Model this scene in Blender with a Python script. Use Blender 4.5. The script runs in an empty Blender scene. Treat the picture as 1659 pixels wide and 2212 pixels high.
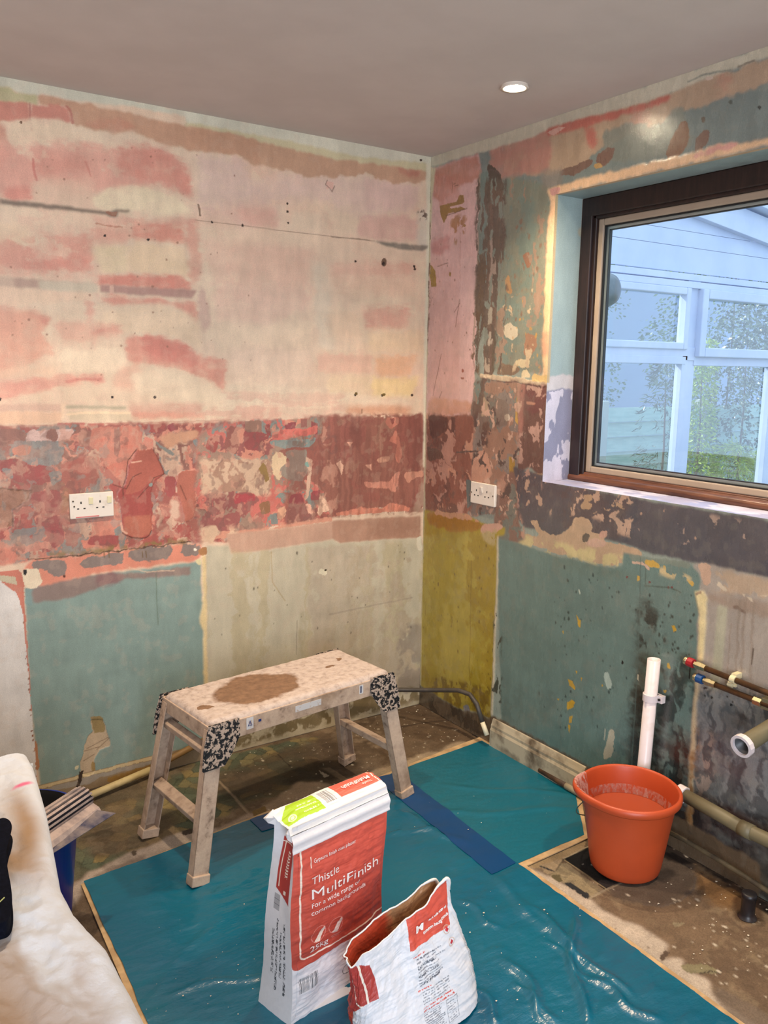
import bpy, bmesh, math, random
import numpy as np
from mathutils import Vector, Matrix
# =================== camera, world, lights, exposure ===================
sc = bpy.context.scene
sc.view_settings.view_transform = 'Standard'; sc.view_settings.look = 'None'
sc.view_settings.gamma = 1.0; sc.view_settings.use_curve_mapping = False
EXPOSURE = 0.3
sc.view_settings.exposure = EXPOSURE
SKY = (0.58, 0.76, 1.0); SKY_STRENGTH = 1.55
SUN = (5.0, (1.0, 0.95, 0.86), Vector((-0.35, 0.75, 0.62)))
PATIO_W = 98.0; PATIO_COL = (0.82, 0.89, 1.0)
DOWN_W = 70.0; DOWN_COL = (1.0, 0.79, 0.56)
sc.cycles.max_bounces = 8; sc.cycles.diffuse_bounces = 5; sc.cycles.transparent_max_bounces = 12
sc.cycles.sample_clamp_indirect = 6.0
try: sc.cycles.use_denoising = True
except Exception: pass
# ---------- camera model of the photograph (used to read traced points off the surfaces) ----------
YAW, PITCH, ROLL, FPX = math.radians(33.9461), math.radians(-9.7766), math.radians(0.7742), 1805.11
CAM = np.array([-2.1532, -2.8901, 1.5030])
CEIL = 2.352
_F = np.array([math.sin(YAW)*math.cos(PITCH), math.cos(YAW)*math.cos(PITCH), math.sin(PITCH)])
_R = np.array([math.cos(YAW), -math.sin(YAW), 0.0]); _U = np.cross(_R, _F)
R2 = _R*math.cos(ROLL)+_U*math.sin(ROLL); U2 = -_R*math.sin(ROLL)+_U*math.cos(ROLL)
def on(ax, val, u, v):
    d = _F+R2*(u-829.5)/FPX-U2*(v-1106)/FPX
    return CAM+(val-CAM[ax])/d[ax]*d

def lin(c):
    c = np.asarray(c, float)/255.0
    return np.where(c <= .04045, c/12.92, ((c+.055)/1.055)**2.4)

# ---------- procedural paint engine: albedo worked out per wall point, in metres ----------
_rt = np.random.RandomState(7).rand(16, 256, 256).astype(np.float32)
def vnoise(x, y, k=0):
    t = _rt[k % 16]; xi = np.floor(x).astype(int); yi = np.floor(y).astype(int)
    fx = x-xi; fy = y-yi; fx = fx*fx*(3-2*fx); fy = fy*fy*(3-2*fy)
    a = t[yi & 255, xi & 255]; b = t[yi & 255, (xi+1) & 255]; c = t[(yi+1) & 255, xi & 255]; d = t[(yi+1) & 255, (xi+1) & 255]
    return (a+(b-a)*fx)+((c+(d-c)*fx)-(a+(b-a)*fx))*fy
def fbm(x, y, o=4, k=0, g=.5):
    s = 0; a = 1; n = 0
    for i in range(o):
        s = s+a*vnoise(x*2**i+17.3*i, y*2**i+5.1*i, k+i); n += a; a *= g
    return s/n
def box(a, r):
    r = int(r)
    if r < 1: return a
    for ax in (0, 1):
        p = np.concatenate([np.repeat(np.take(a, [0], ax), r+1, ax), a, np.repeat(np.take(a, [-1], ax), r, ax)], ax)
        c = np.cumsum(p, ax, dtype=np.float64); n = a.shape[ax]
        a = (np.take(c, range(2*r+1, 2*r+1+n), ax)-np.take(c, range(0, n), ax))/(2*r+1)
    return a

class Canvas:
    """axis = the constant axis of the plane (1: left wall y=0, 0: right wall x=0, 2: floor z=0); s,t in metres"""
    def __init__(c, axis, s0, s1, t0, t1, step, base):
        c.ax = axis; c.step = step
        c.nx = int(round((s1-s0)/step))+1; c.ny = int(round((t1-t0)/step))+1
        c.s0, c.t0 = s0, t0
        s = s0+np.arange(c.nx)*step; t = t0+np.arange(c.ny)*step
        c.S, c.T = np.meshgrid(s, t)
        c.col = np.zeros((c.ny, c.nx, 3), np.float32)+lin(base).astype(np.float32)
        c.h = np.zeros((c.ny, c.nx), np.float32)
        c.wx = fbm(c.S*28, c.T*28, 4, 1)-.5; c.wy = fbm(c.S*28, c.T*28, 4, 6)-.5
        c.fx = fbm(c.S*150, c.T*150, 2, 3)-.5; c.fy = fbm(c.S*150, c.T*150, 2, 9)-.5
        c.V = (0, 0, 1)
    def view(c, x, y, k): c.V = (x, y, k)
    def w(c, p):
        x, y, k = c.V; P = on(c.ax, 0, x+p[0]/k, y+p[1]/k)
        return {1: (P[0], P[2]), 0: (-P[1], P[2]), 2: (P[0], P[1])}[c.ax]
    def _sl(c, q, m):
        a = max(0, int((q[:, 0].min()-m-c.s0)/c.step)); b = min(c.nx, int((q[:, 0].max()+m-c.s0)/c.step)+2)
        d = max(0, int((q[:, 1].min()-m-c.t0)/c.step)); e = min(c.ny, int((q[:, 1].max()+m-c.t0)/c.step)+2)
        return (slice(d, e), slice(a, b)) if b > a and e > d else None
    def _wc(c, sl, rag):
        return (c.S[sl]+(c.wx[sl]+.35*c.fx[sl])*rag*2, c.T[sl]+(c.wy[sl]+.35*c.fy[sl])*rag*2)
    def mask(c, pts, rag=.01, fe=0, raw=False):
        q = np.array(pts if raw else [c.w(p) for p in pts]); sl = c._sl(q, rag*1.5+fe*2+.004)
        if sl is None: return None, None
        X, Y = c._wc(sl, rag); m = np.zeros(X.shape, bool)
        for i in range(len(q)):
            (x1, y1), (x2, y2) = q[i], q[i-1]
            if y1 == y2: continue
            k = ((y1 > Y) != (y2 > Y)) & (X < (x2-x1)*(Y-y1)/(y2-y1)+x1); m ^= k
        m = m.astype(np.float32)
        if rag >= .004 and fe < .02:      # round the corners and fray the edge
            r = max(1, round(rag*.9/c.step)); m = box(box(m, r), r)
            n = fbm(c.S[sl]*70, c.T[sl]*70, 3, 5)-.5
            m = np.clip((m-.5+n*.9*np.minimum(m, 1-m)*2)/.06+.5, 0, 1)
        if fe > 0:
            r = max(1, round(fe/c.step/1.6)); m = box(box(m, r), r)
            if fe >= .004: m = np.clip(m+(fbm(c.S[sl]*45, c.T[sl]*90, 3, 8)-.5)*m*(1-m)*5, 0, 1)
        return sl, m
    def put(c, sl, m, col, a=1, h=0, var=.0, soft=False):
        if sl is None: return
        if soft: m = m*(.55+.9*np.clip(fbm(c.S[sl]*24+3, c.T[sl]*40, 4, 13)-.05, 0, 1)).clip(0, 1)
        m = (m*a)[..., None]; cc = lin(col).astype(np.float32)
        if var:
            v = 1+(fbm(c.S[sl]*9, c.T[sl]*6, 3, 11)-.5)*var*2+c.fx[sl]*var*.6; cc = cc*v[..., None]
        c.col[sl] = c.col[sl]*(1-m)+cc*m
        if h: c.h[sl] += m[..., 0]*h
    def poly(c, pts, col, rag=.01, fe=0, a=1, h=0, var=.12, raw=False):
        sl, m = c.mask(pts, rag, fe, raw); c.put(sl, m, col, a, h, var, fe >= .008 and c.ax != 2)
    def patch(c, pts, col, thr=.5, sc=(20, 20), soft=.02, rag=.01, fe=.01, a=1, k=2, h=0, o=4, var=.12, raw=False):
        """noise-shaped flakes of one colour inside a traced region"""
        sl, m = c.mask(pts, rag, fe, raw)
        if sl is None: return
        n = fbm(c.S[sl]*sc[0]+c.wx[sl]*1.5, c.T[sl]*sc[1]+c.wy[sl]*1.5, o, k)
        m = m*np.clip((n-thr)/soft+.5, 0, 1); c.put(sl, m, col, a, h, var)
    def line(c, pts, wd, col, rag=.003, fe=.001, a=1, h=0, raw=False, var=.1):
        q = np.array(pts if raw else [c.w(p) for p in pts]); sl = c._sl(q, wd+rag+fe+.005)
        if sl is None: return
        X, Y = c._wc(sl, rag); d = np.full(X.shape, 9.)
        for (x1, y1), (x2, y2) in zip(q[:-1], q[1:]):
            L = (x2-x1)**2+(y2-y1)**2+1e-12; t = np.clip(((X-x1)*(x2-x1)+(Y-y1)*(y2-y1))/L, 0, 1)
            d = np.minimum(d, np.hypot(X-x1-t*(x2-x1), Y-y1-t*(y2-y1)))
        m = np.clip((wd/2-d)/max(fe, c.step*.7)+.5, 0, 1); c.put(sl, m.astype(np.float32), col, a, h, var)
    def blob(c, x, y, rx, ry, col, rag=.006, fe=0, a=1, h=0, rot=0, var=.1):
        n = 14; ca, sa = math.cos(rot), math.sin(rot)
        c.poly([(x+rx*math.cos(t)*ca-ry*math.sin(t)*sa, y+rx*math.cos(t)*sa+ry*math.sin(t)*ca) for t in [i*2*math.pi/n for i in range(n)]], col, rag, fe, a, h, var)
    def specks(c, pts, n, r0, r1, col, seed=0, a=1, el=1.0, h=0):
        """n small round chips or pits inside a traced polygon (r in metres)"""
        q = np.array([c.w(p) for p in pts]); R = np.random.RandomState(seed); k = 0
        x0, y0 = q.min(0); x1, y1 = q.max(0)
        while k < n:
            x = R.uniform(x0, x1); y = R.uniform(y0, y1); ins = False
            for i in range(len(q)):
                (a1, b1), (a2, b2) = q[i], q[i-1]
                if (b1 > y) != (b2 > y) and x < (a2-a1)*(y-b1)/(b2-b1)+a1: ins = not ins
            k += 1
            if not ins: continue
            r = r0+(r1-r0)*R.rand()**2.5; e = 1+(el-1)*R.rand()
            sl = c._sl(np.array([[x, y]]), r*e*1.6)
            if sl is None: continue
            d = np.hypot((c.S[sl]-x+c.fx[sl]*r), (c.T[sl]-y+c.fy[sl]*r)/e)
            c.put(sl, np.clip((r-d)/c.step+.5, 0, 1).astype(np.float32), col, a, h)

def grain(c):
    """brushed-on size, roller texture and rubbed patches that belong to the paint itself"""
    v = 1+(fbm(c.S*6, c.T*26, 5, 2)-.5)*.16+(fbm(c.S*38, c.T*18, 5, 5)-.5)*.12+(fbm(c.S*2.2, c.T*2.2, 3, 9)-.5)*.10
    c.col *= v[..., None].astype(np.float32)
    k = ss_(.60, .70, fbm(c.S*34, c.T*30, 4, 14))[..., None]*.12; c.col = c.col*(1-k)+c.col.mean((0, 1))*k
def ss_(a, b, x):
    t = np.clip((x-a)/(b-a), 0, 1); return t*t*(3-2*t)
col = sc.collection
cam = bpy.data.cameras.new('camera'); co = bpy.data.objects.new('camera', cam); col.objects.link(co)
cam.sensor_fit = 'VERTICAL'; cam.sensor_height = 24.0; cam.lens = FPX*24.0/2212.0
cam.clip_start = .02
m = Matrix((R2, U2, -_F)).transposed().to_4x4(); m.translation = Vector(CAM); co.matrix_world = m
sc.camera = co
w = bpy.data.worlds.new('sky'); sc.world = w; w.use_nodes = True
bg = w.node_tree.nodes['Background']; bg.inputs[0].default_value = (*SKY, 1); bg.inputs[1].default_value = SKY_STRENGTH
def lamp(name, typ, loc, energy, color, look=None, **k):
    l = bpy.data.lights.new(name, typ); l.energy = energy; l.color = color
    for a, b in k.items(): setattr(l, a, b)
    o = bpy.data.objects.new(name, l); o.location = loc; col.objects.link(o)
    if look is not None: o.rotation_euler = Vector(look).to_track_quat('-Z', 'Y').to_euler()
    return o
lamp('sun', 'SUN', (3, 6, 8), SUN[0], SUN[1], -SUN[2], angle=.02)
lamp('patio_daylight', 'AREA', (-2.75, -4.55, 1.15), PATIO_W, PATIO_COL, (0.10, 1, -0.05), shape='RECTANGLE', size=1.5, size_y=2.0)
# =================== helpers ===================
def tag(o, label=None, cat=None, group=None, kind=None):
    if label: o['label'] = label
    if cat: o['category'] = cat
    if group: o['group'] = group
    if kind: o['kind'] = kind
    return o
def link(name, me, parent=None):
    o = bpy.data.objects.new(name, me); col.objects.link(o)
    if parent: o.parent = parent
    return o
def thing(name, loc, label, cat, rz=0, group=None):
    o = bpy.data.objects.new(name, None); o.empty_display_size = .1; col.objects.link(o)
    o.location = loc; o.rotation_euler.z = rz
    return tag(o, label, cat, group)
class MB:
    def __init__(s): s.v = []; s.f = []
    def add(s, vs, fs):
        n = len(s.v); s.v += [tuple(map(float, v)) for v in vs]; s.f += [tuple(i+n for i in f) for f in fs]; return s
    def box(s, a, b):
        (x0, y0, z0), (x1, y1, z1) = a, b
        return s.add([(x0,y0,z0),(x1,y0,z0),(x1,y1,z0),(x0,y1,z0),(x0,y0,z1),(x1,y0,z1),(x1,y1,z1),(x0,y1,z1)],
                     [(0,3,2,1),(4,5,6,7),(0,1,5,4),(1,2,6,5),(2,3,7,6),(3,0,4,7)])
    def bar(s, p0, p1, w, h, up=(0, 0, 1), w1=None, h1=None):
        p0 = Vector(p0); p1 = Vector(p1); d = (p1-p0).normalized(); x = d.cross(Vector(up)).normalized(); y = x.cross(d)
        r = []
        for p, ww, hh in ((p0, w, h), (p1, w1 or w, h1 or h)):
            r += [p+x*ww/2*a+y*hh/2*b for a, b in ((-1,-1),(1,-1),(1,1),(-1,1))]
        return s.add(r, [(0,1,2,3)[::-1],(4,5,6,7),(0,1,5,4),(1,2,6,5),(2,3,7,6),(3,0,4,7)])
    def tube(s, pts, r, n=16, caps=True, rs=None):
        pts = [Vector(p) for p in pts]; rings = []; prev = None
        for i, p in enumerate(pts):
            d = ((pts[i+1]-p) if i < len(pts)-1 else Vector((0,0,0)))
            e = ((p-pts[i-1]) if i else Vector((0,0,0)))
            t = (d.normalized()+e.normalized()).normalized()
            if prev is None: a = t.orthogonal().normalized()
            else: a = (prev-t*prev.dot(t)).normalized()
            prev = a; b = t.cross(a); rr = rs[i] if rs else r
            rings.append([p+(a*math.cos(q)+b*math.sin(q))*rr for q in [2*math.pi*k/n for k in range(n)]])
        fs = [(i*n+k, i*n+(k+1) % n, (i+1)*n+(k+1) % n, (i+1)*n+k) for i in range(len(pts)-1) for k in range(n)]
        if caps: fs += [tuple(range(n))[::-1], tuple(range((len(pts)-1)*n, len(pts)*n))]
        return s.add([v for r_ in rings for v in r_], fs)
    def lathe(s, prof, n=48, c=(0, 0, 0), f=None):
        vs = []
        for r, z in prof:
            for k in range(n):
                q = 2*math.pi*k/n; p = (r*math.cos(q), r*math.sin(q), z)
                if f: p = f(p, q)
                vs.append((c[0]+p[0], c[1]+p[1], c[2]+p[2]))
        return s.add(vs, [(i*n+k, i*n+(k+1) % n, (i+1)*n+(k+1) % n, (i+1)*n+k) for i in range(len(prof)-1) for k in range(n)])
    def build(s, name, mat, parent=None, smooth=False, bevel=0, seg=2):
        me = bpy.data.meshes.new(name); me.from_pydata(s.v, [], s.f); me.validate(); me.update()
        if mat: me.materials.append(mat)
        if smooth:
            me.polygons.foreach_set('use_smooth', [True]*len(me.polygons))
        o = link(name, me, parent)
        if bevel:
            b = o.modifiers.new('bevel', 'BEVEL'); b.width = bevel; b.segments = seg; b.limit_method = 'ANGLE'
            try: b.harden_normals = False
            except Exception: pass
        return o
def grid_mesh(name, X, Y, Z, colr=None, mat=None, parent=None, drop=None, smooth=True, flip=False, rough=None):
    """a dense sheet of quads from three 2-D arrays, with a 'paint' colour per point"""
    ny, nx = X.shape; co_ = np.stack([X, Y, Z], -1).reshape(-1, 3).astype(np.float32)
    i = np.arange(ny*nx).reshape(ny, nx); q = np.stack([i[:-1, :-1], i[:-1, 1:], i[1:, 1:], i[1:, :-1]], -1)
    if flip: q = q[..., ::-1]
    q = q.reshape(-1, 4)
    if drop is not None:
        dd = (drop[:-1, :-1] | drop[:-1, 1:] | drop[1:, 1:] | drop[1:, :-1]).reshape(-1); q = q[~dd]
    me = bpy.data.meshes.new(name); me.vertices.add(len(co_)); me.vertices.foreach_set('co', co_.ravel())
    me.loops.add(q.size); me.loops.foreach_set('vertex_index', q.ravel().astype(np.int32))
    me.polygons.add(len(q)); me.polygons.foreach_set('loop_start', np.arange(0, q.size, 4, dtype=np.int32))
    try: me.polygons.foreach_set('loop_total', np.full(len(q), 4, dtype=np.int32))
    except Exception: pass
    me.update(calc_edges=True)
    if smooth: me.polygons.foreach_set('use_smooth', np.ones(len(q), dtype=bool))
    if colr is not None:
        a = me.color_attributes.new('paint', 'FLOAT_COLOR', 'POINT')
        rgba = np.ones((ny*nx, 4), np.float32); rgba[:, :3] = colr.reshape(-1, 3)
        a.data.foreach_set('color', rgba.ravel())
    if mat: me.materials.append(mat)
    return link(name, me, parent)

# =================== materials ===================
def _mat(name):
    m = bpy.data.materials.new(name); m.use_nodes = True; nt = m.node_tree
    return m, nt, nt.nodes['Principled BSDF']
def noise(nt, scale, detail=4, rough=.55, coord=None, sc3=None):
    tc = nt.nodes.new('ShaderNodeTexCoord'); n = nt.nodes.new('ShaderNodeTexNoise')
    n.inputs['Scale'].default_value = scale; n.inputs['Detail'].default_value = detail; n.inputs['Roughness'].default_value = rough
    src = tc.outputs['Object']
    if sc3:
        mp = nt.nodes.new('ShaderNodeMapping'); mp.inputs['Scale'].default_value = sc3; nt.links.new(src, mp.inputs[0]); src = mp.outputs[0]
    nt.links.new(src, n.inputs['Vector']); return n
def ramp(nt, src, stops):
    r = nt.nodes.new('ShaderNodeValToRGB'); e = r.color_ramp.elements
    for i, (p, c) in enumerate(stops):
        el = e[i] if i < 2 else e.new(p)
        el.position = p; el.color = (*c, 1) if len(c) == 3 else c
    nt.links.new(src, r.inputs[0]); return r
def mixc(nt, fac, a, b, mode='MIX'):
    m = nt.nodes.new('ShaderNodeMix'); m.data_type = 'RGBA'; m.blend_type = mode
    for s, i in ((fac, 0), (a, 6), (b, 7)):
        if hasattr(s, 'is_output'): nt.links.new(s, m.inputs[i])
        elif i == 0: m.inputs[0].default_value = s
        else: m.inputs[i].default_value = (*s, 1)
    return m.outputs[2]
def bump(nt, p, src, strength=.3, dist=.002):
    b = nt.nodes.new('ShaderNodeBump'); b.inputs['Strength'].default_value = strength; b.inputs['Distance'].default_value = dist
    nt.links.new(src, b.inputs['Height'])
    if p.inputs['Normal'].is_linked: nt.links.new(p.inputs['Normal'].links[0].from_socket, b.inputs['Normal'])
    nt.links.new(b.outputs[0], p.inputs['Normal']); return b
def L(c): return tuple(lin(c))
def simple(name, c, rough=.6, metal=0, c2=None, scale=30, thr=(.4, .6), bs=0, bd=.001, bscale=None, sc3=None, coat=0):
    m, nt, p = _mat(name); p.inputs['Roughness'].default_value = rough; p.inputs['Metallic'].default_value = metal
    p.inputs['Base Color'].default_value = (*L(c), 1)
    if coat: p.inputs['Coat Weight'].default_value = coat
    if c2:
        n = noise(nt, scale, 5, .6, sc3=sc3); r = ramp(nt, n.outputs[0], [(thr[0], L(c)), (thr[1], L(c2))]); nt.links.new(r.outputs[0], p.inputs['Base Color'])
    if bs:
        n = noise(nt, bscale or scale*2, 5, .6, sc3=sc3); bump(nt, p, n.outputs[0], bs, bd)
    return m
def painted(name, rough=.55, fine=260, amt=.22, bs=.25, bd=.0012, streak=None, rvar=.2, spec=.5):
    """surface that reads its worked-out albedo from the mesh, plus fine grain, roughness and relief from noise"""
    m, nt, p = _mat(name); at = nt.nodes.new('ShaderNodeAttribute'); at.attribute_name = 'paint'
    n = noise(nt, fine, 5, .65); g = ramp(nt, n.outputs[0], [(.25, (1-amt,)*3), (.75, (1+amt*.6,)*3)])
    c = mixc(nt, 1.0, at.outputs['Color'], g.outputs[0], 'MULTIPLY')
    n2 = noise(nt, 22, 6, .62, sc3=streak); g2 = ramp(nt, n2.outputs[0], [(.3, (1-amt*.55,)*3), (.7, (1+amt*.4,)*3)])
    c = mixc(nt, 1.0, c, g2.outputs[0], 'MULTIPLY'); nt.links.new(c, p.inputs['Base Color'])
    r = ramp(nt, n2.outputs[0], [(.3, (rough-rvar/2,)*3), (.7, (rough+rvar/2,)*3)]); nt.links.new(r.outputs[0], p.inputs['Roughness'])
    p.inputs['Specular IOR Level'].default_value = spec
    bump(nt, p, n2.outputs[0], bs, bd*2.5); bump(nt, p, n.outputs[0], bs, bd)
    return m
def glassmat(name, tint=(.93, .97, 1), f0=.05, rough=.0):
    """thin pane: see-through, with a mirror share that grows towards grazing angles"""
    m = bpy.data.materials.new(name); m.use_nodes = True; nt = m.node_tree; nt.nodes.clear()
    o = nt.nodes.new('ShaderNodeOutputMaterial'); mx = nt.nodes.new('ShaderNodeMixShader'); f = nt.nodes.new('ShaderNodeLayerWeight'); f.inputs[0].default_value = .5
    t = nt.nodes.new('ShaderNodeBsdfTransparent'); t.inputs[0].default_value = (*tint, 1); g = nt.nodes.new('ShaderNodeBsdfGlossy'); g.inputs['Roughness'].default_value = rough
    k = nt.nodes.new('ShaderNodeMath'); k.operation = 'POWER'; k.inputs[1].default_value = 4.0; nt.links.new(f.outputs['Facing'], k.inputs[0])
    q = nt.nodes.new('ShaderNodeMath'); q.operation = 'MULTIPLY_ADD'; q.inputs[1].default_value = 1-f0; q.inputs[2].default_value = f0; nt.links.new(k.outputs[0], q.inputs[0])
    nt.links.new(q.outputs[0], mx.inputs[0]); nt.links.new(t.outputs[0], mx.inputs[1]); nt.links.new(g.outputs[0], mx.inputs[2]); nt.links.new(mx.outputs[0], o.inputs[0]); return m
def emit(name, c, s):
    m = bpy.data.materials.new(name); m.use_nodes = True; nt = m.node_tree; nt.nodes.clear()
    o = nt.nodes.new('ShaderNodeOutputMaterial'); e = nt.nodes.new('ShaderNodeEmission'); e.inputs[0].default_value = (*c, 1); e.inputs[1].default_value = s
    nt.links.new(e.outputs[0], o.inputs[0]); return m
def ss(a, b, x):
    t = np.clip((x-a)/(b-a), 0, 1); return t*t*(3-2*t)
def text_verts(body, size, bold=0.0, space=1.0):
    """flat letters of Blender's own font as (verts, faces) lying in x/y"""
    cu = bpy.data.curves.new('lettering', 'FONT'); cu.body = body; cu.size = size; cu.offset = bold; cu.resolution_u = 3; cu.space_character = space
    o = bpy.data.objects.new('lettering', cu); col.objects.link(o); dg = bpy.context.evaluated_depsgraph_get()
    me = o.evaluated_get(dg).to_mesh(); vs = [tuple(v.co) for v in me.vertices]; fs = [tuple(p.vertices) for p in me.polygons]
    o.evaluated_get(dg).to_mesh_clear(); bpy.data.objects.remove(o); bpy.data.curves.remove(cu); return vs, fs
# ---------------- left wall: layers of old paint ----------------
def paint_left():
    c = Canvas(1, -2.9, 0.0, 0.0, CEIL, .0027, (222, 194, 168))
    A = (0, 150, 2.95); B = (400, 250, 2.765); D = (0, 850, 3.318); E = (400, 850, 3.016)
    full = [(-3, 0), (0.1, 0), (0.1, 2.5), (-3, 2.5)]
    up = [(-3, 1.3), (.1, 1.3), (.1, 2.5), (-3, 2.5)]
    c.patch(up, (224, 176, 152), .5, (5, 7), .25, raw=True, a=.55, k=4)
    c.patch(up, (230, 210, 178), .5, (4, 9), .2, raw=True, a=.45, k=8)
    # right half, pale soft squares of size left by the roller
    c.view(*B)
    P = c.poly
    P([(80,220),(340,250),(400,400),(700,330),(1100,360),(1400,420),(1350,580),(1040,600),(800,480),(80,560)], (216,184,172), .02, .03, .8)
    P([(80,560),(420,500),(560,560),(560,640),(300,700),(80,620)], (214,172,158), .01, .02, .6)
    P([(280,550),(520,545),(550,670),(390,660)], (216,162,144), .006, .012, .8)
    P([(640,570),(815,575),(820,705),(620,690)], (227,202,174), .006, .008, .8)
    P([(880,610),(1030,615),(1030,715),(880,700)], (226,200,172), .006, .008, .7)
    P([(1040,600),(1300,590),(1400,620),(1390,740),(1130,740),(1030,720)], (211,162,150), .006, .015, .8)
    P([(1070,360),(1400,420),(1380,560),(1080,560)], (214,176,166), .01, .015, .6)
    P([(60,640),(800,700),(800,800),(100,760)], (228,200,172), .008, .012, .7)
    P([(100,740),(760,790),(750,1020),(150,990)], (221,180,158), .01, .02, .75)
    P([(170,1000),(740,1025),(740,1150),(480,1260),(170,1230)], (222,182,162), .008, .02, .7)
    P([(760,890),(850,890),(900,1400),(790,1400)], (223,205,180), .012, .015, .75)
    P([(860,890),(1110,870),(1110,980),(860,960)], (216,166,146), .012, .02, .7)
    P([(1120,880),(1380,890),(1370,960),(1120,960)], (213,155,136), .012, .025, .8)
    P([(880,970),(1390,970),(1380,1080),(920,1060)], (220,182,156), .01, .02, .7)
    P([(1060,1150),(1340,1150),(1330,1270),(1080,1270)], (212,150,132), .008, .02, .85)
    P([(840,1170),(1050,1180),(1050,1350),(860,1320)], (226,194,164), .01, .02, .7)
    P([(1100,1280),(1440,1290),(1430,1420),(1110,1410)], (230,200,162), .008, .02, .7)
    P([(170,1230),(760,1260),(760,1400),(180,1380)], (232,206,176), .01, .02, .8)
    P([(250,1400),(780,1400),(780,1560),(560,1640),(260,1600)], (233,204,178), .012, .02, .7)
    P([(790,1420),(1120,1430),(1110,1540),(800,1530)], (222,172,150), .005, .01, .8)
    P([(1130,1430),(1385,1430),(1350,1555),(1150,1560)], (229,172,132), .008, .012, .85)
    P([(840,1550),(1110,1550),(1110,1680),(850,1670)], (232,206,170), .008, .012, .8)
    P([(1110,1560),(1400,1560),(1350,1690),(1110,1680)], (234,206,150), .008, .015, .85)
    P([(250,1600),(700,1640),(1400,1690),(1400,1730),(200,1740)], (232,212,184), .01, .02, .8)
    P([(960,1730),(1370,1735),(1345,1790),(960,1780)], (206,150,118), .006, .012, .8)
    c.patch([(0,1640),(960,1660),(960,1800),(0,1830)], (214,160,142), .5, (6, 60), .15, a=.5, k=5)
    P([(1390,560),(1450,540),(1455,790),(1380,770)], (205,200,182), .008, .015, .6)
    # ceiling edge
    P([(0,30),(620,150),(1000,230),(1450,290),(1450,400),(1230,405),(1100,350),(760,372),(690,350),(620,320),(400,292),(340,250),(200,205),(0,192)], (186,140,110), .012, .004, .95)
    P([(1230,310),(1420,320),(1400,365),(1280,350)], (176,100,84), .008, .01, .8)
    P([(0,20),(620,140),(1000,215),(1460,270),(1460,330),(1180,290),(900,262),(620,198),(300,120),(160,88),(0,74)], (200,190,150), .008, .003, 1)
    # left half, red size smeared in arcs
    c.view(*A)
    P([(240,150),(500,200),(860,292),(1250,372),(1652,440),(1652,605),(1570,562),(1440,530),(1260,522),(1000,470),(860,412),(640,402),(480,362),(430,250),(240,232)], (188,138,108), .01, .003, .95)
    P([(-800,150),(0,190),(190,212),(200,330),(0,335),(-800,300)], (196,112,96), .01, .006, .95)
    P([(-200,330),(40,340),(60,480),(20,640),(-200,640)], (205,140,118), .012, .01, .9)
    P([(195,225),(430,236),(475,350),(420,330),(300,300),(195,320)], (196,108,94), .008, .006, .9)
    c.line([(190,215),(200,390)], .006, (165,70,66), .004, .004, .8)
    c.line([(425,240),(450,270),(468,342)], .008, (170,72,66), .004, .004, .8)
    P([(640,310),(860,330),(870,405),(640,395),(500,350)], (190,122,98), .012, .01, .7)
    P([(60,335),(250,310),(420,335),(480,400),(440,465),(300,475),(80,500)], (226,200,170), .01, .008, .95)
    P([(600,405),(880,405),(880,470),(1100,500),(640,460)], (222,196,170), .012, .012, .8)
    P([(1100,480),(1240,530),(1270,860),(1230,840),(1180,620)], (224,196,170), .012, .01, .8)
    c.patch([(-800,470),(430,470),(1050,500),(1180,600),(1230,830),(1000,760),(600,790),(200,700),(200,830),(-800,800)], (214,146,130), .36, (9, 14), .22, fe=.02, a=.85, k=3)
    P([(760,500),(960,500),(1080,530),(1180,620),(1226,825),(1130,760),(1000,720),(860,700),(740,640)], (212,132,116), .01, .012, .85)
    P([(200,560),(330,545),(520,560),(570,600),(540,640),(300,700),(225,660)], (205,128,112), .012, .02, .55)
    c.line([(212,570),(216,640),(228,700)], .007, (190,84,78), .004, .004, .8)
    c.line([(545,590),(552,610),(580,680)], .005, (190,90,82), .004, .004, .6)
    P([(50,750),(190,760),(210,850),(0,835)], (210,124,110), .01, .01, .8)
    P([(245,705),(600,700),(620,880),(240,830)], (224,186,160), .012, .02, .7)
    P([(580,800),(700,745),(940,752),(1160,835),(1232,935),(800,900),(600,880)], (230,210,176), .01, .01, .95)
    P([(1240,855),(1270,930),(1500,960),(1500,1010),(1260,1000)], (226,190,164), .01, .012, .7)
    P([(590,935),(1240,950),(1240,1010),(590,985)], (214,160,140), .01, .012, .8)
    P([(840,960),(1170,1000),(1180,1112),(930,1090),(830,1080)], (211,126,108), .01, .012, .9)
    P([(600,985),(830,1000),(830,1100),(620,1150),(590,1050)], (216,152,132), .01, .014, .8)
    P([(-400,930),(190,985),(210,1110),(110,1130),(-400,1010)], (228,198,166), .012, .012, .9)
    c.patch([(-900,1080),(200,1080),(560,1040),(600,1170),(620,1290),(-900,1290)], (213,140,122), .33, (8, 16), .2, fe=.02, a=.85, k=5)
    P([(150,1215),(400,1195),(565,1190),(600,1300),(420,1275),(150,1262)], (209,128,112), .01, .01, .8)
    P([(600,1120),(820,1118),(820,1300),(620,1302)], (228,204,166), .01, .012, .95)
    P([(820,1108),(1190,1125),(1204,1340),(1000,1310),(810,1290)], (229,200,164), .01, .012, .95)
    P([(1180,1000),(1250,960),(1290,1300),(1220,1400),(1200,1300)], (212,142,124), .012, .015, .75)
    P([(620,1312),(900,1302),(1120,1320),(1200,1345),(1225,1410),(620,1380)], (211,122,106), .008, .008, .95)
    P([(-900,1240),(0,1320),(620,1365),(620,1420),(0,1385),(-900,1310)], (194,165,144), .004, .003, .85)
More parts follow.
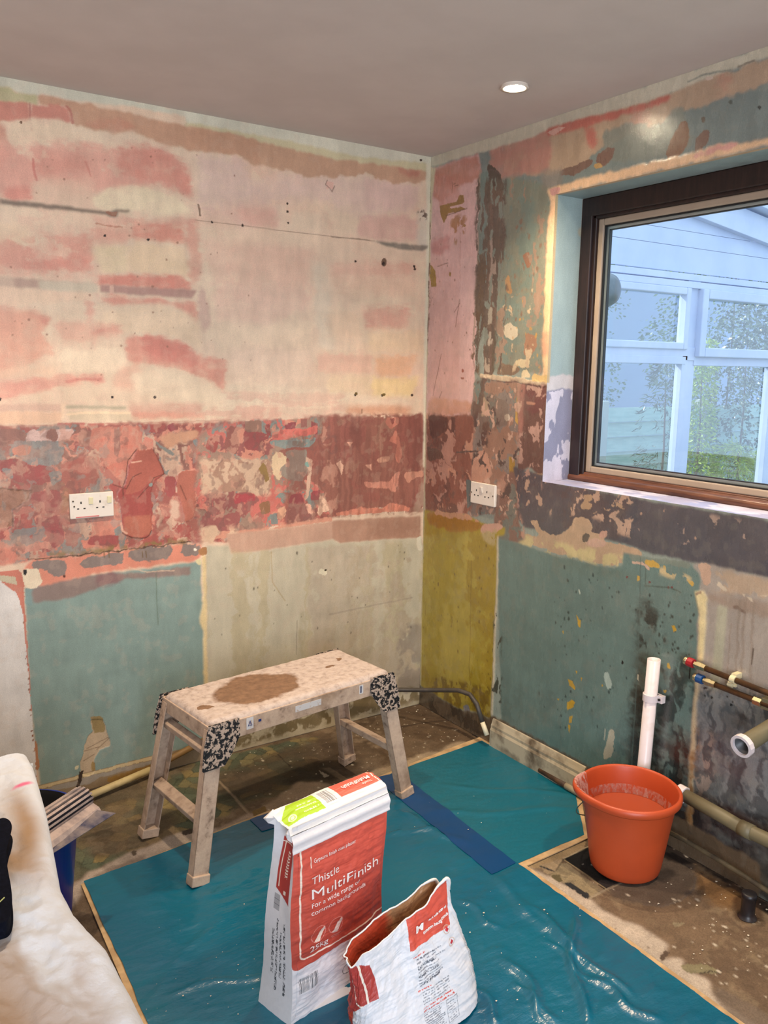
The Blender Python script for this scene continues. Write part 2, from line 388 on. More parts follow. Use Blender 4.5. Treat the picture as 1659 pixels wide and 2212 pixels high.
    P([(90,1330),(240,1340),(240,1400),(90,1390)], (172,136,122), .004, .006, .7)
    P([(250,1345),(625,1366),(625,1425),(250,1402)], (206,194,168), .006, .006, .7)
    P([(640,1372),(1255,1405),(1225,1458),(640,1420)], (166,120,112), .003, .003, .95)
    c.line([(712,1390),(712,1420)], .014, (214,170,150), .002, .002, .9)
    P([(-900,1330),(0,1390),(600,1430),(600,1480),(0,1500),(-900,1480)], (229,196,166), .008, .01, .85)
    P([(630,1440),(1240,1475),(1265,1640),(1205,1600),(1180,1530),(1000,1490),(700,1500),(640,1480)], (212,132,114), .01, .01, .85)
    P([(540,1460),(600,1480),(600,1600),(540,1590)], (210,140,124), .008, .01, .7)
    P([(840,1505),(1020,1495),(1180,1540),(1300,1640),(1300,1790),(1200,1745),(1100,1700),(800,1690),(620,1640),(620,1560)], (228,200,168), .012, .012, .95)
    P([(1262,1400),(1310,1400),(1345,1620),(1300,1690),(1265,1600)], (196,155,144), .01, .01, .75)
    P([(-900,1500),(0,1520),(240,1530),(340,1590),(240,1690),(360,1800),(0,1960),(-900,1960)], (219,150,126), .012, .012, .85)
    P([(240,1570),(320,1560),(345,1585),(230,1700),(300,1640)], (208,128,112), .006, .008, .7)
    P([(360,1600),(620,1600),(780,1640),(790,1700),(400,1760),(360,1680)], (220,160,138), .012, .015, .75)
    P([(560,1665),(770,1635),(775,1665),(570,1695)], (208,132,116), .006, .008, .7)
    P([(360,1785),(800,1780),(805,1870),(745,1930),(400,1930)], (232,208,178), .008, .01, .95)
    P([(-400,1880),(0,1900),(360,1880),(380,1950),(-400,1970)], (230,190,160), .01, .012, .8)
    P([(795,1700),(960,1698),(1150,1738),(1300,1830),(1450,1850),(1432,2070),(1330,1970),(1200,1930),(1100,1900),(960,1880),(850,1870),(805,1852)], (212,136,118), .01, .008, .9)
    P([(900,1705),(1020,1705),(1200,1765),(1270,1850),(1230,1915),(1130,1865),(960,1840),(920,1800)], (205,114,102), .01, .012, .9)
    P([(710,1960),(780,1880),(950,1895),(880,1940),(880,2030),(720,2040)], (220,168,144), .01, .015, .8)
    P([(800,1935),(1000,1905),(1200,1952),(1400,2055),(1440,2160),(1100,2110),(880,2060)], (231,208,178), .01, .015, .85)
    P([(-900,1960),(0,1985),(400,1945),(665,1940),(665,2000),(420,2010),(0,2110),(-900,2110)], (218,140,124), .01, .01, .8)
    c.line([(420,1990),(500,1975),(640,1975)], .008, (200,104,96), .006, .005, .6)
    P([(800,2135),(1280,2130),(1290,2190),(1100,2212),(850,2212)], (210,150,132), .01, .012, .7)
    k_ = (np.clip((c.T-1.33)/.05, 0, 1)*.15*(c.col[..., 1] < .56))[..., None]; c.col = (c.col*(1-k_)+lin((232,206,176))*k_).astype(np.float32)
    c.view(*D)
    P([(-600,70),(440,80),(440,130),(-600,130)], (205,165,145), .004, .004, .7)
    P([(470,85),(900,92),(900,112),(470,108)], (166,158,132), .003, .003, .8)
    P([(480,128),(940,135),(950,200),(500,195)], (212,190,160), .004, .004, .9)
    c.line([(480,152),(620,138),(930,140)], .008, (236,206,170), .003, .002, .9)
    P([(440,70),(460,70),(460,190),(440,190)], (238,205,172), .003, .003, .9)
    P([(-600,130),(440,130),(440,215),(-600,235)], (226,184,152), .004, .004, .85)
    P([(950,130),(1450,140),(1500,180),(960,185)], (222,160,136), .006, .008, .8)
    c.line([(-600,250),(0,240),(440,222),(900,212),(1659,190)], .003, (190,140,118), .002, .002, .7)
    c.line([(420,224),(600,220)], .010, (190,100,90), .003, .003, .8); c.line([(640,222),(740,225)], .010, (190,95,85), .003, .003, .8)
    # ---- patchwork band
    band = [(-900,262),(0,245),(440,238),(900,222),(1659,208),(1659,1060),(1440,1055),(900,1110),(600,1150),(0,1240),(-900,1330)]
    P(band, (206,130,110), .008, .002)
    c.patch(band, (212,140,118), .5, (10, 10), .1, a=.7, k=12)
    c.patch(band, (146,100,88), .56, (11, 9), .012, k=2)
    c.patch(band, (152,84,78), .55, (8, 9), .012, k=7)
    c.patch(band, (136,136,130), .63, (13, 11), .012, k=10)
    c.patch(band, (168,88,80), .60, (9, 15), .012, k=13)
    c.patch(band, (206,170,146), .66, (22, 16), .02, k=9)
    P([(-100,255),(170,262),(205,310),(160,350),(0,390),(-100,380)], (146,100,88), .006); P([(200,262),(540,262),(500,330),(180,345)], (212,180,170), .006)
    P([(345,262),(390,252),(420,310),(400,345),(330,325)], (146,100,88), .004); P([(570,270),(655,265),(650,370),(590,390),(565,330)], (156,106,92), .005)
    P([(650,240),(1030,235),(1010,400),(940,520),(880,640),(760,520),(720,420),(650,380)], (206,126,106), .006)
    P([(815,255),(855,260),(860,390),(845,460),(815,430)], (150,96,86), .003)
    P([(80,345),(450,345),(455,480),(350,530),(220,510),(100,450)], (138,138,134), .008); P([(80,400),(160,365),(230,380),(210,440),(90,440)], (205,135,112), .006)
    P([(-100,480),(130,470),(230,510),(380,520),(400,560),(380,640),(210,665),(60,600),(-100,620)], (158,74,72), .008)
    P([(0,525),(90,540),(100,640),(40,590)], (138,138,134), .006)
    P([(440,490),(600,460),(720,500),(700,600),(650,680),(500,680),(430,600)], (170,96,84), .008)
    P([(700,620),(800,605),(830,640),(700,670)], (128,132,128), .006); P([(350,560),(440,550),(450,630),(360,670)], (130,134,130), .006)
    P([(230,700),(430,700),(440,850),(330,860),(220,800)], (162,80,78), .006)
    P([(250,900),(440,880),(465,1060),(340,1140),(300,1080),(360,1020),(270,1000)], (158,76,76), .006)
    P([(150,960),(330,960),(300,1050),(150,1090)], (132,130,128), .006); P([(200,1020),(235,1000),(235,1050)], (170,84,78), .004)
    P([(60,1110),(360,1060),(370,1100),(150,1150)], (214,146,126), .006); P([(640,1020),(860,1020),(840,1100),(640,1090)], (158,80,76), .006)
    P([(480,930),(570,930),(560,1090),(470,1090)], (160,104,94), .006)
    P([(-300,680),(225,695),(200,760),(90,830),(95,960),(-300,1000)], (150,104,78), .006, h=-.002)
    c.line([(-300,690),(0,682),(225,698),(190,770),(90,830),(90,960)], .004, (96,64,46), .003, .001)
    c.line([(20,690),(30,830)], .005, (110,72,52), .003, .002)
    P([(1040,300),(1110,330),(1080,420),(1010,400)], (216,140,120), .006)
    c.view(*D)
    for q in (band,):
        c.patch(q, (204,152,130), .68, (40, 30), .03, k=3, a=.6, o=3); c.patch(q, (112,78,72), .70, (42, 34), .03, k=6, a=.45, o=3); c.patch(q, (150,150,142), .71, (34, 24), .03, k=9, a=.5, o=3)
        c.patch(q, (120,84,74), .54, (60, 5), .12, k=12, a=.22); c.patch(q, (206,160,138), .60, (8, 26), .08, k=1, a=.3); c.patch(q, (146,112,98), .50, (5, 5), .2, k=14, a=.30)
    # the two big filled chases
    P([(975,405),(1090,400),(1150,500),(1175,575),(1095,640),(1085,740),(1090,900),(1075,1010),(1040,1040),(940,1030),(880,990),(865,900),(850,700),(900,640),(920,520)], (158,78,70), .005, h=.003)
    P([(975,405),(1090,400),(1150,500),(1175,575),(1095,620),(1000,700),(900,720),(905,620),(940,480)], (172,96,80), .004)
    P([(880,880),(1080,870),(1075,1010),(960,1035),(880,990)], (176,104,84), .006, .004)
    for l in ([(975,405),(915,480),(905,600),(880,670),(885,750)], [(1095,405),(1120,450),(1150,510),(1175,575),(1100,605),(1060,670),(985,750)], [(1010,570),(950,600),(905,680),(810,650)], [(865,930),(880,1000),(950,1035),(1050,1035),(1085,980)]):
        c.line(l, .003, (105,58,48), .003, .001)
    c.line([(940,495),(1010,485)], .004, (225,175,150), .002, .001); c.line([(865,930),(880,985),(910,1000)], .007, (215,165,140), .003, .002); c.blob(1080,655,14,14,(140,150,142),.002)
    P([(1265,575),(1330,550),(1400,552),(1440,600),(1450,640),(1430,760),(1390,880),(1330,930),(1310,830),(1280,730),(1255,660)], (176,106,88), .005, h=.002)
    c.line([(1290,655),(1335,760)], .004, (130,76,62), .002, .001)
    P([(1180,590),(1255,600),(1265,720),(1200,760),(1180,700)], (160,84,80), .006)
    P([(1190,230),(1240,212),(1260,260),(1220,280)], (150,66,72), .004); P([(1130,300),(1400,260),(1450,300),(1200,400)], (200,150,120), .01, .004)
    P([(1110,300),(1160,380),(1270,440),(1240,450),(1120,370)], (134,132,124), .006); P([(1380,330),(1470,340),(1480,420),(1420,410)], (132,136,132), .006)
    P([(1220,770),(1290,780),(1290,900),(1230,900)], (205,170,148), .01, .004)
    P([(1320,920),(1420,900),(1510,830),(1440,960),(1400,980)], (158,98,86), .006)
    P([(450,620),(500,700),(480,900),(430,860)], (160,120,90), .01, .01, .6)
    # band, right part
    c.view(*E)
    mid = [(260,200),(900,150),(1000,160),(1000,800),(640,850),(250,905),(100,940),(60,600),(100,250)]
    P(mid, (204,138,116), .008)
    c.patch(mid, (150,92,86), .5, (11, 12), .012, k=2); c.patch(mid, (196,112,100), .55, (14, 10), .02, k=6)
    c.patch(mid, (160,130,112), .55, (12, 13), .02, k=9); c.patch(mid, (132,136,128), .62, (16, 14), .012, k=11)
    rb = [(700,150),(1560,135),(1565,770),(960,810),(640,850),(640,300),(900,180)]
    P([(900,190),(1000,185),(1050,230),(1190,165),(1560,140),(1565,740),(1480,750),(1250,740),(1100,790),(970,790),(880,600),(800,560),(640,520),(600,380),(760,310),(880,300)], (150,98,84), .008)
    c.patch(rb, (150,92,80), .47, (7, 8), .02, k=3, a=.9); c.patch(rb, (160,116,98), .62, (9, 9), .02, k=5)
    c.patch([(1000,150),(1560,135),(1560,560),(1000,420)], (140,84,74), .5, (14, 5), .05, k=8, a=.7)
    P([(1370,240),(1400,300),(1415,400),(1390,460),(1370,430),(1380,330),(1330,310)], (196,124,104), .004)
    P([(1310,160),(1390,150),(1390,195),(1340,240),(1300,200)], (200,128,108), .005); P([(1325,165),(1370,160),(1350,210)], (140,70,64), .004)
    P([(1150,575),(1330,575),(1360,530),(1400,500),(1390,590),(1370,660),(1330,620),(1180,610)], (206,140,118), .005)
    P([(1240,440),(1290,405),(1340,405),(1320,440),(1260,455)], (196,146,122), .005); P([(1420,520),(1550,495),(1550,540),(1470,560),(1455,600)], (200,142,118), .005)
    P([(980,780),(1160,740),(1200,745),(1280,745),(1330,710),(1400,720),(1440,740),(1470,740),(1470,765),(980,800)], (210,134,110), .005)
    P([(985,455),(1010,435),(1035,470),(1020,530)], (222,176,150), .003); P([(1170,465),(1215,460),(1215,500)], (220,165,140), .003); P([(1055,315),(1090,315),(1075,350)], (220,160,136), .003)
    c.line([(1150,590),(1155,470)], .002, (120,60,54)); c.line([(960,200),(940,420),(960,800)], .002, (126,74,62), a=.6)
    # mid, pale mosaic
    P([(550,310),(860,290),(820,350),(640,360),(560,340)], (132,144,138), .006); P([(580,380),(660,400),(660,480),(600,580),(560,500)], (214,186,150), .01)
    P([(640,370),(800,370),(800,480),(780,560),(680,570),(600,500),(680,440)], (146,132,118), .008)
    P([(690,310),(780,310),(770,350),(700,345)], (120,116,106), .004); P([(785,410),(830,430),(820,560),(800,680),(780,700),(800,520)], (204,168,144), .004); c.blob(800,460,20,16,(126,158,146),.004)
    P([(130,440),(560,430),(560,640),(380,650),(120,620)], (172,134,112), .012); c.patch([(100,420),(560,430),(560,660),(100,660)], (208,176,148), .52, (16, 14), .03, k=6, a=.9)
    P([(480,490),(510,445),(530,490),(550,560),(520,590),(505,530),(485,520)], (150,120,72), .004)
    P([(390,180),(500,178),(500,250),(470,260),(385,245)], (148,112,96), .004); P([(385,245),(550,260),(540,300),(490,310),(480,370),(400,370),(380,300)], (152,82,78), .006)
    P([(270,260),(290,205),(320,215),(345,270),(360,350),(330,400),(250,360)], (146,92,82), .005); P([(150,290),(220,260),(215,340),(190,390),(130,360)], (158,86,78), .005)
    P([(520,205),(550,195),(560,280),(525,250)], (146,80,76), .003); P([(640,200),(720,180),(718,240),(660,258)], (140,72,74), .004); P([(820,180),(865,200),(860,270),(825,260)], (144,78,76), .003); P([(750,165),(795,165),(790,215),(755,220)], (150,100,90), .003)
    P([(560,250),(860,210),(860,260),(600,310),(560,290)], (204,110,98), .006)
    P([(330,660),(450,650),(450,700),(330,720)], (172,78,80), .008); P([(680,660),(760,645),(775,720),(670,720)], (150,68,74), .005); P([(820,640),(880,625),(880,690),(820,700)], (160,74,78), .005)
    P([(670,720),(780,720),(800,770),(830,790),(780,830),(650,840),(655,770)], (148,96,88), .005); P([(480,720),(550,695),(555,770),(500,790)], (146,104,76), .006); P([(140,810),(270,790),(360,760),(350,880),(300,910),(150,880)], (156,94,88), .008)
    P([(880,660),(910,680),(945,760),(900,770),(880,800),(860,780)], (226,186,158), .004); P([(780,720),(820,720),(835,800),(800,780)], (222,170,146), .004)
    P([(560,790),(600,780),(605,850),(560,850)], (126,128,122), .004); P([(610,740),(660,730),(640,820),(605,830)], (212,160,130), .008)
    P([(600,860),(850,815),(960,800),(960,830),(600,880),(130,960),(110,900),(250,900)], (206,146,122), .006); c.patch([(100,860),(350,870),(350,960),(100,980)], (216,182,152), .5, (30, 22), .05, k=4)
    c.view(*E)
    c.patch(mid+[(900,150)], (196,146,124), .66, (36, 30), .03, k=3, a=.6, o=3); c.patch(rb, (116,74,64), .52, (70, 4), .12, k=12, a=.4); c.patch(mid, (120,88,80), .68, (40, 30), .03, k=7, a=.45, o=3)
    # strip where tiles ended
    P([(270,915),(600,880),(960,830),(1530,800),(1532,940),(1290,952),(1010,975),(960,952),(600,1010),(480,1030),(300,1045)], (190,152,130), .004, .002)
    P([(960,830),(1530,800),(1532,940),(1290,952),(1010,975),(960,950)], (174,132,110), .004, .003, .8); P([(1200,830),(1530,800),(1530,925),(1200,940)], (160,118,98), .01, .02, .6)
    # grey lower paint
    P([(135,995),(280,990),(300,1045),(480,1030),(600,1010),(960,952),(1010,975),(1290,952),(1545,940),(1545,2300),(1400,2500),(150,2500)], (192,182,158), .003, .002, var=.05)
    c.patch([(135,1040),(1545,950),(1545,2300),(150,2400)], (176,160,122), .56, (26, 1.5), .12, k=3, a=.5)
    c.patch([(800,1000),(1545,960),(1545,1900),(800,1900)], (178,158,138), .5, (6, 1.2), .2, k=8, a=.5); c.patch([(1380,1500),(1540,1500),(1540,2000),(1380,1950)], (140,128,116), .45, (14, 10), .2, k=5, a=.7)
    c.line([(940,1440),(1080,1410),(1480,1330)], .006, (160,146,128), .002, .004, .7); c.line([(560,1030),(570,1230),(610,1290),(650,1350)], .0035, (168,146,106), .003, .003, .8)
    c.line([(728,1480),(725,1700)], .0025, (130,118,104), .002, .002, .8); c.blob(900,1165,32,22,(216,206,178),.006); c.blob(915,1150,8,7,(70,56,40),.001)
    c.specks([(160,1050),(1500,980),(1500,1700),(160,1700)], 34, .002, .0045, (96,86,72), 3, .8, 2.0)
    P([(1505,940),(1540,930),(1540,1030),(1515,1020)], (214,204,180), .005)
    # corner bead
    c.view(*B)
    P([(1440,270),(1475,265),(1465,800),(1440,1600),(1440,2100),(1420,2100),(1425,1500),(1440,800)], (222,212,186), .004, .002, .9)
    c.view(*E)
    c.line([(1572,0),(1570,250),(1560,600),(1553,1200),(1540,1850)], .010, (218,206,176), .002, .002); c.line([(1562,440),(1560,640)], .005, (236,226,200), .002, .001); c.line([(1560,640),(1558,700)], .009, (118,140,132), .001, .001)
    c.patch([(1480,120),(1560,120),(1560,780),(1500,780)], (170,140,120), .5, (30, 12), .05, k=4, a=.8)
    # teal lower paint on the left
    c.view(*D)
    P([(175,1395),(600,1320),(1000,1260),(1440,1200),(1480,2200),(1480,2800),(300,2900),(215,2200)], (134,154,146), .004, .002, var=.05)
    P([(180,1400),(235,1380),(235,1520),(185,1520)], (128,150,146), .004)
    P([(225,1400),(400,1340),(700,1300),(1000,1285),(1375,1240),(1365,1305),(900,1330),(700,1392),(500,1472),(235,1500)], (138,120,112), .005, .003)
    P([(700,1300),(900,1290),(880,1340),(760,1385),(690,1370)], (132,96,96), .01, .01, .8)
    P([(225,1190),(600,1155),(900,1115),(1440,1070),(1440,1190),(1000,1250),(600,1310),(300,1380),(160,1390),(165,1270)], (214,138,114), .006, .002)
    for q in ([(225,1195),(480,1190),(500,1300),(400,1308),(300,1270),(230,1260)], [(590,1180),(900,1120),(890,1215),(680,1250),(570,1255)], [(960,1110),(1240,1085),(1240,1180),(1000,1210),(900,1180)], [(1290,1080),(1430,1070),(1430,1150),(1300,1165)], [(265,1265),(285,1262),(280,1310),(262,1308)]):
        P(q, (136,120,112), .012)
    P([(160,1260),(300,1270),(290,1380),(200,1400),(165,1400)], (226,208,180), .008); P([(165,1262),(190,1262),(190,1302),(167,1300)], (30,22,20), 0, var=0)
    c.patch([(210,1165),(420,1135),(620,1120),(700,1105),(900,1085),(1350,1040),(1360,1068),(900,1118),(700,1140),(400,1172),(210,1192)], (138,112,70), .44, (30, 40), .03, k=5, rag=.008)
    c.line([(200,1192),(600,1152),(900,1115),(1200,1085),(1360,1062)], .004, (84,60,42), .008, .001)
    for x in (745, 780, 1020, 1045): c.line([(x,1130),(x+4,1175)], .003, (110,84,50), .001, .001)
    c.line([(460,1308),(462,1312)], .008, (90,50,40), 0); c.line([(930,1250),(1050,1280),(1250,1270)], .004, (226,190,160), .004, .002, .6)
    c.line([(1118,1290),(1125,1500),(1135,1659)], .003, (96,112,92), .002, .002, .7)
    c.blob(1398,1118,12,10,(240,225,205),.002); P([(1410,1120),(1480,1100),(1478,1165),(1440,1170)], (170,122,80), .006)
    P([(1445,1165),(1475,1160),(1482,1660),(1488,2200),(1462,2200),(1455,1700),(1430,1640),(1455,1450)], (222,198,148), .003, .001, h=.004)
    P([(1400,1190),(1450,1180),(1450,1240),(1400,1220)], (216,204,160), .006)
    # white boxed panel at far left and its torn edge
    P([(-900,1250),(0,1275),(130,1262),(160,1290),(170,1420),(190,1700),(230,2300),(260,2700),(280,2900),(-900,3000)], (196,120,100), .003)
    P([(-900,1290),(0,1300),(110,1310),(120,1370),(30,1350),(-900,1330)], (192,180,152), .003)
    P([(-900,1340),(0,1345),(40,1375),(110,1420),(140,1480),(160,1560),(185,1800),(215,2150),(245,2500),(265,2800),(-900,3000)], (222,216,210), .003, var=.03)
    for i in range(26):
        y = 1640+i*37; c.blob(172+(y-1640)*.075, y, 7, 12, (150,100,76), .004)
    c.view(60, 1550, 4.1475)
    P([(55,130),(85,260),(100,400),(95,490),(70,470)], (178,124,88), .004)
    P([(555,20),(680,20),(700,100),(720,140),(740,200),(745,250),(650,290),(600,370),(610,480),(570,520),(480,520),(470,420),(520,230),(545,160),(580,130)], (188,166,138), .004, h=-.003)
    P([(560,-10),(670,-10),(690,90),(700,130),(590,140),(575,60)], (150,128,84), .004)
    for l in ([(530,280),(720,180)], [(510,300),(640,265)], [(500,390),(600,330)], [(620,290),(735,180)]): c.line(l, .002, (120,96,74), .001, .001)
    P([(470,420),(430,480),(415,440)], (214,204,170), .004); P([(570,400),(610,400),(610,480),(580,510)], (160,132,84), .004)
    P([(40,620),(440,520),(620,470),(1120,340),(1500,250),(2200,50),(2200,400),(1200,700),(40,760)], (150,128,98), .003)
    P([(60,625),(440,525),(620,475),(1120,345),(1120,372),(620,505),(440,550),(60,655)], (206,184,142), .003)
    P([(560,520),(1100,385),(1100,420),(640,540),(560,590),(60,690),(60,660),(440,560)], (160,150,136), .004)
    P([(460,490),(500,480),(480,570),(440,660),(410,670),(450,570)], (60,46,36), .003); c.blob(190,680,22,14,(40,30,26),.003)
    P([(700,545),(1100,420),(1100,470),(700,600)], (160,122,62), .008); c.view(400, 850, 3.016)
    P([(0,2420),(200,2380),(900,2200),(1500,2040),(1530,2000),(1530,2200),(0,2600)], (142,124,84), .006, .004)
    P([(150,2180),(500,2130),(900,2080),(1300,2010),(1545,1915),(1545,1965),(1300,2075),(900,2190),(300,2360),(140,2400)], (196,184,156), .008, .004)
    c.patch([(150,2150),(1545,1900),(1545,2000),(150,2350)], (132,116,84), .5, (14, 14), .08, k=3)
    # white edge along the ceiling
    c.view(*A)
    P([(-1200,-190),(0,40),(1652,355),(1652,392),(860,240),(470,196),(260,152),(240,168),(110,158),(70,118),(0,108),(-1200,-100)], (208,202,180), .004, .002)
    P([(-900,-60),(0,105),(65,112),(95,152),(240,162),(240,232),(190,214),(0,196),(-900,60)], (190,180,138), .004, .003)
    c.view(*B)
    P([(0,-25),(1480,235),(1480,285),(1200,262),(1000,238),(620,150),(200,68),(0,36)], (212,206,184), .005, .002)
    # screw holes, dents, pencil lines
    c.line([(60,622),(340,655),(560,685),(1130,748)], .0025, (150,118,98), .001, .001, .8); c.line([(870,722),(1100,745)], .004, (140,118,100), .002, .001, .8)
    P([(1128,748),(1455,778),(1445,795),(1420,808),(1300,800),(1200,778)], (134,124,110), .003, .001)
    for x, y in ((1017,870),(1368,900),(1372,915),(1017,1668),(1177,1668),(1355,1668),(610,525),(612,572),(616,640),(160,636),(343,655),(1408,265)): c.blob(x, y, 7, 8, (52,34,24), .002, var=0)
    c.blob(1187, 876, 17, 28, (120,92,72), .004); c.blob(1184, 884, 8, 12, (46,30,22), .001); c.line([(1055,1755),(1053,1775)], .006, (150,110,84))
    for x in (1017, 1177): c.blob(x+8, 1662, 10, 8, (110,88,40), .004)
    c.line([(80,530),(90,560),(88,598)], .004, (120,90,70), .003); c.patch([(1390,550),(1450,550),(1450,620),(1390,620)], (110,92,80), .58, (60, 50), .02, k=2)
    P([(840,395),(890,395),(885,440),(845,440)], (222,178,160), .004); c.line([(850,385),(838,410),(880,455),(892,420)], .003, (140,110,96), .003)
    c.view(*A)
    P([(0,826),(210,848),(660,900),(690,912),(740,893),(825,893),(827,910),(755,908),(750,938),(720,942),(660,922),(210,880),(0,860)], (130,112,96), .003, .001)
    P([(-900,740),(0,826),(0,860),(-900,770)], (130,112,96), .003, .001); P([(660,905),(750,908),(745,940),(715,936)], (150,104,82), .004)
    for x, y in ((670,1058),(943,1087),(717,2088),(985,2088),(0,2102)): c.blob(x, y, 9, 10, (40,24,18), .002, var=0)
    c.blob(135,338,8,7,(120,84,60),.002); c.line([(615,985),(780,1006)], .004, (176,110,84), .006, .003, .8); c.line([(1265,860),(1277,930)], .004, (120,96,76), .003)
    c.specks([(0,300),(1600,600),(1600,2000),(0,2000)], 70, .0018, .004, (150,104,84), 5, .8)
    grain(c)
    return c
# ---------------- right wall (window wall) ----------------
def paint_right():
    c = Canvas(0, 0.0, 2.0, 0.0, CEIL, .0027, (140, 150, 140))
    G = (900, 150, 2.2125); H = (1150, 100, 3.26); I = (1150, 600, 3.26); J = (880, 1050, 3.686); K = (1200, 1050, 3.614)
    P = c.poly
    # upper teal
    c.view(*H)
    P([(-600,-200),(2600,-500),(2600,1300),(-600,1800)], (118,128,124), .002, 0, 1, 0, .1)
    P([(-200,650),(300,480),(1000,300),(1659,80),(2600,-200),(2600,100),(1659,265),(1500,310),(1090,465),(1000,480),(860,560),(700,620),(560,700),(440,760),(300,880),(0,900),(-200,900)], (176,150,126), .012, .006)
    P([(-300,680),(100,570),(150,720),(110,880),(0,890),(-300,960)], (178,128,114), .01, .01); P([(150,640),(350,600),(360,760),(180,800)], (172,146,122), .01, .02)
    P([(80,570),(300,520),(700,420),(1000,320),(1060,330),(960,380),(700,470),(420,560),(110,640)], (182,106,92), .008, .003)
    P([(360,560),(450,580),(450,680),(410,760),(380,640)], (180,110,96), .01, .008); P([(680,470),(850,440),(830,640),(700,620)], (176,124,108), .012, .015, .8)
    P([(105,610),(190,565),(230,570),(150,630)], (206,160,146), .003)
    P([(1290,220),(1400,210),(1380,330),(1290,300)], (180,122,106), .012, .02, .8)
    P([(500,600),(700,540),(900,560),(1000,430),(1080,470),(1130,700),(900,780),(500,820)], (126,130,120), .012, .006, .9)
    P([(170,890),(300,840),(380,800),(440,790),(400,850),(330,895),(230,915)], (118,92,80), .006); P([(450,770),(520,720),(590,715),(570,780),(540,820),(480,850),(450,820)], (118,90,78), .005)
    P([(1040,540),(1100,530),(1110,600),(1080,700),(1040,780),(960,810),(940,760),(980,660)], (126,92,72), .008); P([(1200,600),(1245,590),(1245,650),(1180,740),(1140,750),(1140,660)], (118,92,80), .006)
    c.blob(1205,515,16,25,(104,92,80),.004); c.blob(1598,435,12,14,(58,62,60),.003); c.blob(1395,395,18,12,(84,90,84),.004); P([(430,840),(480,820),(500,850),(450,870)], (176,140,90), .004)
    P([(1540,310),(1659,260),(2400,60),(2400,160),(1659,330)], (132,136,126), .01, .006, .7)
    # light strip along the ceiling
    P([(-760,780),(-200,600),(0,535),(600,340),(1100,180),(1659,0),(2600,-310),(2600,-220),(1659,75),(1330,190),(1050,300),(760,400),(300,520),(150,565),(0,640),(-300,730),(-760,860)], (196,188,168), .004, .002)
    c.line([(1100,250),(1200,205),(1400,165)], .006, (120,126,118), .004, .003, .7); c.line([(1450,140),(1560,105)], .006, (110,100,88), .004, .003, .7); c.blob(1240,230,34,10,(200,180,164),.004)
    # pink strip next to the corner
    c.view(*G)
    P([(60,470),(90,470),(300,400),(310,520),(300,700),(290,1000),(280,1350),(272,1660),(40,1655)], (214,174,170), .004, .002)
    P([(70,480),(300,400),(310,520),(200,560),(120,640),(75,600)], (184,126,112), .01, .008); P([(100,560),(200,530),(210,620),(110,660)], (196,140,128), .008, .01, .7)
    P([(70,800),(160,800),(150,870),(75,900)], (190,128,124), .01, .012, .8); c.patch([(60,900),(290,900),(272,1640),(45,1650)], (204,160,152), .5, (8, 4), .2, k=4, a=.6)
    P([(205,900),(285,900),(270,1650),(205,1650)], (222,186,182), .004, .004, .5)
    P([(60,1570),(270,1590),(270,1655),(45,1655)], (192,140,112), .01, .01, .8)
    for q in ([(110,650),(230,625),(225,640),(130,665),(215,660),(240,670),(150,690),(130,740),(115,690)], [(205,600),(225,600),(225,640),(180,655)]): P(q, (146,110,52), .004)
    P([(66,930),(90,960),(95,1040),(70,1040),(62,980)], (150,116,40), .004); c.blob(160,978,5,10,(140,106,50),.002); c.blob(228,745,7,8,(150,114,60),.002); c.patch([(160,700),(240,700),(220,830),(170,830)], (168,120,86), .5, (40, 30), .05, k=3)
    c.line([(140,700),(240,665)], .003, (110,74,56), .002, .001)
    for l in ([(172,540),(168,590)], [(180,560),(200,552)], [(176,548),(186,545)], [(205,1100),(185,1230)], [(180,1160),(205,1120)], [(118,1360),(78,1560)], [(120,1540),(108,1570)], [(100,940),(150,925)]): c.line(l, .0028, (110,74,60), .002, .001)
    c.line([(208,780),(208,1000)], .003, (160,110,96), .002, .001, .6); c.specks([(60,700),(290,700),(272,1640),(45,1650)], 40, .0016, .004, (120,84,66), 6, .9, 1.6); c.blob(220,1440,6,9,(150,84,72),.002); c.blob(218,1475,8,5,(150,84,72),.002)
    # dark torn strip
    P([(300,500),(345,480),(345,900),(290,900)], (106,122,116), .004, .002)
    P([(345,475),(400,500),(415,560),(412,720),(420,800),(400,880),(410,920),(395,1000),(380,1100),(385,1260),(360,1470),(320,1470),(320,1250),(330,1100),(335,800),(340,640)], (104,84,72), .006, h=-.003)
    P([(340,440),(370,470),(405,500),(400,560),(345,560)], (78,62,54), .007); P([(345,800),(380,810),(400,1000),(375,1080),(345,1060),(350,940)], (156,136,124), .01)
    P([(290,880),(330,880),(330,1250),(290,1250),(280,1100)], (96,78,62), .006); c.patch([(260,1150),(300,1150),(300,1480),(262,1400)], (100,78,58), .52, (40, 18), .02, k=5)
    P([(330,1140),(360,1135),(360,1210),(328,1220)], (166,156,140), .006); P([(325,1260),(360,1250),(362,1310),(328,1330)], (170,156,140), .006); P([(325,1370),(345,1380),(350,1450),(322,1440)], (166,150,132), .005)
    P([(370,1240),(390,1250),(375,1440),(355,1460)], (92,80,64), .005); c.line([(305,480),(295,800),(285,1000),(270,1350)], .006, (160,140,124), .006, .002, .8)
    # teal centre with chips
    P([(415,520),(590,540),(640,600),(625,1100),(600,1450),(370,1440),(385,1100),(412,900)], (112,126,116), .006, .003)
    P([(590,480),(700,460),(700,560),(640,600),(600,570)], (138,128,118), .01, .01, .8); c.patch([(415,520),(640,560),(600,1450),(370,1440)], (130,126,108), .52, (12, 5), .12, k=7, a=.6)
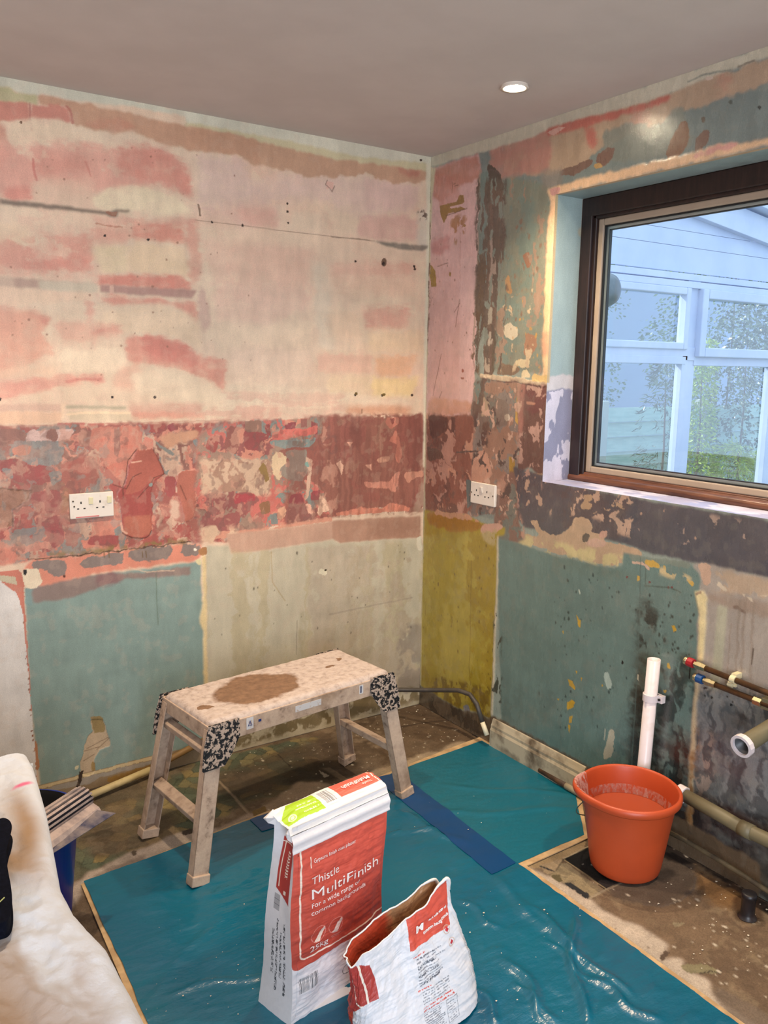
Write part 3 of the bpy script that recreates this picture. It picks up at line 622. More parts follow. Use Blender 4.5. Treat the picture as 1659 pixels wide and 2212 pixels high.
    P([(505,885),(540,870),(545,940),(530,955)], (140,100,78), .004); P([(520,1260),(575,1280),(580,1330),(540,1370),(510,1360)], (150,112,88), .006); P([(420,1000),(440,980),(455,1070),(425,1070)], (170,132,92), .006)
    P([(415,1225),(445,1205),(485,1235),(480,1275),(450,1295),(418,1275)], (196,184,160), .007); P([(470,1390),(540,1380),(545,1410),(500,1430),(465,1410)], (196,180,146), .006); P([(505,1440),(530,1432),(545,1470),(500,1475)], (214,196,160), .004)
    P([(400,1400),(500,1430),(480,1460),(380,1460)], (118,98,80), .006); c.specks([(400,560),(620,600),(600,1430),(380,1430)], 70, .002, .007, (122,96,78), 8, .9, 2.0); c.specks([(400,1100),(620,1100),(600,1430),(380,1430)], 22, .002, .006, (186,140,70), 9, .9, 2.0)
    P([(300,1455),(630,1490),(630,1520),(490,1500),(300,1478)], (196,176,148), .005, h=.002)
    # below the ledge line
    P([(280,1480),(500,1500),(470,2100),(250,2140),(250,1700)], (130,118,110), .006); c.patch([(280,1480),(500,1500),(470,2100),(250,2140)], (108,122,116), .54, (16, 12), .015, k=3); c.patch([(280,1480),(500,1500),(470,2100),(250,2140)], (150,116,98), .55, (14, 12), .02, k=8); c.patch([(270,1480),(360,1480),(330,1900),(250,1900)], (96,74,66), .52, (22, 16), .02, k=12)
    P([(320,1560),(350,1600),(340,1650),(310,1660)], (200,176,146), .004); c.blob(433,1665,14,18,(206,190,170),.004); P([(440,1850),(470,1860),(465,1960),(445,1980)], (160,126,60), .004); P([(480,1560),(500,1580),(490,1700),(470,1680)], (190,150,80), .004)
    # band of the right wall
    rb = [(40,1650),(272,1660),(260,2100),(150,2180),(40,2110)]
    P(rb, (176,132,116), .004); c.patch(rb, (112,78,68), .52, (12, 13), .015, k=4); c.patch(rb, (190,140,116), .56, (16, 10), .03, k=9); c.patch(rb, (134,88,74), .55, (20, 16), .02, k=12)
    P([(60,1655),(150,1660),(145,1720),(80,1770),(60,1740)], (96,68,60), .006); P([(165,1660),(185,1665),(180,1740),(165,1720)], (98,70,62), .003); P([(50,1800),(110,1820),(140,1860),(60,1870)], (104,78,66), .008)
    P([(290,1820),(340,1830),(360,1930),(330,1980),(260,1960),(270,1880)], (190,144,122), .008)
    P([(235,1960),(260,1960),(260,2080),(240,2100)], (92,104,102), .004); P([(378,1960),(420,1980),(470,2000),(470,2110),(400,2120),(378,2080)], (108,116,108), .006); P([(395,1980),(412,1985),(400,2090),(378,2090)], (168,150,128), .005)
    c.line([(190,1830),(290,1825)], .007, (90,74,68), .004, .002)
    P([(300,1520),(440,1600),(430,1700),(300,1740)], (112,90,76), .01, a=.5)
    # vertical chase by the window, mauve then grey plaster
    P([(480,1500),(520,1510),(515,1800),(500,2090),(475,2110),(490,1800)], (168,130,112), .004, h=.002)
    c.view(*I)
    P([(-80,740),(110,745),(100,900),(95,1100),(85,1420),(60,1420),(0,1340),(-60,1340),(-100,1700),(-110,1400),(-80,1000)], (104,76,68), .006, .002)
    P([(-50,760),(105,760),(100,930),(20,960),(-50,920)], (104,62,60), .008, .01); P([(-40,865),(30,880),(20,895),(-40,890)], (170,120,100), .004); P([(-80,750),(-50,750),(-70,1100),(-100,1100)], (160,112,100), .004, .003, .8)
    P([(0,1370),(80,1380),(70,1500),(20,1500),(-70,1440)], (180,146,112), .012)
    c.view(*K)
    P([(-330,-150),(0,-60),(0,-20),(330,45),(1659,270),(2800,470),(2800,900),(1659,720),(1100,600),(690,510),(500,440),(300,400),(100,330),(-10,420),(-120,340),(-240,330),(-330,200)], (84,80,84), .004, .002)
    c.patch([(600,100),(1659,280),(2800,480),(2800,900),(1000,600),(500,440)], (72,72,80), .5, (6, 5), .2, k=6, a=.8); c.patch([(-300,-100),(600,100),(500,430),(-200,320)], (88,76,76), .5, (8, 8), .15, k=3, a=.8)
    P([(120,300),(140,250),(200,240),(260,270),(290,330),(250,350),(340,370),(400,350),(412,385),(360,440),(500,450),(700,520),(650,560),(560,540),(530,520),(520,600),(440,620),(200,570),(0,520),(-100,480),(-330,420),(-330,380),(-220,380),(-120,400),(-180,300),(-210,260),(-150,260),(-110,340),(-60,370),(10,380),(90,340)], (180,152,124), .006)
    c.patch([(-330,380),(0,430),(300,500),(560,560),(520,630),(430,640),(0,540),(-330,440)], (196,180,132), .5, (24, 24), .05, k=3); P([(240,420),(300,400),(400,430),(380,480),(240,470)], (190,156,136), .006); P([(330,380),(360,345),(410,360),(400,400),(340,410)], (186,146,128), .004); P([(210,390),(240,360),(270,380),(250,440),(215,430)], (98,88,78), .004)
    P([(210,70),(290,60),(300,110),(240,120),(290,150),(280,185),(200,175),(195,150),(230,110)], (172,142,112), .006); c.patch([(190,60),(600,60),(560,180),(300,220),(190,180)], (172,144,118), .64, (40, 40), .02, k=5)
    for x, y, a_, b_ in ((670,215,12,30),(850,190,12,30),(425,270,8,28),(915,250,14,14),(765,360,14,8),(735,430,22,14),(815,425,18,12),(1085,400,18,18),(925,500,12,18),(1205,435,10,7),(1130,320,20,8),(-150,130,30,5),(-210,150,20,5)): c.blob(x, y, a_, b_, (172,142,122), .005)
    P([(-460,-40),(-330,-120),(-300,0),(-280,330),(-240,420),(-330,440),(-440,420),(-480,300)], (126, 96, 84), .008, .003); c.patch([(-460,-40),(-330,-120),(-240,420),(-440,420)], (108, 110, 102), .54, (16, 12), .02, k=7); c.patch([(-460,-40),(-330,-120),(-240,420),(-440,420)], (178, 136, 116), .6, (22, 14), .02, k=3)
    # under the black band
    P([(-462,400),(-330,430),(0,545),(430,640),(520,620),(530,520),(700,560),(1050,610),(1130,680),(1140,780),(1120,900),(1150,3000),(-420,3000),(-420,2000)], (100,122,116), .004, .003, 1, 0, .08)
    P([(560,530),(700,550),(1050,600),(1050,640),(900,620),(600,600)], (120,128,116), .006, a=.8); P([(0,540),(660,700),(650,760),(0,640)], (96,112,102), .008, .02, .7)
    for q in ([(700,575),(760,575),(815,620),(810,645),(740,635),(690,600)], [(835,620),(860,620),(865,660),(840,655)], [(985,690),(1085,750),(1070,780),(1040,750)], [(640,700),(662,700),(655,750),(635,740)]): P(q, (188,152,72), .004)
    P([(590,585),(690,600),(740,640),(730,660),(690,620),(600,605)], (190,160,140), .004); c.patch([(800,640),(1060,690),(1050,740),(800,680)], (192,172,130), .56, (50, 50), .03, k=3)
    P([(1050,600),(1230,620),(1659,720),(2800,950),(2800,2600),(1659,2400),(1180,2100),(1040,2180),(1100,1500),(1120,900),(1130,700)], (160,150,140), .006, .003)
    P([(1110,600),(1220,625),(1200,720),(1215,760),(1150,780),(1135,700)], (190,158,136), .006); c.patch([(1230,640),(1659,740),(2400,880),(2400,1000),(1659,880),(1200,800)], (176,154,132), .5, (14, 20), .06, k=6)
    P([(1180,820),(1659,900),(2600,1080),(2600,1200),(1659,1010),(1180,900)], (150,126,108), .01, .01, .6)
    for q in ([(1450,840),(1480,850),(1470,865)], [(1490,870),(1530,870),(1545,910),(1520,890)], [(1560,850),(1640,850),(1640,862)], [(1255,770),(1275,745),(1340,810),(1320,820)]): P(q, (196,180,158), .003)
    c.blob(1405,940,12,8,(130,40,44),.003); c.line([(1400,940),(1475,980)], .009, (124,104,92), .006, .004)
    P([(1265,930),(1345,940),(1300,1400),(1275,1600),(1190,1590),(1225,1400)], (172,168,146), .003, .002)
    for x in (1435, 1480, 1550): c.line([(x,900),(x-30,1500)], .008, (138,122,108), .006, .006, .6)
    c.line([(1545,1270),(1530,1390)], .004, (92,78,66), .001); c.line([(1370,1080),(1300,1900)], .004, (140,120,106), .004, .004, .6)
    # damp and mould lower right
    P([(1130,1620),(1659,1650),(2800,1900),(2800,2900),(900,2900),(1040,2100)], (104,108,110), .02, .03, .9)
    lo = [(1120,1550),(1659,1600),(2600,1800),(2600,2900),(980,2900)]
    c.patch(lo, (80,85,90), .5, (16, 6), .14, k=4, a=.8, fe=.03); c.patch(lo, (134,136,136), .55, (22, 8), .12, k=9, a=.7, fe=.03); c.patch(lo, (58,60,64), .58, (34, 12), .08, k=12, a=.7, fe=.02)
    P([(1360,1780),(1420,1750),(1560,1850),(1600,1920),(1420,1900)], (58,50,46), .02, .015, .8)
    c.specks([(1150,1620),(1500,1640),(1500,1720),(1150,1720)], 5, .003, .006, (40,34,32), 3); c.blob(1222,1652,12,12,(30,26,26),.002); c.blob(1368,1708,11,12,(30,26,26),.002); c.blob(1168,1578,12,8,(52,40,40),.003)
    P([(1100,2200),(1240,2200),(1180,3000),(1000,3000)], (84,82,82), .02, .02, .8); c.patch([(1110,1900),(1250,1900),(1200,2700),(1050,2700)], (150,134,124), .56, (50, 30), .04, k=4, a=.7)
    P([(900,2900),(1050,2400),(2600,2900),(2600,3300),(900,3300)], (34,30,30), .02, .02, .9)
    # black mould on the teal, left of the grey
    P([(655,850),(740,1000),(790,1300),(840,1700),(1060,2000),(1030,2500),(560,2400),(600,1700),(640,1200)], (80,88,80), .02, .05, .5)
    c.patch([(650,900),(800,950),(860,1500),(800,2300),(560,2300),(600,1700),(640,1200)], (40,38,32), .50, (22, 9), .1, k=2, a=.85, fe=.03)
    c.patch([(760,1400),(1090,1350),(1070,2300),(1030,2700),(700,2700)], (40,42,38), .48, (30, 9), .1, k=7, a=.85, fe=.04); c.patch([(560,2000),(1050,2000),(1000,2900),(540,2700)], (28,24,22), .44, (26, 10), .1, k=5, a=.8, fe=.05)
    P([(640,1300),(700,1300),(690,1600),(640,2250),(580,2250),(620,1700)], (60,50,38), .01, .02, .75)
    c.line([(665,560),(655,1100),(630,1600),(590,2250)], .004, (84,98,92), .002, .002, .8); c.line([(1050,1420),(1045,1500)], .005, (30,30,28), .001)
    P([(640,1470),(650,1470),(650,1520),(635,1500)], (180,172,150), .003)
    c.specks([(700,850),(1080,850),(1080,1350),(700,1300)], 60, .002, .005, (50,54,48), 4, .9, 1.8); c.specks([(0,600),(640,700),(600,2150),(-200,2000)], 90, .0018, .005, (48,60,58), 11, .9, 2.0)
    c.patch([(-420,1500),(0,1600),(620,1700),(560,2300),(-420,2000)], (88,104,98), .58, (22, 8), .10, k=6, a=.4)
    for q in ([(90,1690),(130,1665),(155,1680),(140,1730),(90,1745)], [(95,1510),(130,1520),(155,1570),(150,1590),(110,1560)], [(160,990),(180,1040),(200,1050),(195,1110),(180,1100)], [(50,1130),(62,1130),(58,1160)], [(905,1090),(930,1090),(945,1130),(920,1140)], [(868,1380),(890,1385),(900,1430),(875,1420)], [(195,1495),(212,1500),(200,1525)], [(155,1440),(172,1440),(165,1465)], [(5,1660),(30,1665),(25,1680)], [(840,1590),(865,1590),(860,1612),(840,1610)], [(105,1800),(130,1790),(128,1850),(100,1850)], [(95,1860),(118,1870),(105,1930)], [(360,1545),(372,1550),(368,1575)]): P(q, (186,148,52), .003)
    P([(385,1412),(400,1430),(435,1540),(430,1600),(395,1590),(380,1500)], (160,176,166), .008); P([(420,1890),(450,1890),(460,2000),(430,2120),(370,2150),(400,2000)], (176,170,150), .006); c.line([(385,1900),(380,1980)], .004, (180,176,158)); c.line([(185,815),(190,840)], .006, (190,200,186))
    for x, y in ((560,710),(735,752),(880,790),(905,790)): c.blob(x, y, 9, 9, (110,44,44), .003)
    c.line([(700,780),(880,790),(980,830)], .005, (70,84,76), .004, .002, .8); c.line([(705,640),(705,790)], .004, (84,100,92)); c.blob(522,1375,8,18,(30,30,30),.003); c.blob(240,1165,18,10,(44,50,48),.006)
    P([(1085,820),(1160,820),(1185,880),(1180,1000),(1155,1360),(1110,1370),(1125,1000),(1100,900)], (216,198,150), .003, .001, h=.003); P([(1080,815),(1170,830),(1130,860),(1085,850)], (150,128,104), .006)
    P([(1095,1520),(1125,1520),(1100,1800),(1080,2180),(1060,2700),(1030,2700),(1050,2100),(1080,1700)], (186,168,136), .004, .002, h=.003); c.patch([(1080,1800),(1110,1800),(1070,2700),(1020,2700)], (130,96,60), .5, (60, 20), .05, k=4)
    # ochre panel in the corner
    c.view(*J)
    P([(135,185),(230,205),(470,230),(620,300),(780,330),(770,390),(720,400),(715,700),(690,1300),(660,1850),(550,1800),(400,1770),(105,1590),(110,1100),(128,500)], (160,140,46), .003, .001, 1, 0, .1)
    c.patch([(135,320),(710,400),(660,1850),(105,1590)], (172,154,70), .5, (10, 3), .12, k=3, a=.75); c.patch([(135,320),(710,400),(660,1850),(105,1590)], (148,122,34), .52, (8, 2.5), .12, k=8, a=.7)
    P([(140,200),(250,215),(470,245),(620,310),(600,345),(440,370),(330,355),(170,310)], (152,104,32), .01, .006, .9)
    P([(215,190),(480,225),(600,290),(560,290),(400,255),(220,230)], (186,140,110), .008); P([(590,310),(740,290),(770,330),(700,370),(600,380),(575,350)], (196,152,132), .006); c.patch([(580,370),(740,350),(690,470),(640,470)], (178,158,110), .5, (50, 50), .05, k=3)
    c.patch([(130,1500),(660,1600),(660,1850),(400,1770),(120,1590)], (110,86,30), .5, (26, 16), .06, k=5, a=.8); c.line([(510,600),(500,1300),(490,1440),(510,1640)], .004, (120,96,40), .003, .002, .7)
    c.line([(355,1040),(352,1120)], .004, (110,84,30), .002); c.specks([(130,400),(700,450),(660,1800),(120,1560)], 60, .0018, .005, (104,80,28), 8, .9, 2.2)
    P([(715,395),(728,400),(722,760),(705,1200),(690,1640),(680,1830),(664,1830),(680,1500),(698,1000),(712,700)], (200,186,158), .002, .001, h=.003)
    c.line([(126,190),(122,600),(112,1100),(106,1580)], .008, (196,182,140), .001, .001); c.patch([(690,1000),(760,1000),(740,1900),(670,1900)], (60,66,58), .62, (50, 16), .02, k=7)
    P([(440,1745),(480,1740),(500,1790),(450,1790)], (130,128,130), .004)
    P([(20,1570),(105,1592),(400,1772),(550,1802),(660,1852),(680,1830),(1100,2040),(1500,2260),(2800,3000),(2800,3700),(-200,1800)], (92,78,62), .006, .004)
    c.patch([(20,1600),(400,1772),(660,1852),(680,2000),(20,1800)], (66,56,46), .5, (20, 20), .06, k=5)
    c.view(*G)
    P([(62,470),(92,470),(76,600),(60,1000),(45,1650),(40,2110),(32,2110),(38,1650),(52,800)], (200,188,158), .004, .002); c.patch([(50,600),(75,600),(60,1300),(40,1300)], (120,80,66), .6, (80, 20), .02, k=3)
    c.line([(64,440),(66,640)], .004, (100,84,66), .003)
    # pale plaster bead round the window opening
    c.view(*H)
    P([(100,1010),(170,985),(560,880),(960,790),(1290,700),(1659,655),(2600,500),(2600,640),(1659,690),(1260,790),(820,890),(560,945),(180,1042),(170,1100),(165,1300),(150,2300),(80,2300),(95,1600),(110,1250),(135,1100)], (226,186,148), .006, .002, h=.002)
    P([(95,1010),(200,985),(200,1030),(150,1050)], (206,150,140), .006); P([(1100,760),(1290,705),(1500,670),(1400,730),(1150,790)], (206,146,140), .008, .006, .8); P([(100,1500),(150,1500),(150,1650),(95,1650)], (222,160,128), .006, .008, .8)
    c.view(*I)
    P([(95,-100),(140,-100),(128,300),(118,745),(55,735),(60,690),(75,660),(80,300)], (222,188,146), .006, .002, h=.002); P([(0,670),(110,690),(115,740),(0,725)], (206,176,120), .006)
    P([(75,380),(125,380),(122,560),(70,560)], (206,150,124), .008, .008, .7)
    c.view(*K); c.patch([(-330,-100),(600,90),(620,420),(420,330),(280,240),(100,230),(-330,200)], (178, 148, 128), .64, (34, 26), .02, k=8, o=4); c.patch([(500,120),(1659,300),(1659,640),(700,470)], (160, 138, 126), .74, (30, 22), .02, k=8)
    c.view(*G); c.patch([(485,1500),(620,1500),(600,2000),(480,2110)], (176, 140, 126), .64, (30, 24), .02, k=9); c.patch([(415,520),(640,560),(600,1450),(370,1440)], (150, 126, 108), .66, (26, 12), .02, k=2); c.patch([(415,1000),(620,1000),(600,1450),(370,1440)], (190, 168, 138), .72, (34, 22), .02, k=6)
    c.patch([(285,520),(430,520),(425,1450),(275,1450)], (92, 78, 68), .56, (60, 14), .02, k=5); c.patch([(285,520),(430,520),(425,1450),(275,1450)], (122, 128, 118), .64, (50, 16), .02, k=10); c.patch([(280,1480),(510,1500),(480,2130),(250,2130)], (194, 158, 138), .68, (34, 30), .02, k=5); c.patch([(280,1480),(510,1500),(480,2130),(250,2130)], (88, 74, 68), .68, (34, 26), .02, k=13)
    grain(c)
    return c
# ---------------- floor: bare concrete, old lino, glue and dirt ----------------
def paint_floor():
    c = Canvas(2, -3.0, 0.1, -3.3, 0.0, .0042, (112, 94, 74))
    F1 = (1100, 1550, 2.968); F2 = (280, 1370, 2.592); F3 = (60, 1550, 4.1475); F4 = (820, 1400, 5.53); F5 = (1420, 1640, 6.146)
    P = c.poly
    full = [(-3, -3.3), (.1, -3.3), (.1, 0), (-3, 0)]
    c.patch(full, (86, 70, 54), .5, (5, 5), .25, raw=True, a=.7, k=3); c.patch(full, (136, 118, 98), .58, (9, 8), .12, raw=True, a=.5, k=7); c.patch(full, (74, 58, 44), .6, (18, 16), .08, raw=True, a=.6, k=11)
    # crazy-paving pattern lino, left
    c.view(*F3)
    q = [(-400,700), (500,700), (1100,480), (2600,150), (2600,560), (1900,800), (1500,1000), (1150,1130), (900,1230), (700,1320), (500,1420), (-400,1700)]
    sl, m = c.mask(q, .02, .01)
    X, Y = c._wc(sl, .004); g = .052; bi = np.full(X.shape, 9.); b2 = np.full(X.shape, 9.); idc = np.zeros(X.shape)
    for i in (-1, 0, 1):
        for j in (-1, 0, 1):
            gi = np.floor(X/g).astype(int)+i; gj = np.floor(Y/(g*.8)).astype(int)+j
            px = (gi+_rt[0][gi & 255, gj & 255])*g; py = (gj+_rt[1][gi & 255, gj & 255])*g*.8
            d = np.hypot(X-px, (Y-py)); nw = d < bi; b2 = np.where(nw, bi, np.minimum(b2, d)); idc = np.where(nw, _rt[2][gi & 255, gj & 255], idc); bi = np.where(nw, d, bi)
    cols = np.array([lin(x) for x in ((96,100,78), (118,110,78), (84,92,74), (134,118,78), (104,96,70), (78,84,66))])
    cc = cols[(idc*6).astype(int)]; ed = np.clip((b2-bi)/.004, 0, 1)[..., None]; cc = cc*(.55+.45*ed)
    dirt = np.clip((fbm(c.S[sl]*5, c.T[sl]*5, 3, 9)-.42)/.2, 0, 1); mm = (m*(1-.75*dirt))[..., None]; c.col[sl] = c.col[sl]*(1-mm)+cc.astype(np.float32)*mm
    # darker soft-edged patches and paler marks under the hop-up
    c.view(*F2)
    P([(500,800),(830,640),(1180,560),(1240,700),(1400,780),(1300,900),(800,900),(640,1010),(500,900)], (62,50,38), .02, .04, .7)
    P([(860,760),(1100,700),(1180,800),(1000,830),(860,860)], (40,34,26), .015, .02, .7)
    c.line([(500,820),(560,880),(690,1030)], .010, (140,122,100), .003, .003, .8); c.line([(830,670),(900,740)], .004, (40,32,24), .003); c.line([(850,690),(700,640)], .003, (60,48,36))
    P([(690,1000),(800,930),(860,880),(960,820),(1100,830),(1160,850),(900,960),(730,1040)], (138,120,100), .008, .003); P([(150,1260),(600,1090),(740,1040),(690,990),(300,1180),(0,1290),(0,1330)], (150,132,116), .01, .003)
    P([(680,990),(760,960),(780,1010),(700,1040)], (110,88,52), .006); P([(1060,760),(1120,790),(1090,800)], (150,140,124), .003)
    # levelling compound smeared beside the boards
    c.view(*F3)
    P([(440,1480),(560,1370),(760,1290),(920,1200),(1100,1140),(1350,1020),(1700,980),(1700,1180),(1240,1180),(1000,1320),(500,1500),(440,1659),(-200,2000),(-400,1900)], (164,150,138), .008, .002)
    P([(600,1400),(850,1300),(1100,1180),(1000,1320),(600,1450)], (134,120,110), .008, .004); P([(920,1200),(990,1170),(960,1240)], (84,72,60), .004); P([(1360,1015),(1600,960),(1600,1000),(1400,1050)], (70,60,52), .005)
    P([(100,640),(440,540),(650,560),(640,700),(200,800)], (60,48,38), .02, .02, .7)
    c.view(*F4)
    P([(-400,1560),(0,1430),(330,1330),(560,1240),(720,1230),(860,1120),(960,1100),(1010,1110),(1050,1120),(700,1310),(0,1530),(-500,1700)], (158,140,116), .006, .002)
    P([(0,950),(420,480),(500,540),(760,620),(900,780),(1160,900),(1150,1060),(900,1100),(0,1430)], (84,66,48), .01, .03, .6)
    c.line([(200,950),(500,890),(900,850)], .012, (58,44,34), .005, .006, .7); P([(1060,1010),(1200,1040),(1290,1060),(1180,1070)], (30,24,20), .006)
    P([(1230,1060),(1420,1110),(1659,1240),(1659,1330),(1220,1100)], (140,112,84), .004, .003)
    c.specks([(0,450),(900,500),(1200,1000),(400,1280),(-200,1300)], 150, .0015, .0045, (190,180,160), 3, .9, 1.6)
    c.view(*F2); c.specks([(500,760),(1200,560),(1659,400),(1659,640),(800,1000)], 60, .0015, .005, (190,180,160), 13, .9, 1.6)
    # right side
    c.view(*F1)
    P([(700,850),(1200,880),(1659,1150),(2400,1500),(2400,2800),(1900,2800),(1100,1660),(600,1200),(500,1000)], (118,98,78), .01, .01); c.patch([(500,850),(1659,1000),(2400,1600),(2400,2800),(1500,2400),(600,1300)], (96,78,62), .5, (6, 6), .2, k=4, a=.7); c.patch([(500,850),(1659,1000),(2400,1600),(2400,2800),(1500,2400),(600,1300)], (140,122,98), .55, (9, 9), .15, k=8, a=.6)
    P([(1180,930),(1500,1130),(1480,1250),(1300,1200),(1180,1060)], (124,90,52), .02, .02, .8)
    P([(350,905),(500,830),(680,760),(900,900),(740,1040),(630,1090)], (16,14,13), .003, .001); P([(540,1030),(740,1040),(620,1090)], (52,46,42), .006)
    P([(60,930),(460,770),(490,790),(480,840),(350,905),(210,960),(110,960)], (142,122,92), .006); P([(190,945),(350,900),(300,975),(240,1010)], (150,132,106), .006); P([(330,930),(360,920),(600,1100),(510,1155),(270,1010)], (124,112,90), .005); c.patch([(330,930),(600,1100),(510,1155),(270,1010)], (146,132,104), .55, (30, 30), .06, k=3)
    c.line([(200,950),(280,980)], .008, (60,56,52), .004); c.line([(340,1060),(440,1100),(510,1155)], .007, (52,50,48), .006); c.line([(350,905),(640,750)], .004, (150,136,110), .001, .001); c.line([(510,1160),(600,1110),(740,1045)], .004, (150,136,110), .001, .001)
    P([(600,1090),(760,1030),(900,1000),(940,900),(1040,870),(1170,920),(1200,1020),(1160,1120),(1060,1190),(940,1210),(820,1190),(700,1160)], (92,80,70), .008, .004, .85); P([(900,980),(1040,950),(1080,1010),(960,1060)], (60,52,46), .01, .01, .8)
    c.line([(1195,1020),(1180,1100),(1100,1170),(980,1205),(860,1195)], .006, (104,92,82), .002, .002)
    P([(960,700),(1050,760),(1250,880),(1600,1120),(2400,1600),(2400,1900),(1659,1260),(1500,1130),(1200,930),(1100,940),(960,880)], (38,30,26), .008, .006); c.patch([(960,700),(1659,1150),(2400,1600),(2400,1900),(1500,1130),(960,880)], (66,52,44), .55, (14, 14), .1, k=5)
    P([(60,945),(110,950),(270,1020),(520,1160),(600,1230),(720,1290),(820,1320),(950,1400),(1020,1450),(1000,1500),(960,1540),(1110,1530),(1120,1600),(1220,1650),(1280,1680),(1300,1760),(1380,1830),(1540,1930),(1700,2050),(1600,2200),(1400,2010),(900,1640),(560,1400),(300,1180),(50,960)], (184,170,154), .005, .001)
    P([(600,1240),(720,1300),(1000,1460),(960,1500),(700,1400)], (190,176,160), .01, .01, .7); c.specks([(600,1240),(1000,1460),(960,1600),(700,1500)], 12, .002, .004, (90,78,66), 3)
    P([(940,1540),(1000,1490),(1040,1500),(980,1560)], (90,74,62), .006); P([(1090,1580),(1240,1570),(1360,1620),(1340,1640),(1230,1632),(1150,1640)], (128,120,92), .005); c.line([(1225,1636),(1300,1620),(1350,1636),(1360,1618)], .004, (60,52,44)); P([(1040,1310),(1130,1310),(1110,1330),(1060,1340)], (140,128,104), .003)
    c.patch([(1280,1680),(1659,1900),(2200,2400),(1600,2300)], (110,96,84), .48, (6, 6), .05, k=6, a=.8)
    c.specks([(560,1000),(1659,1250),(1659,1900),(900,1400)], 70, .0015, .005, (196,186,168), 5, .95, 1.6); c.specks([(1000,800),(1200,860),(1659,1200),(1500,1130)], 16, .002, .006, (170,160,146), 8)
    P([(1420,1160),(1500,1110),(1600,1180),(1640,1280),(1540,1320),(1440,1280)], (62,40,24), .01, .01, .8)
    P([(190,320),(1000,600),(1200,900),(960,720),(400,480)], (70,58,48), .01, .01, .8)
    c.view(*F1)
    P([(348,903),(500,828),(680,760),(900,900),(735,1035),(610,1095)], (5,5,6), .0015, 0, 1, 0, 0); P([(560,1040),(735,1035),(615,1092)], (44,40,40), .004)
    c.line([(348,903),(640,1108)], .004, (150,134,104), .001, .001); c.line([(350,900),(500,826),(640,752)], .004, (160,146,120), .001, .001); c.line([(505,1158),(600,1110),(745,1042)], .0045, (150,138,118), .002, .001)
    P([(340,1052),(380,1050),(440,1085),(515,1130),(500,1160),(430,1115)], (40,42,46), .005); P([(195,945),(240,958),(300,985),(240,975)], (44,44,46), .004); P([(270,1010),(330,1000),(345,1050),(300,1055)], (92,84,60), .005); c.line([(300,975),(350,905)], .003, (70,60,48), .002, .001)
    c.specks([(420,900),(700,850),(720,1000),(560,1040)], 8, .001, .0035, (200,196,190), 12)
    return c
# =================== the room ===================
OY, OT, OS, OD = -0.7171, 2.0964, 1.1050, 0.1319          # window opening: left edge, head, sill, reveal depth
OY2 = -2.25                                                # its far side, out of the picture
M_wall = painted('old_painted_plaster', .5, 300, .20, .28, .0010, streak=(1, 1, .35), rvar=.2)
M_wall2 = painted('old_gloss_painted_plaster', .27, 300, .20, .30, .0010, streak=(1, 1, .35), rvar=.12)
_p = M_wall2.node_tree.nodes['Principled BSDF']; _p.inputs['Coat Weight'].default_value = .8; _p.inputs['Coat Roughness'].default_value = .05
_n = noise(M_wall2.node_tree, 210, 3, .6); _b = M_wall2.node_tree.nodes.new('ShaderNodeBump'); _b.inputs['Strength'].default_value = 1.0; _b.inputs['Distance'].default_value = .00042; M_wall2.node_tree.links.new(_n.outputs[0], _b.inputs['Height']); M_wall2.node_tree.links.new(_b.outputs[0], _p.inputs['Coat Normal'])
M_floor = painted('bare_dirty_floor', .75, 260, .35, .5, .002, rvar=.2, spec=.3)
M_white = simple('fresh_ceiling_plaster', (196, 186, 180), .85, c2=(202, 192, 186), scale=3, bs=.05, bscale=60)
M_plain = simple('plain_plaster', (205, 190, 170), .8, c2=(190, 172, 152), scale=4)
c = paint_left()
rel = (c.h*.6+(c.wx*.5)*.0012).astype(np.float32)
o = grid_mesh('wall_left', c.S, -rel, c.T, c.col, M_wall); tag(o, kind='structure')
# deep block behind the painted face
def structure(name, a, b, mat, parent=None):
    o = MB().box(a, b).build(name, mat, parent); return tag(o, kind='structure')
c = paint_right(); rel = (c.h*.6+(c.wx*.5)*.0012).astype(np.float32)
drop = (c.S > -OY) & (c.S < -OY2) & (c.T > OS) & (c.T < OT)
# snap the rows and columns next to the opening onto its true edges
S = c.S.copy(); T = c.T.copy(); ia = int(np.floor(-OY/c.step)); S[:, ia] = -OY; ja = int(np.floor(OS/c.step)); T[ja, :] = OS; jb = int(np.ceil(OT/c.step)); T[jb, :] = OT
near = (np.abs(c.S+OY) < .006) | (np.abs(c.T-OS) < .006) | (np.abs(c.T-OT) < .006)
rel = np.where(near & (c.S > -OY-.01), 0, rel)
o = grid_mesh('wall_right', -rel, -S, T, c.col, M_wall2, drop=drop, flip=True); tag(o, kind='structure')
wr_ = o
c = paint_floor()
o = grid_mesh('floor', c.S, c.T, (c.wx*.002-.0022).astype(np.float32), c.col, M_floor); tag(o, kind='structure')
structure('wall_left', (-4.2, .005, -.1), (.0, .30, 2.5), M_plain)
structure('wall_left', (-4.2, -.02, 0), (-2.9, .005, 2.352), M_plain)
for a, b in (((.0045, OY+.003, -.1), (OD+.065, .30, 2.5)), ((.0045, -4.6, -.1), (OD+.065, OY2, 2.5)), ((.0045, OY2, -.1), (OD+.065, OY+.003, OS-.012)), ((.0045, OY2, OT+.003), (OD+.065, OY+.003, 2.5))):
    structure('wall_right', a, b, M_plain)
structure('wall_right', (-.004, -4.6, 0), (.0045, -2.0, OS), M_plain); structure('wall_right', (-.004, -4.6, OT), (.0045, -2.0, 2.352), M_plain); structure('wall_right', (-.004, -4.6, OS), (.0045, OY2, OT), M_plain)
structure('floor', (-4.2, -4.6, -.12), (.2, .2, -.006), M_plain)
structure('ceiling', (-4.2, -4.8, CEIL), (.2, .2, 2.5), M_white)
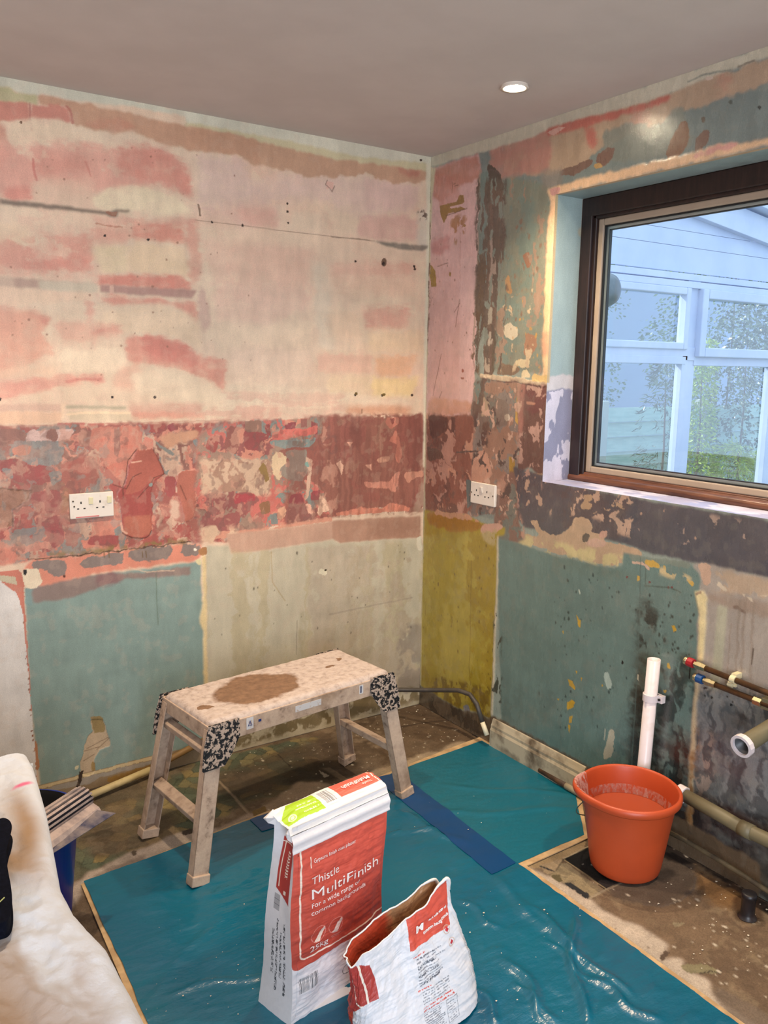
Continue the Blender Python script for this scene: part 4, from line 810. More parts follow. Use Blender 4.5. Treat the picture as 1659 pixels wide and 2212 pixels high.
structure('wall_far', (-4.3, -4.8, -.1), (-4.1, .2, 2.5), M_plain)
structure('wall_back', (-4.2, -4.8, -.1), (-3.6, -4.6, 2.5), M_plain); structure('wall_back', (-1.9, -4.8, -.1), (.2, -4.6, 2.5), M_plain); structure('wall_back', (-3.6, -4.8, 2.2), (-1.9, -4.6, 2.5), M_plain)
# --- reveals of the window
def reveal(name, n1, n2, f, paint):
    a, b = np.meshgrid(np.linspace(0, 1, n1), np.linspace(0, 1, n2)); X, Y, Z = f(a, b)
    return tag(grid_mesh(name, X, Y, Z, paint(X, Y, Z), M_wall), kind='structure')
def p_left(X, Y, Z):
    d = X; n = fbm(d*26, Z*14, 4, 3); n2 = fbm(d*40, Z*40, 3, 7)
    up = lin((158, 176, 174)); lo = lin((146, 144, 164)); wh = lin((214, 206, 216)); ed = 1.46+.02*(fbm(d*30, Z*0, 2, 5)-.5)
    C = np.where((Z > ed)[..., None], up, lo); k = ss(.50, .53, n+.10*np.sin(d*24)-.05)*(Z < ed-.03); C = C*(1-k[..., None])+wh*k[..., None]
    st = ss(.03, .02, np.abs(Z-ed)); C = C*(1-st[..., None])+lin((206, 198, 196))*st[..., None]
    e = ss(.016, .008, d)*(Z > 1.46); C = C*(1-e[..., None])+lin((196, 172, 132))*e[..., None]
    e = ss(.020, .010, np.hypot(d-OD, Z-1.985)); C = C*(1-e[..., None])+lin((176, 172, 152))*e[..., None]
    return C.astype(np.float32)
reveal('trim_1', 60, 400, lambda a, b: (a*OD, OY+0*a, OS+b*(OT-OS)), p_left)
def p_head(X, Y, Z):
    C = np.zeros(X.shape+(3,))+lin((146, 164, 164)); e = ss(.020, .012, X); return (C*(1-e[..., None])+lin((200, 168, 134))*e[..., None]).astype(np.float32)
reveal('trim_2', 30, 60, lambda a, b: (a*OD, OY+b*(OY2-OY), OT+0*a), p_head)
def p_sill(X, Y, Z):
    n = fbm(X*20, Y*9, 4, 2); C = np.zeros(X.shape+(3,))+lin((160, 158, 182)); k = ss(.48, .56, n)[..., None]; C = C*(1-k)+lin((196, 192, 208))*k
    k = ss(.58, .66, fbm(X*30, Y*12, 3, 9))[..., None]; return (C*(1-k)+lin((150, 156, 190))*k).astype(np.float32)
reveal('trim_3', 50, 500, lambda a, b: (a*OD, OY+b*(OY2-OY), OS+.0015*(fbm(a*3, b*60, 3, 4)-.5)), p_sill)
# --- window: hardwood frame darkened as backlit, bottom rail in a lit tone, cream bead, glass
M_wood = simple('hardwood_backlit_tone', (46, 28, 25), .45, c2=(28, 17, 16), scale=9, thr=(.35, .65), bs=.25, bscale=30, sc3=(6, 6, .8))  # backlit shade of the frame is put into this wood colour
M_woodh = simple('hardwood_rail_lit_tone', (112, 70, 50), .36, c2=(70, 40, 30), scale=9, thr=(.35, .65), bs=.25, bscale=30, sc3=(6, .8, 6))  # same hardwood in a lighter copy, as the lit bottom rail
M_bead = simple('cream_casement', (156, 138, 120), .42, c2=(164, 146, 128), scale=5)
M_gask = simple('black_rubber_gasket', (18, 18, 20), .6); M_spacer = simple('aluminium_spacer', (176, 186, 184), .35, .7)
win = thing('window_1', (OD, OY, OS), None, None); win['kind'] = 'structure'
def wpart(name, boxes, mat, bev=0, seg=2):
    b = MB()
    for (y0, z0, x0), (y1, z1, x1) in boxes: b.box((x0, min(y0, y1)-OY, z0-OS), (x1, max(y0, y1)-OY, z1-OS))
    return b.build(name, mat, win, bevel=bev, seg=seg)
fy, ft, fb = -.777, 2.023, 1.138
wpart('window_frame', [((OY, OS, 0), (fy+.012, ft+.015, .06)), ((fy+.02, OS, .012), (fy, ft+.015, .06)), ((OY2, OS, 0), (OY2+.06, OT, .06))], M_wood, .004, 3)
wpart('window_frame', [((OY, ft+.01, 0), (OY2, OT, .06)), ((OY, ft, .012), (OY2, ft+.02, .06))], M_wood, .004, 3)
b = MB()   # moulded bottom rail: half-round nosing
prof = [(.06, -.002), (.0, -.002), (-.004, .004), (-.005, .012), (0, .021), (.006, .024), (.014, .0255), (.016, .033), (.06, .033)]
n = len(prof); vs = [(x, y, z) for y in (0.0, OY2-OY) for x, z in prof]
b.add(vs, [(i, i+1, n+i+1, n+i) for i in range(n-1)]); b.build('window_rail', M_woodh, win, smooth=False, bevel=.002)
def ring(y0, z0, y1, z1, t, x0, x1, mat, name, bev=.002):
    return wpart(name, [((y0, z0, x0), (y0-t, z1, x1)), ((y1+t, z0, x0), (y1, z1, x1)), ((y0-t, z0, x0), (y1+t, z0+t, x1)), ((y0-t, z1-t, x0), (y1+t, z1, x1))], mat, bev)
Y2 = OY2+.06
ring(fy, fb, Y2, ft, .0225, .022, .05, M_bead, 'casement_bead', .004)
ring(fy-.0225, fb+.0225, Y2+.0225, ft-.0225, .004, .030, .052, M_gask, 'gasket', 0)
ring(fy-.0265, fb+.0265, Y2+.0265, ft-.0265, .009, .040, .052, M_spacer, 'glazing_spacer', 0)
ring(fy-.0355, fb+.0355, Y2+.0355, ft-.0355, .003, .040, .052, M_gask, 'gasket', 0)
M_glass = glassmat('window_glass', (.95, .98, 1.0))
MB().add([(.037, fy-.02-OY, fb+.02-OS), (.037, Y2+.02-OY, fb+.02-OS), (.037, Y2+.02-OY, ft-.02-OS), (.037, fy-.02-OY, ft-.02-OS)], [(0, 1, 2, 3)]).build('pane', M_glass, win)
M_skirt = simple('dirty_old_white_gloss', (176, 164, 140), .45, c2=(92, 78, 62), scale=9, thr=(.46, .66), bs=.2)
# --- old skirting left on the window wall, stops by the bucket
b = MB(); pr = [(0, 0), (-.018, 0), (-.018, .072), (-.013, .082), (-.013, .092), (-.008, .104), (-.004, .116), (0, .118)]
vs = [(x, y, z) for y in (-.505, -1.0) for x, z in pr]; n = len(pr)
b.add(vs, [(i, i+1, n+i+1, n+i) for i in range(n-1)]+[tuple(range(n)), tuple(range(n, 2*n))[::-1]])
tag(b.build('trim_4', M_skirt, bevel=.001), kind='structure')
# --- downlights
M_ring = simple('white_enamel', (226, 216, 204), .35); M_lens = emit('lit_lens', (1, .86, .60), 130)
def downlight(x, y, label):
    t = thing('ceiling_downlight', (x, y, CEIL), label, 'light', group='recessed ceiling lights')
    MB().lathe([(.040, .004), (.040, 0), (.041, -.006), (.044, -.009), (.034, -.009), (.029, -.003), (.027, .0)], 48).build('trim_ring', M_ring, t, smooth=True)
    MB().lathe([(.0, -.0055), (.015, -.006), (.026, -.0045), (.0275, -.001)], 32).build('lens', M_lens, t, smooth=True)
    l = lamp('downlight_beam', 'SPOT', (x, y, CEIL-.02), DOWN_W, DOWN_COL, (0, 0, -1), spot_size=math.radians(112), spot_blend=.9, shadow_soft_size=.028)
    return t
downlight(-.322, -.848, 'round lit recessed downlight in the ceiling near the window')
for x, y in ((-1.50, -.848), (-.322, -2.10)): downlight(x, y, 'recessed downlight in the rest of the ceiling')
# =================== polythene, boards and tape on the floor ===================
def fl(u, v, z=0): P = on(2, z, u, v); return (P[0], P[1])
M_board = simple('thin_plywood', (196, 166, 124), .7, c2=(168, 138, 100), scale=18, bs=.2)
M_comp = simple('dusty_board_edge', (160, 142, 122), .8, c2=(140, 122, 104), scale=14)
def slab(pts, z0, z1, name, mat, bevel=.0005):
    n = len(pts); b = MB(); b.add([(x, y, z) for z in (z0, z1) for x, y in pts], [tuple(range(n))[::-1], tuple(range(n, 2*n))]+[(i, (i+1) % n, n+(i+1) % n, n+i) for i in range(n)])
    return b.build(name, mat)
main = [fl(182, 1908), fl(575, 1762), fl(815, 1686), fl(1118, 1868), fl(1589, 2212)]
d = np.array(main[4])-np.array(main[3]); d /= np.linalg.norm(d); q4 = tuple(np.array(main[4])+d*.55)
d2 = np.array(fl(320, 2212))-np.array(main[0]); q5 = tuple(np.array(fl(320, 2212))+d2/np.linalg.norm(d2)*1.2)
MAIN = [main[0], main[1], main[2], main[3], q4, q5]
UP = [fl(815, 1686), fl(900, 1652), fl(1040, 1602), fl(1240, 1712), fl(1262, 1806), fl(1118, 1868)]
out = [fl(175, 1912), fl(575, 1755), fl(815, 1680), fl(960, 1622), fl(1040, 1592), fl(1252, 1703), fl(1270, 1812), fl(1138, 1872)]
e = tuple(np.array(q4)+np.array([.014, .004])); g = tuple(np.array(q5)+np.array([-.03, 0]))
o = slab(out+[e, g], .0002, .0032, 'plywood_underlay', M_board); tag(o, 'thin tan board under the teal polythene, its pale edge showing', 'board')
m_, nt, p = _mat('teal_polythene'); n1 = noise(nt, 3.0, 3, .5); r = ramp(nt, n1.outputs[0], [(.35, L((2, 86, 114))), (.65, L((4, 95, 120)))]); nt.links.new(r.outputs[0], p.inputs['Base Color'])
p.inputs['Roughness'].default_value = .24; p.inputs['Specular IOR Level'].default_value = .6; nz = noise(nt, 9, 5, .6, sc3=(1, 2.2, 1)); bump(nt, p, nz.outputs[0], .5, .012); nz = noise(nt, 60, 3, .6); bump(nt, p, nz.outputs[0], .3, .0015); M_poly = m_
m_, nt, p = _mat('greener_polythene'); p.inputs['Base Color'].default_value = (*L((14, 96, 116)), 1); p.inputs['Roughness'].default_value = .3; nz = noise(nt, 9, 5, .6, sc3=(1, 2, 1)); bump(nt, p, nz.outputs[0], .5, .01); M_poly2 = m_
def folds(x, y):
    h = 0
    for (ax, ay, bx, by, wd, hh) in FOLDS:
        L_ = math.hypot(bx-ax, by-ay); t = ((x-ax)*(bx-ax)+(y-ay)*(by-ay))/L_**2; dd = ((x-ax)*(by-ay)-(y-ay)*(bx-ax))/L_+.012*np.sin(t*7+ax*9)
        h = h+hh*np.exp(-(dd/wd)**2)*ss(-.12, .12, t)*ss(1.12, .88, t)
    return h
def pf(u, v, u2, v2, wd, hh): a = fl(u, v); b_ = fl(u2, v2); return (*a, *b_, wd, hh)
FOLDS = [pf(640,1850,960,1790,.012,.006), pf(860,1760,1010,1830,.014,.007), pf(1230,1990,1260,2212,.010,.013), pf(1150,1970,1350,2150,.012,.010), pf(1100,2080,1200,2212,.014,.010),
         pf(1280,2120,1420,2212,.012,.008), pf(1060,1900,1250,2060,.018,.007), pf(1010,2120,1080,2212,.012,.009), pf(280,2050,560,1950,.02,.003), pf(300,2180,470,1990,.012,.004), pf(360,2150,560,2110,.008,.006),
         pf(430,1960,560,1880,.016,.004), pf(240,1960,420,1935,.02,.003), pf(940,1760,1240,1750,.015,.005), pf(960,1700,1240,1720,.012,.005), pf(1180,2040,1300,2140,.006,.006), pf(1120,2130,1180,2212,.006,.008), pf(1000,1950,1080,2010,.01,.006)]
def polysheet(poly, z, mat, name, amp, step=.007):
    xs = [a for a, b_ in poly]; ys = [b_ for a, b_ in poly]; bm = bmesh.new()
    nx = int((max(xs)-min(xs))/step)+2; ny = int((max(ys)-min(ys))/step)+2
    V = [[bm.verts.new((min(xs)+i*step, min(ys)+j*step, 0)) for i in range(nx)] for j in range(ny)]
    for j in range(ny-1):
        for i in range(nx-1): bm.faces.new((V[j][i], V[j][i+1], V[j+1][i+1], V[j+1][i]))
    n = len(poly); ar = sum(poly[i-1][0]*poly[i][1]-poly[i][0]*poly[i-1][1] for i in range(n)); s = 1 if ar > 0 else -1
    for i in range(n):
        (x1, y1), (x2, y2) = poly[i-1], poly[i]; nn = Vector((y2-y1, -(x2-x1), 0))*s
        bmesh.ops.bisect_plane(bm, geom=bm.verts[:]+bm.edges[:]+bm.faces[:], dist=1e-6, plane_co=(x1, y1, 0), plane_no=nn, clear_outer=True)
    me = bpy.data.meshes.new(name); bm.to_mesh(me); bm.free(); k = len(me.vertices); a = np.empty(k*3, np.float32); me.vertices.foreach_get('co', a); a = a.reshape(-1, 3)
    x, y = a[:, 0].copy(), a[:, 1].copy(); nn = fbm(x*5+3, y*9, 4, 4); f = folds(x, y)
    a[:, 2] = z+amp*(nn-.3)+f*.8+amp*.6*ss(.45, .75, fbm(x*16, y*30, 3, 9))
    a[:, 0] += (fbm(x*9, y*9, 2, 2)-.5)*.008; a[:, 1] += (fbm(x*9, y*9, 2, 5)-.5)*.008
    me.vertices.foreach_set('co', a.ravel()); me.polygons.foreach_set('use_smooth', [True]*len(me.polygons)); me.materials.append(mat); me.update()
    return link(name, me)
cx_, cy_ = np.mean(MAIN, 0)
o = polysheet(MAIN, .0048, M_poly, 'polythene_sheet', .0035); tag(o, 'large creased teal polythene sheet covering the floor', 'floor sheet')
o = polysheet(UP, .0040, M_poly2, 'polythene_sheet', .002); tag(o, 'smaller green-teal polythene sheet beyond the dark blue tape, by the skirting', 'floor sheet')
M_tape = simple('dark_blue_tape', (2, 62, 112), .3, bs=.3, bscale=20)
def strip(name, q, z, mat, label, n=40):
    a, b_, c_, d_ = [np.array(fl(*k)) for k in q]; t = np.linspace(0, 1, n)[:, None]; P0 = a+(b_-a)*t; P1 = d_+(c_-d_)*t
    s = np.linspace(0, 1, 8)[None, :, None]; G = P0[:, None]*(1-s)+P1[:, None]*s; X, Y = G[..., 0], G[..., 1]
    Z = z+.0035*(fbm(X*5+3, Y*9, 4, 4)-.3)+folds(X, Y)*.8+.0021*ss(.45, .75, fbm(X*16, Y*30, 3, 9))
    o = grid_mesh(name, X, Y, Z, None, mat); return tag(o, label, 'tape')
strip('tape_fold_strip', [(808, 1684), (1062, 1894), (1114, 1868), (862, 1672)], .0064, M_tape, 'long dark blue tape strip joining the two polythene sheets')
strip('tape_fold_strip', [(540, 1775), (566, 1800), (600, 1790), (580, 1760)], .0072, M_tape, 'short dark blue strip standing in for a sheet fold behind the full plaster bag')  # added strip in place of another fold of the polythene
# loose crumbs
def crumbs(name, regions, label, c_, seed, r0, r1, group=None):
    R = random.Random(seed); b = MB()
    for (us, n) in regions:
        for _ in range(n):
            u = R.uniform(us[0], us[2]); v = R.uniform(us[1], us[3]); x, y = fl(u, v)
            if x > -.02 or y > -.02: continue
            r = R.uniform(r0, r1)*R.random()**1.2+.0008; k = R.randint(3, 5); a0 = R.random()*6; pts = [(x+r*R.uniform(.6, 1.2)*math.cos(a0+i*2*math.pi/k), y+r*R.uniform(.5, 1)*math.sin(a0+i*2*math.pi/k)) for i in range(k)]
            z = (us[4] if len(us) > 4 else .0); h = r*.35
            b.add([(p[0], p[1], z) for p in pts]+[(x, y, z+h)], [(i, (i+1) % k, k) for i in range(k)])
    return tag(b.build(name, c_), label, 'debris', kind='stuff')
M_crumb = simple('plaster_crumb', (206, 196, 176), .9)
crumbs('plaster_crumbs', [((600,1560,1040,1640), 50), ((840,1500,1000,1600), 60), ((620,1620,820,1680), 16), ((1480,1900,1659,2100), 40), ((1400,1850,1600,1980), 20), ((480,1600,760,1680), 14)], 'pale plaster crumbs scattered over the bare concrete', M_crumb, 3, .002, .0062)
crumbs('plaster_crumbs', [((300,1950,560,2200,.008), 26), ((1000,1900,1300,2200,.013), 26), ((860,1720,1200,1800,.009), 14)], 'tiny pale specks lying on the teal polythene', M_crumb, 8, .0016, .003)

# =================== hop-up work platform ===================
bench = thing('work_platform', (-.963, -.530, .0035), 'low aluminium hop-up caked in dried plaster, standing half on the polythene', 'step stool', rz=math.atan2(.1, .855))
m_, nt, p = _mat('plaster_caked_aluminium'); n1 = noise(nt, 26, 6, .65); n2 = noise(nt, 7, 4, .6)
r = ramp(nt, n1.outputs[0], [(.30, L((120, 100, 84))), (.42, L((176, 152, 132))), (.62, L((196, 172, 150))), (.8, L((150, 126, 106)))])
r2 = ramp(nt, n2.outputs[0], [(.52, (1, 1, 1)), (.66, (.62, .56, .50))]); cc = mixc(nt, 1, r.outputs[0], r2.outputs[0], 'MULTIPLY'); nt.links.new(cc, p.inputs['Base Color']); p.inputs['Roughness'].default_value = .75; bump(nt, p, n1.outputs[0], .6, .003); M_al = m_
m_, nt, p = _mat('plaster_caked_deck'); n1 = noise(nt, 40, 6, .7); r = ramp(nt, n1.outputs[0], [(.30, L((150, 134, 124))), (.5, L((186, 170, 160))), (.7, L((198, 184, 174)))])
tc = nt.nodes.new('ShaderNodeTexCoord'); nn = noise(nt, 12, 5, .6); wp = nt.nodes.new('ShaderNodeVectorMath'); wp.operation = 'SCALE'; wp.inputs['Scale'].default_value = .09; nt.links.new(nn.outputs['Color'], wp.inputs[0])
ad = nt.nodes.new('ShaderNodeVectorMath'); nt.links.new(tc.outputs['Object'], ad.inputs[0]); nt.links.new(wp.outputs[0], ad.inputs[1])
def spot(cx, cy, rx, ry, rot=0):
    mp = nt.nodes.new('ShaderNodeMapping'); mp.vector_type = 'TEXTURE'; mp.inputs['Location'].default_value = (cx+.045, cy+.045, 0.0); mp.inputs['Rotation'].default_value = (0, 0, rot); mp.inputs['Scale'].default_value = (rx, ry, 100)
    nt.links.new(ad.outputs[0], mp.inputs[0]); g = nt.nodes.new('ShaderNodeVectorMath'); g.operation = 'LENGTH'; nt.links.new(mp.outputs[0], g.inputs[0]); return ramp(nt, g.outputs['Value'], [(.88, (1, 1, 1)), (1.0, (0, 0, 0))]).outputs[0]
brown = ramp(nt, n1.outputs[0], [(.3, L((104, 78, 58))), (.7, L((140, 108, 82)))]).outputs[0]; cc = r.outputs[0]
for s_ in (spot(-.095, .0, .165, .118, .1), spot(-.305, -.045, .026, .018), spot(.20, .005, .026, .012), spot(.27, .05, .014, .010)): cc = mixc(nt, s_, cc, brown)
nt.links.new(cc, p.inputs['Base Color']); p.inputs['Roughness'].default_value = .85; bump(nt, p, n1.outputs[0], .8, .004); M_deck = m_
m_, nt, p = _mat('splattered_black_plastic'); n1 = noise(nt, 95, 4, .6, sc3=(1, 1, 1)); r = ramp(nt, n1.outputs[0], [(.495, L((16, 16, 20))), (.53, L((176, 156, 140)))]); nt.links.new(r.outputs[0], p.inputs['Base Color']); p.inputs['Roughness'].default_value = .5; bump(nt, p, n1.outputs[0], 1, .004); M_brk = m_
HX, HY, HZ = .348, .150, .478
xs = np.linspace(-HX, HX, 230); ys = np.linspace(-HY, HY, 100); X, Y = np.meshgrid(xs, ys)
rr = .022; ex = np.maximum(np.abs(X)-(HX-rr), 0); ey = np.maximum(np.abs(Y)-(HY-rr), 0); dd = np.minimum(np.hypot(ex, ey), rr)
Z = HZ-(rr-np.sqrt(np.maximum(rr*rr-dd*dd, 0)))*.9+.0022*(fbm(X*60+5, Y*60, 4, 2)-.5)*2
o = grid_mesh('deck', X, Y, Z, None, M_deck, bench)
b = MB()
for s in (-1, 1): MB().box((-HX+.002, s*HY-.0025, HZ-.070), (HX-.002, s*HY+.0025, HZ-.014)).build('side_rail', M_al, bench, bevel=.002)
b = MB()
for s in (-1, 1): MB().box((s*HX-.0025, -HY, HZ-.060), (s*HX+.0025, HY, HZ-.014)).build('end_rail', M_al, bench, bevel=.002)
def leg_pt(sx, sy, t):   # t=0 top, 1 foot
    return Vector((sx*(HX-.022+(.427-.018-(HX-.022))*t), sy*(HY-.012+(.179-.012-(HY-.012))*t), (HZ-.03)*(1-t)+.0*t))
for sx in (-1, 1):
    for sy in (-1, 1):
        a, e_ = leg_pt(sx, sy, 0), leg_pt(sx, sy, 1); b = MB()
        up = Vector((sx, 0, 0))
        d = (e_-a).normalized(); wv = Vector((1, 0, 0)); wv = (wv-d*wv.dot(d)).normalized(); dv = d.cross(wv)
        # U-section channel: web faces front/back, two flanges run inward
        def plate(o1, o2, t1, t2):
            vs = []
            for P in (a, e_): vs += [P+wv*w_+dv*h_ for w_, h_ in ((o1, t1), (o2, t1), (o2, t2), (o1, t2))]
            b.add(vs, [(0,1,2,3), (7,6,5,4), (0,4,5,1), (1,5,6,2), (2,6,7,3), (3,7,4,0)])
        q = dv.dot(Vector((0, sy, 0))); q = 1 if q > 0 else -1
        plate(-.026, .026, q*.010, q*.0135); plate(-.026, -.0225, q*-.018, q*.0135); plate(.0225, .026, q*-.018, q*.0135)
        lg = b.build('leg', M_al, bench, bevel=.0015)
        f0 = leg_pt(sx, sy, .93); f1 = leg_pt(sx, sy, 1.0)+Vector((0, 0, .001))
        MB().bar(f0, f1, .058, .040, up=Vector((0, 1, 0))).build('rubber_foot', M_al, lg, bevel=.003)
        # corner bracket: plastic cover over rail and leg head
        b = MB(); yb = sy*(HY+.003); y2 = sy*(HY+.009)
        prof = [(sx*(HX+.004), HZ-.010), (sx*(HX-.090), HZ-.010), (sx*(HX-.092), HZ-.058), (sx*(HX-.060), HZ-.108), (sx*(HX-.036), HZ-.135), (sx*(HX+.030), HZ-.135), (sx*(HX+.022), HZ-.075)]
        def sl(z): return sy*max(0, (HZ-.03-z))*.066
        n = len(prof); b.add([(x, yb+sl(z), z) for x, z in prof]+[(x, y2+sl(z), z) for x, z in prof], [tuple(range(n)), tuple(range(n, 2*n))[::-1]]+[(i, (i+1) % n, n+(i+1) % n, n+i) for i in range(n)])
        b.build('corner_bracket', M_brk, bench, bevel=.003)
    for t, nm, wd in ((.16, 'upper_crossbar', .030), (.60, 'lower_crossbar', .038)):
        a = leg_pt(sx, -1, t); e_ = leg_pt(sx, 1, t); b = MB(); b.bar(a, e_, wd, .022, up=Vector((sx*.2, 0, 1))); b.build('crossbar', M_al, bench, bevel=.003)
M_stick = simple('white_sticker', (206, 204, 204), .5, c2=(190, 170, 150), scale=60, thr=(.55, .6)); M_blueink = simple('blue_print', (30, 50, 110), .5)
def sticker(x, w_, h_, mat, z=HZ-.036, name='safety_label', tri=False):
    b = MB(); y = -HY-.0032
    if tri:
        s = MB().box((x-w_/2, y, z-h_/2), (x+w_/2, y+.0006, z+h_/2)).build(name, mat, bench)
        b.add([(x-.008, y-.0006, z-.008), (x+.008, y-.0006, z-.008), (x, y-.0006, z+.010)], [(0, 1, 2)]); b.add([(x-.0045, y-.0009, z-.006), (x+.0045, y-.0009, z-.006), (x, y-.0009, z+.004)], [(0, 1, 2)]); b.f = b.f[:1]; b.build('warning_triangle', M_blueink, s)
        MB().add([(x-.0048, y-.0009, z-.006), (x+.0048, y-.0009, z-.006), (x, y-.0009, z+.0052)], [(0, 1, 2)]).build('triangle_centre', mat, s); MB().box((x-.0008, y-.0013, z-.003), (x+.0008, y-.0011, z+.003)).box((x-.0008, y-.0013, z-.0052), (x+.0008, y-.0011, z-.004)).build('exclamation_mark', M_blueink, s)
    else: b.box((x-w_/2, y, z-h_/2), (x+w_/2, y+.0006, z+h_/2)); return b.build(name, mat, bench)
sticker(-.215, .024, .036, M_stick, tri=True); sticker(.215, .016, .030, M_stick); sticker(.214, .007, .024, M_blueink, name='blue_print')
sticker(-.18, .010, .008, M_blueink, name='blue_print'); sticker(.0, .10, .02, M_stick, name='torn_label')

# =================== plaster bags ===================
M_bag = painted('printed_paper_sack', .5, 90, .05, .14, .0012, rvar=.1)
RED = lin((206, 88, 72)); REDD = lin((172, 60, 54)); PAPER = lin((218, 218, 222)); LIME = lin((160, 196, 24)); INK = lin((70, 72, 78)); CREAM = lin((236, 222, 206))
M_print = simple('white_print', (232, 226, 222), .55)
TW0, TW1 = math.radians(9), math.radians(14.0)
BW, BD, BH = .286, .112, .500
def noise1(a, b_, k): return fbm(np.asarray(a, float), np.asarray(b_, float), 4, k)-.5
def bag_point(x, y, z):
    """x across (0..BW), y into depth (0..1), z up -> bag space, with slumps and creases"""
    x = np.asarray(x, float); y = np.asarray(y, float); z = np.asarray(z, float); t = np.clip(z/BH, 0, 1)
    D = BD*(1-t)+.070*t; D = D*(1-.0*t)
    X = x-.004*np.sin(np.pi*t)*0; cxn = (x/BW-.5)*2
    bul = .016*np.sin(np.pi*np.clip(t*1.02, 0, 1))**.8*(1-cxn**2)
    Xo = x+(.012*(1-t)**2*cxn)+.004*np.sin(t*9)*(np.abs(cxn) > .9)
    Yf = -bul*ss(1.0, .85, t)*1.0-.006*(1-t)**3; Yb = D+bul*.7
    Yo = Yf+(Yb-Yf)*y
    nz_ = noise1(x*22, z*22, 3)*.012+noise1(x*9+4, z*60, 6)*.007*ss(0, .1, np.abs(z-.25)+.05)
    Yo = Yo+nz_*(.5-y)*2*ss(0, .12, np.minimum(x, BW-x)/BW+.04)*ss(.0, .04, BH-z+.002)
    return Xo, Yo, z
def twist(X, Y, Z):
    th = TW1+(TW0-TW1)*ss(0, .46, Z); return X*np.cos(th)-Y*np.sin(th), X*np.sin(th)+Y*np.cos(th), Z
bag = thing('plaster_bag', (-1.362, -1.366, .006), 'full unopened white and red sack of finish plaster standing on the sheet', 'bag')
# front
nx, nz = 260, 420; x, z = np.meshgrid(np.linspace(0, BW, nx), np.linspace(0, BH, nz)); C = np.zeros(x.shape+(3,))+PAPER
wob = noise1(x*30, z*30, 8)*.003
m = (z > .137+wob*.6-.000*x) & (z < .441+wob) ; corner = (x < .012) & (z < .149) & (np.hypot(x-.012, z-.149) > .012); m &= ~corner
C[m] = RED; dk = m & (z < .33)
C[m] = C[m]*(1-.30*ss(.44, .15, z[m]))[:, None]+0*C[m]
ln = m & (((np.abs(x-.0215) < .0018) & (z > .172)) | ((np.abs(z-.154) < .0018) & (x > .040)) | ((np.abs(np.hypot(x-.0395, z-.172)-.018) < .0018) & (x < .0395) & (z < .172))); C[ln] = CREAM
bc = (x > .022) & (x < .070) & (z > .070) & (z < .108); code = (np.sin(x*2600)+np.sin(x*1730+1)+np.sin(x*4100)) > .1; C[bc & code] = INK; C[bc & ~code] = lin((226, 226, 228))
v = (np.abs(x-.048) < .0008) & (z > .385) & (z < .412); C[v] = CREAM
for cx0 in (.072, .122):
    rr_ = np.hypot(x-cx0, z-.203); C[m & (np.abs(rr_-.0205) < .0007)] = lin((226, 150, 136)); lf = (rr_ < .0195) & (z-.203 < (x-cx0)*.9-.001+.004*np.sin((x-cx0)*160)) & (z-.203 > (x-cx0)*1.6-.025); C[lf & m] = CREAM if cx0 < .1 else lin((226, 206, 196))
    C[m & (np.abs(z-.176) < .0012) & (np.abs(x-cx0) < .014) & (np.sin(x*1900) > -.4)] = lin((226, 150, 136)); C[m & (np.abs(z-.171) < .0010) & (np.abs(x-cx0) < .010) & (np.sin(x*1700) > -.4)] = lin((226, 150, 136))
em = (np.hypot(x-.165, z-.052) < .014) & (np.hypot(x-.165, z-.052) > .0125); C[em] = INK
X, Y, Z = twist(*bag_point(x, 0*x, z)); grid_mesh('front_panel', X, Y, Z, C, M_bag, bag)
y, z = np.meshgrid(np.linspace(0, 1, 60), np.linspace(0, BH, nz))
X, Y, Z = twist(*bag_point(0*y+BW, y, z)); grid_mesh('side_gusset', X-.006*np.sin(np.pi*y)*ss(.3, .5, Z), Y, Z, np.zeros(y.shape+(3,))+PAPER, M_bag, bag)
C = np.zeros(y.shape+(3,))+PAPER; yy = y*.115; a_ = z-.006
m = (yy > .014) & (yy < .082) & (z < .452) & (z > .300+(yy-.014)*.35); C[m] = REDD; C[m & ((np.abs(yy-.072) < .002) | (np.abs(z-.440) < .0015) & (yy > .03)) & (z < .442) & (z > .33)] = CREAM
t_ = (z > .36) & (z < .425) & (((np.sin(z*900+np.sin(yy*500)) > .0)) & (np.abs(yy-.040) < .007)); C[m & t_] = CREAM; C[m & (np.abs(yy-.040) < .006) & (z > .318) & (z < .328)] = CREAM
for i, yc in enumerate((.030, .046, .062, .078)):
    L0, L1 = (.10, .22) if i % 2 else (.06, .25); k = (np.abs(yy-yc) < .0042) & (z > L0) & (z < L1) & (noise1(z*260, yy*500, i) > -.02); C[k] = INK
k = (yy > .06) & (yy < .085) & (z > .27) & (z < .31) & (np.sin(z*2400) > 0); C[k] = INK
gus = .020*np.sin(np.pi*y)*ss(.36, .5, z)+.004*np.sin(np.pi*y)
X, Y, Z = bag_point(0*y, y, z); X = X+gus-.006*np.sin(np.pi*y)*ss(.3, .1, z); X, Y, Z = twist(X, Y, Z); grid_mesh('side_gusset', X, Y, Z, C, M_bag, bag, flip=True)
x, z = np.meshgrid(np.linspace(0, BW, 60), np.linspace(0, BH, 100)); X, Y, Z = twist(*bag_point(x, 0*x+1, z)); grid_mesh('back_panel', X, Y, Z, np.zeros(x.shape+(3,))+PAPER, M_bag, bag, flip=True)
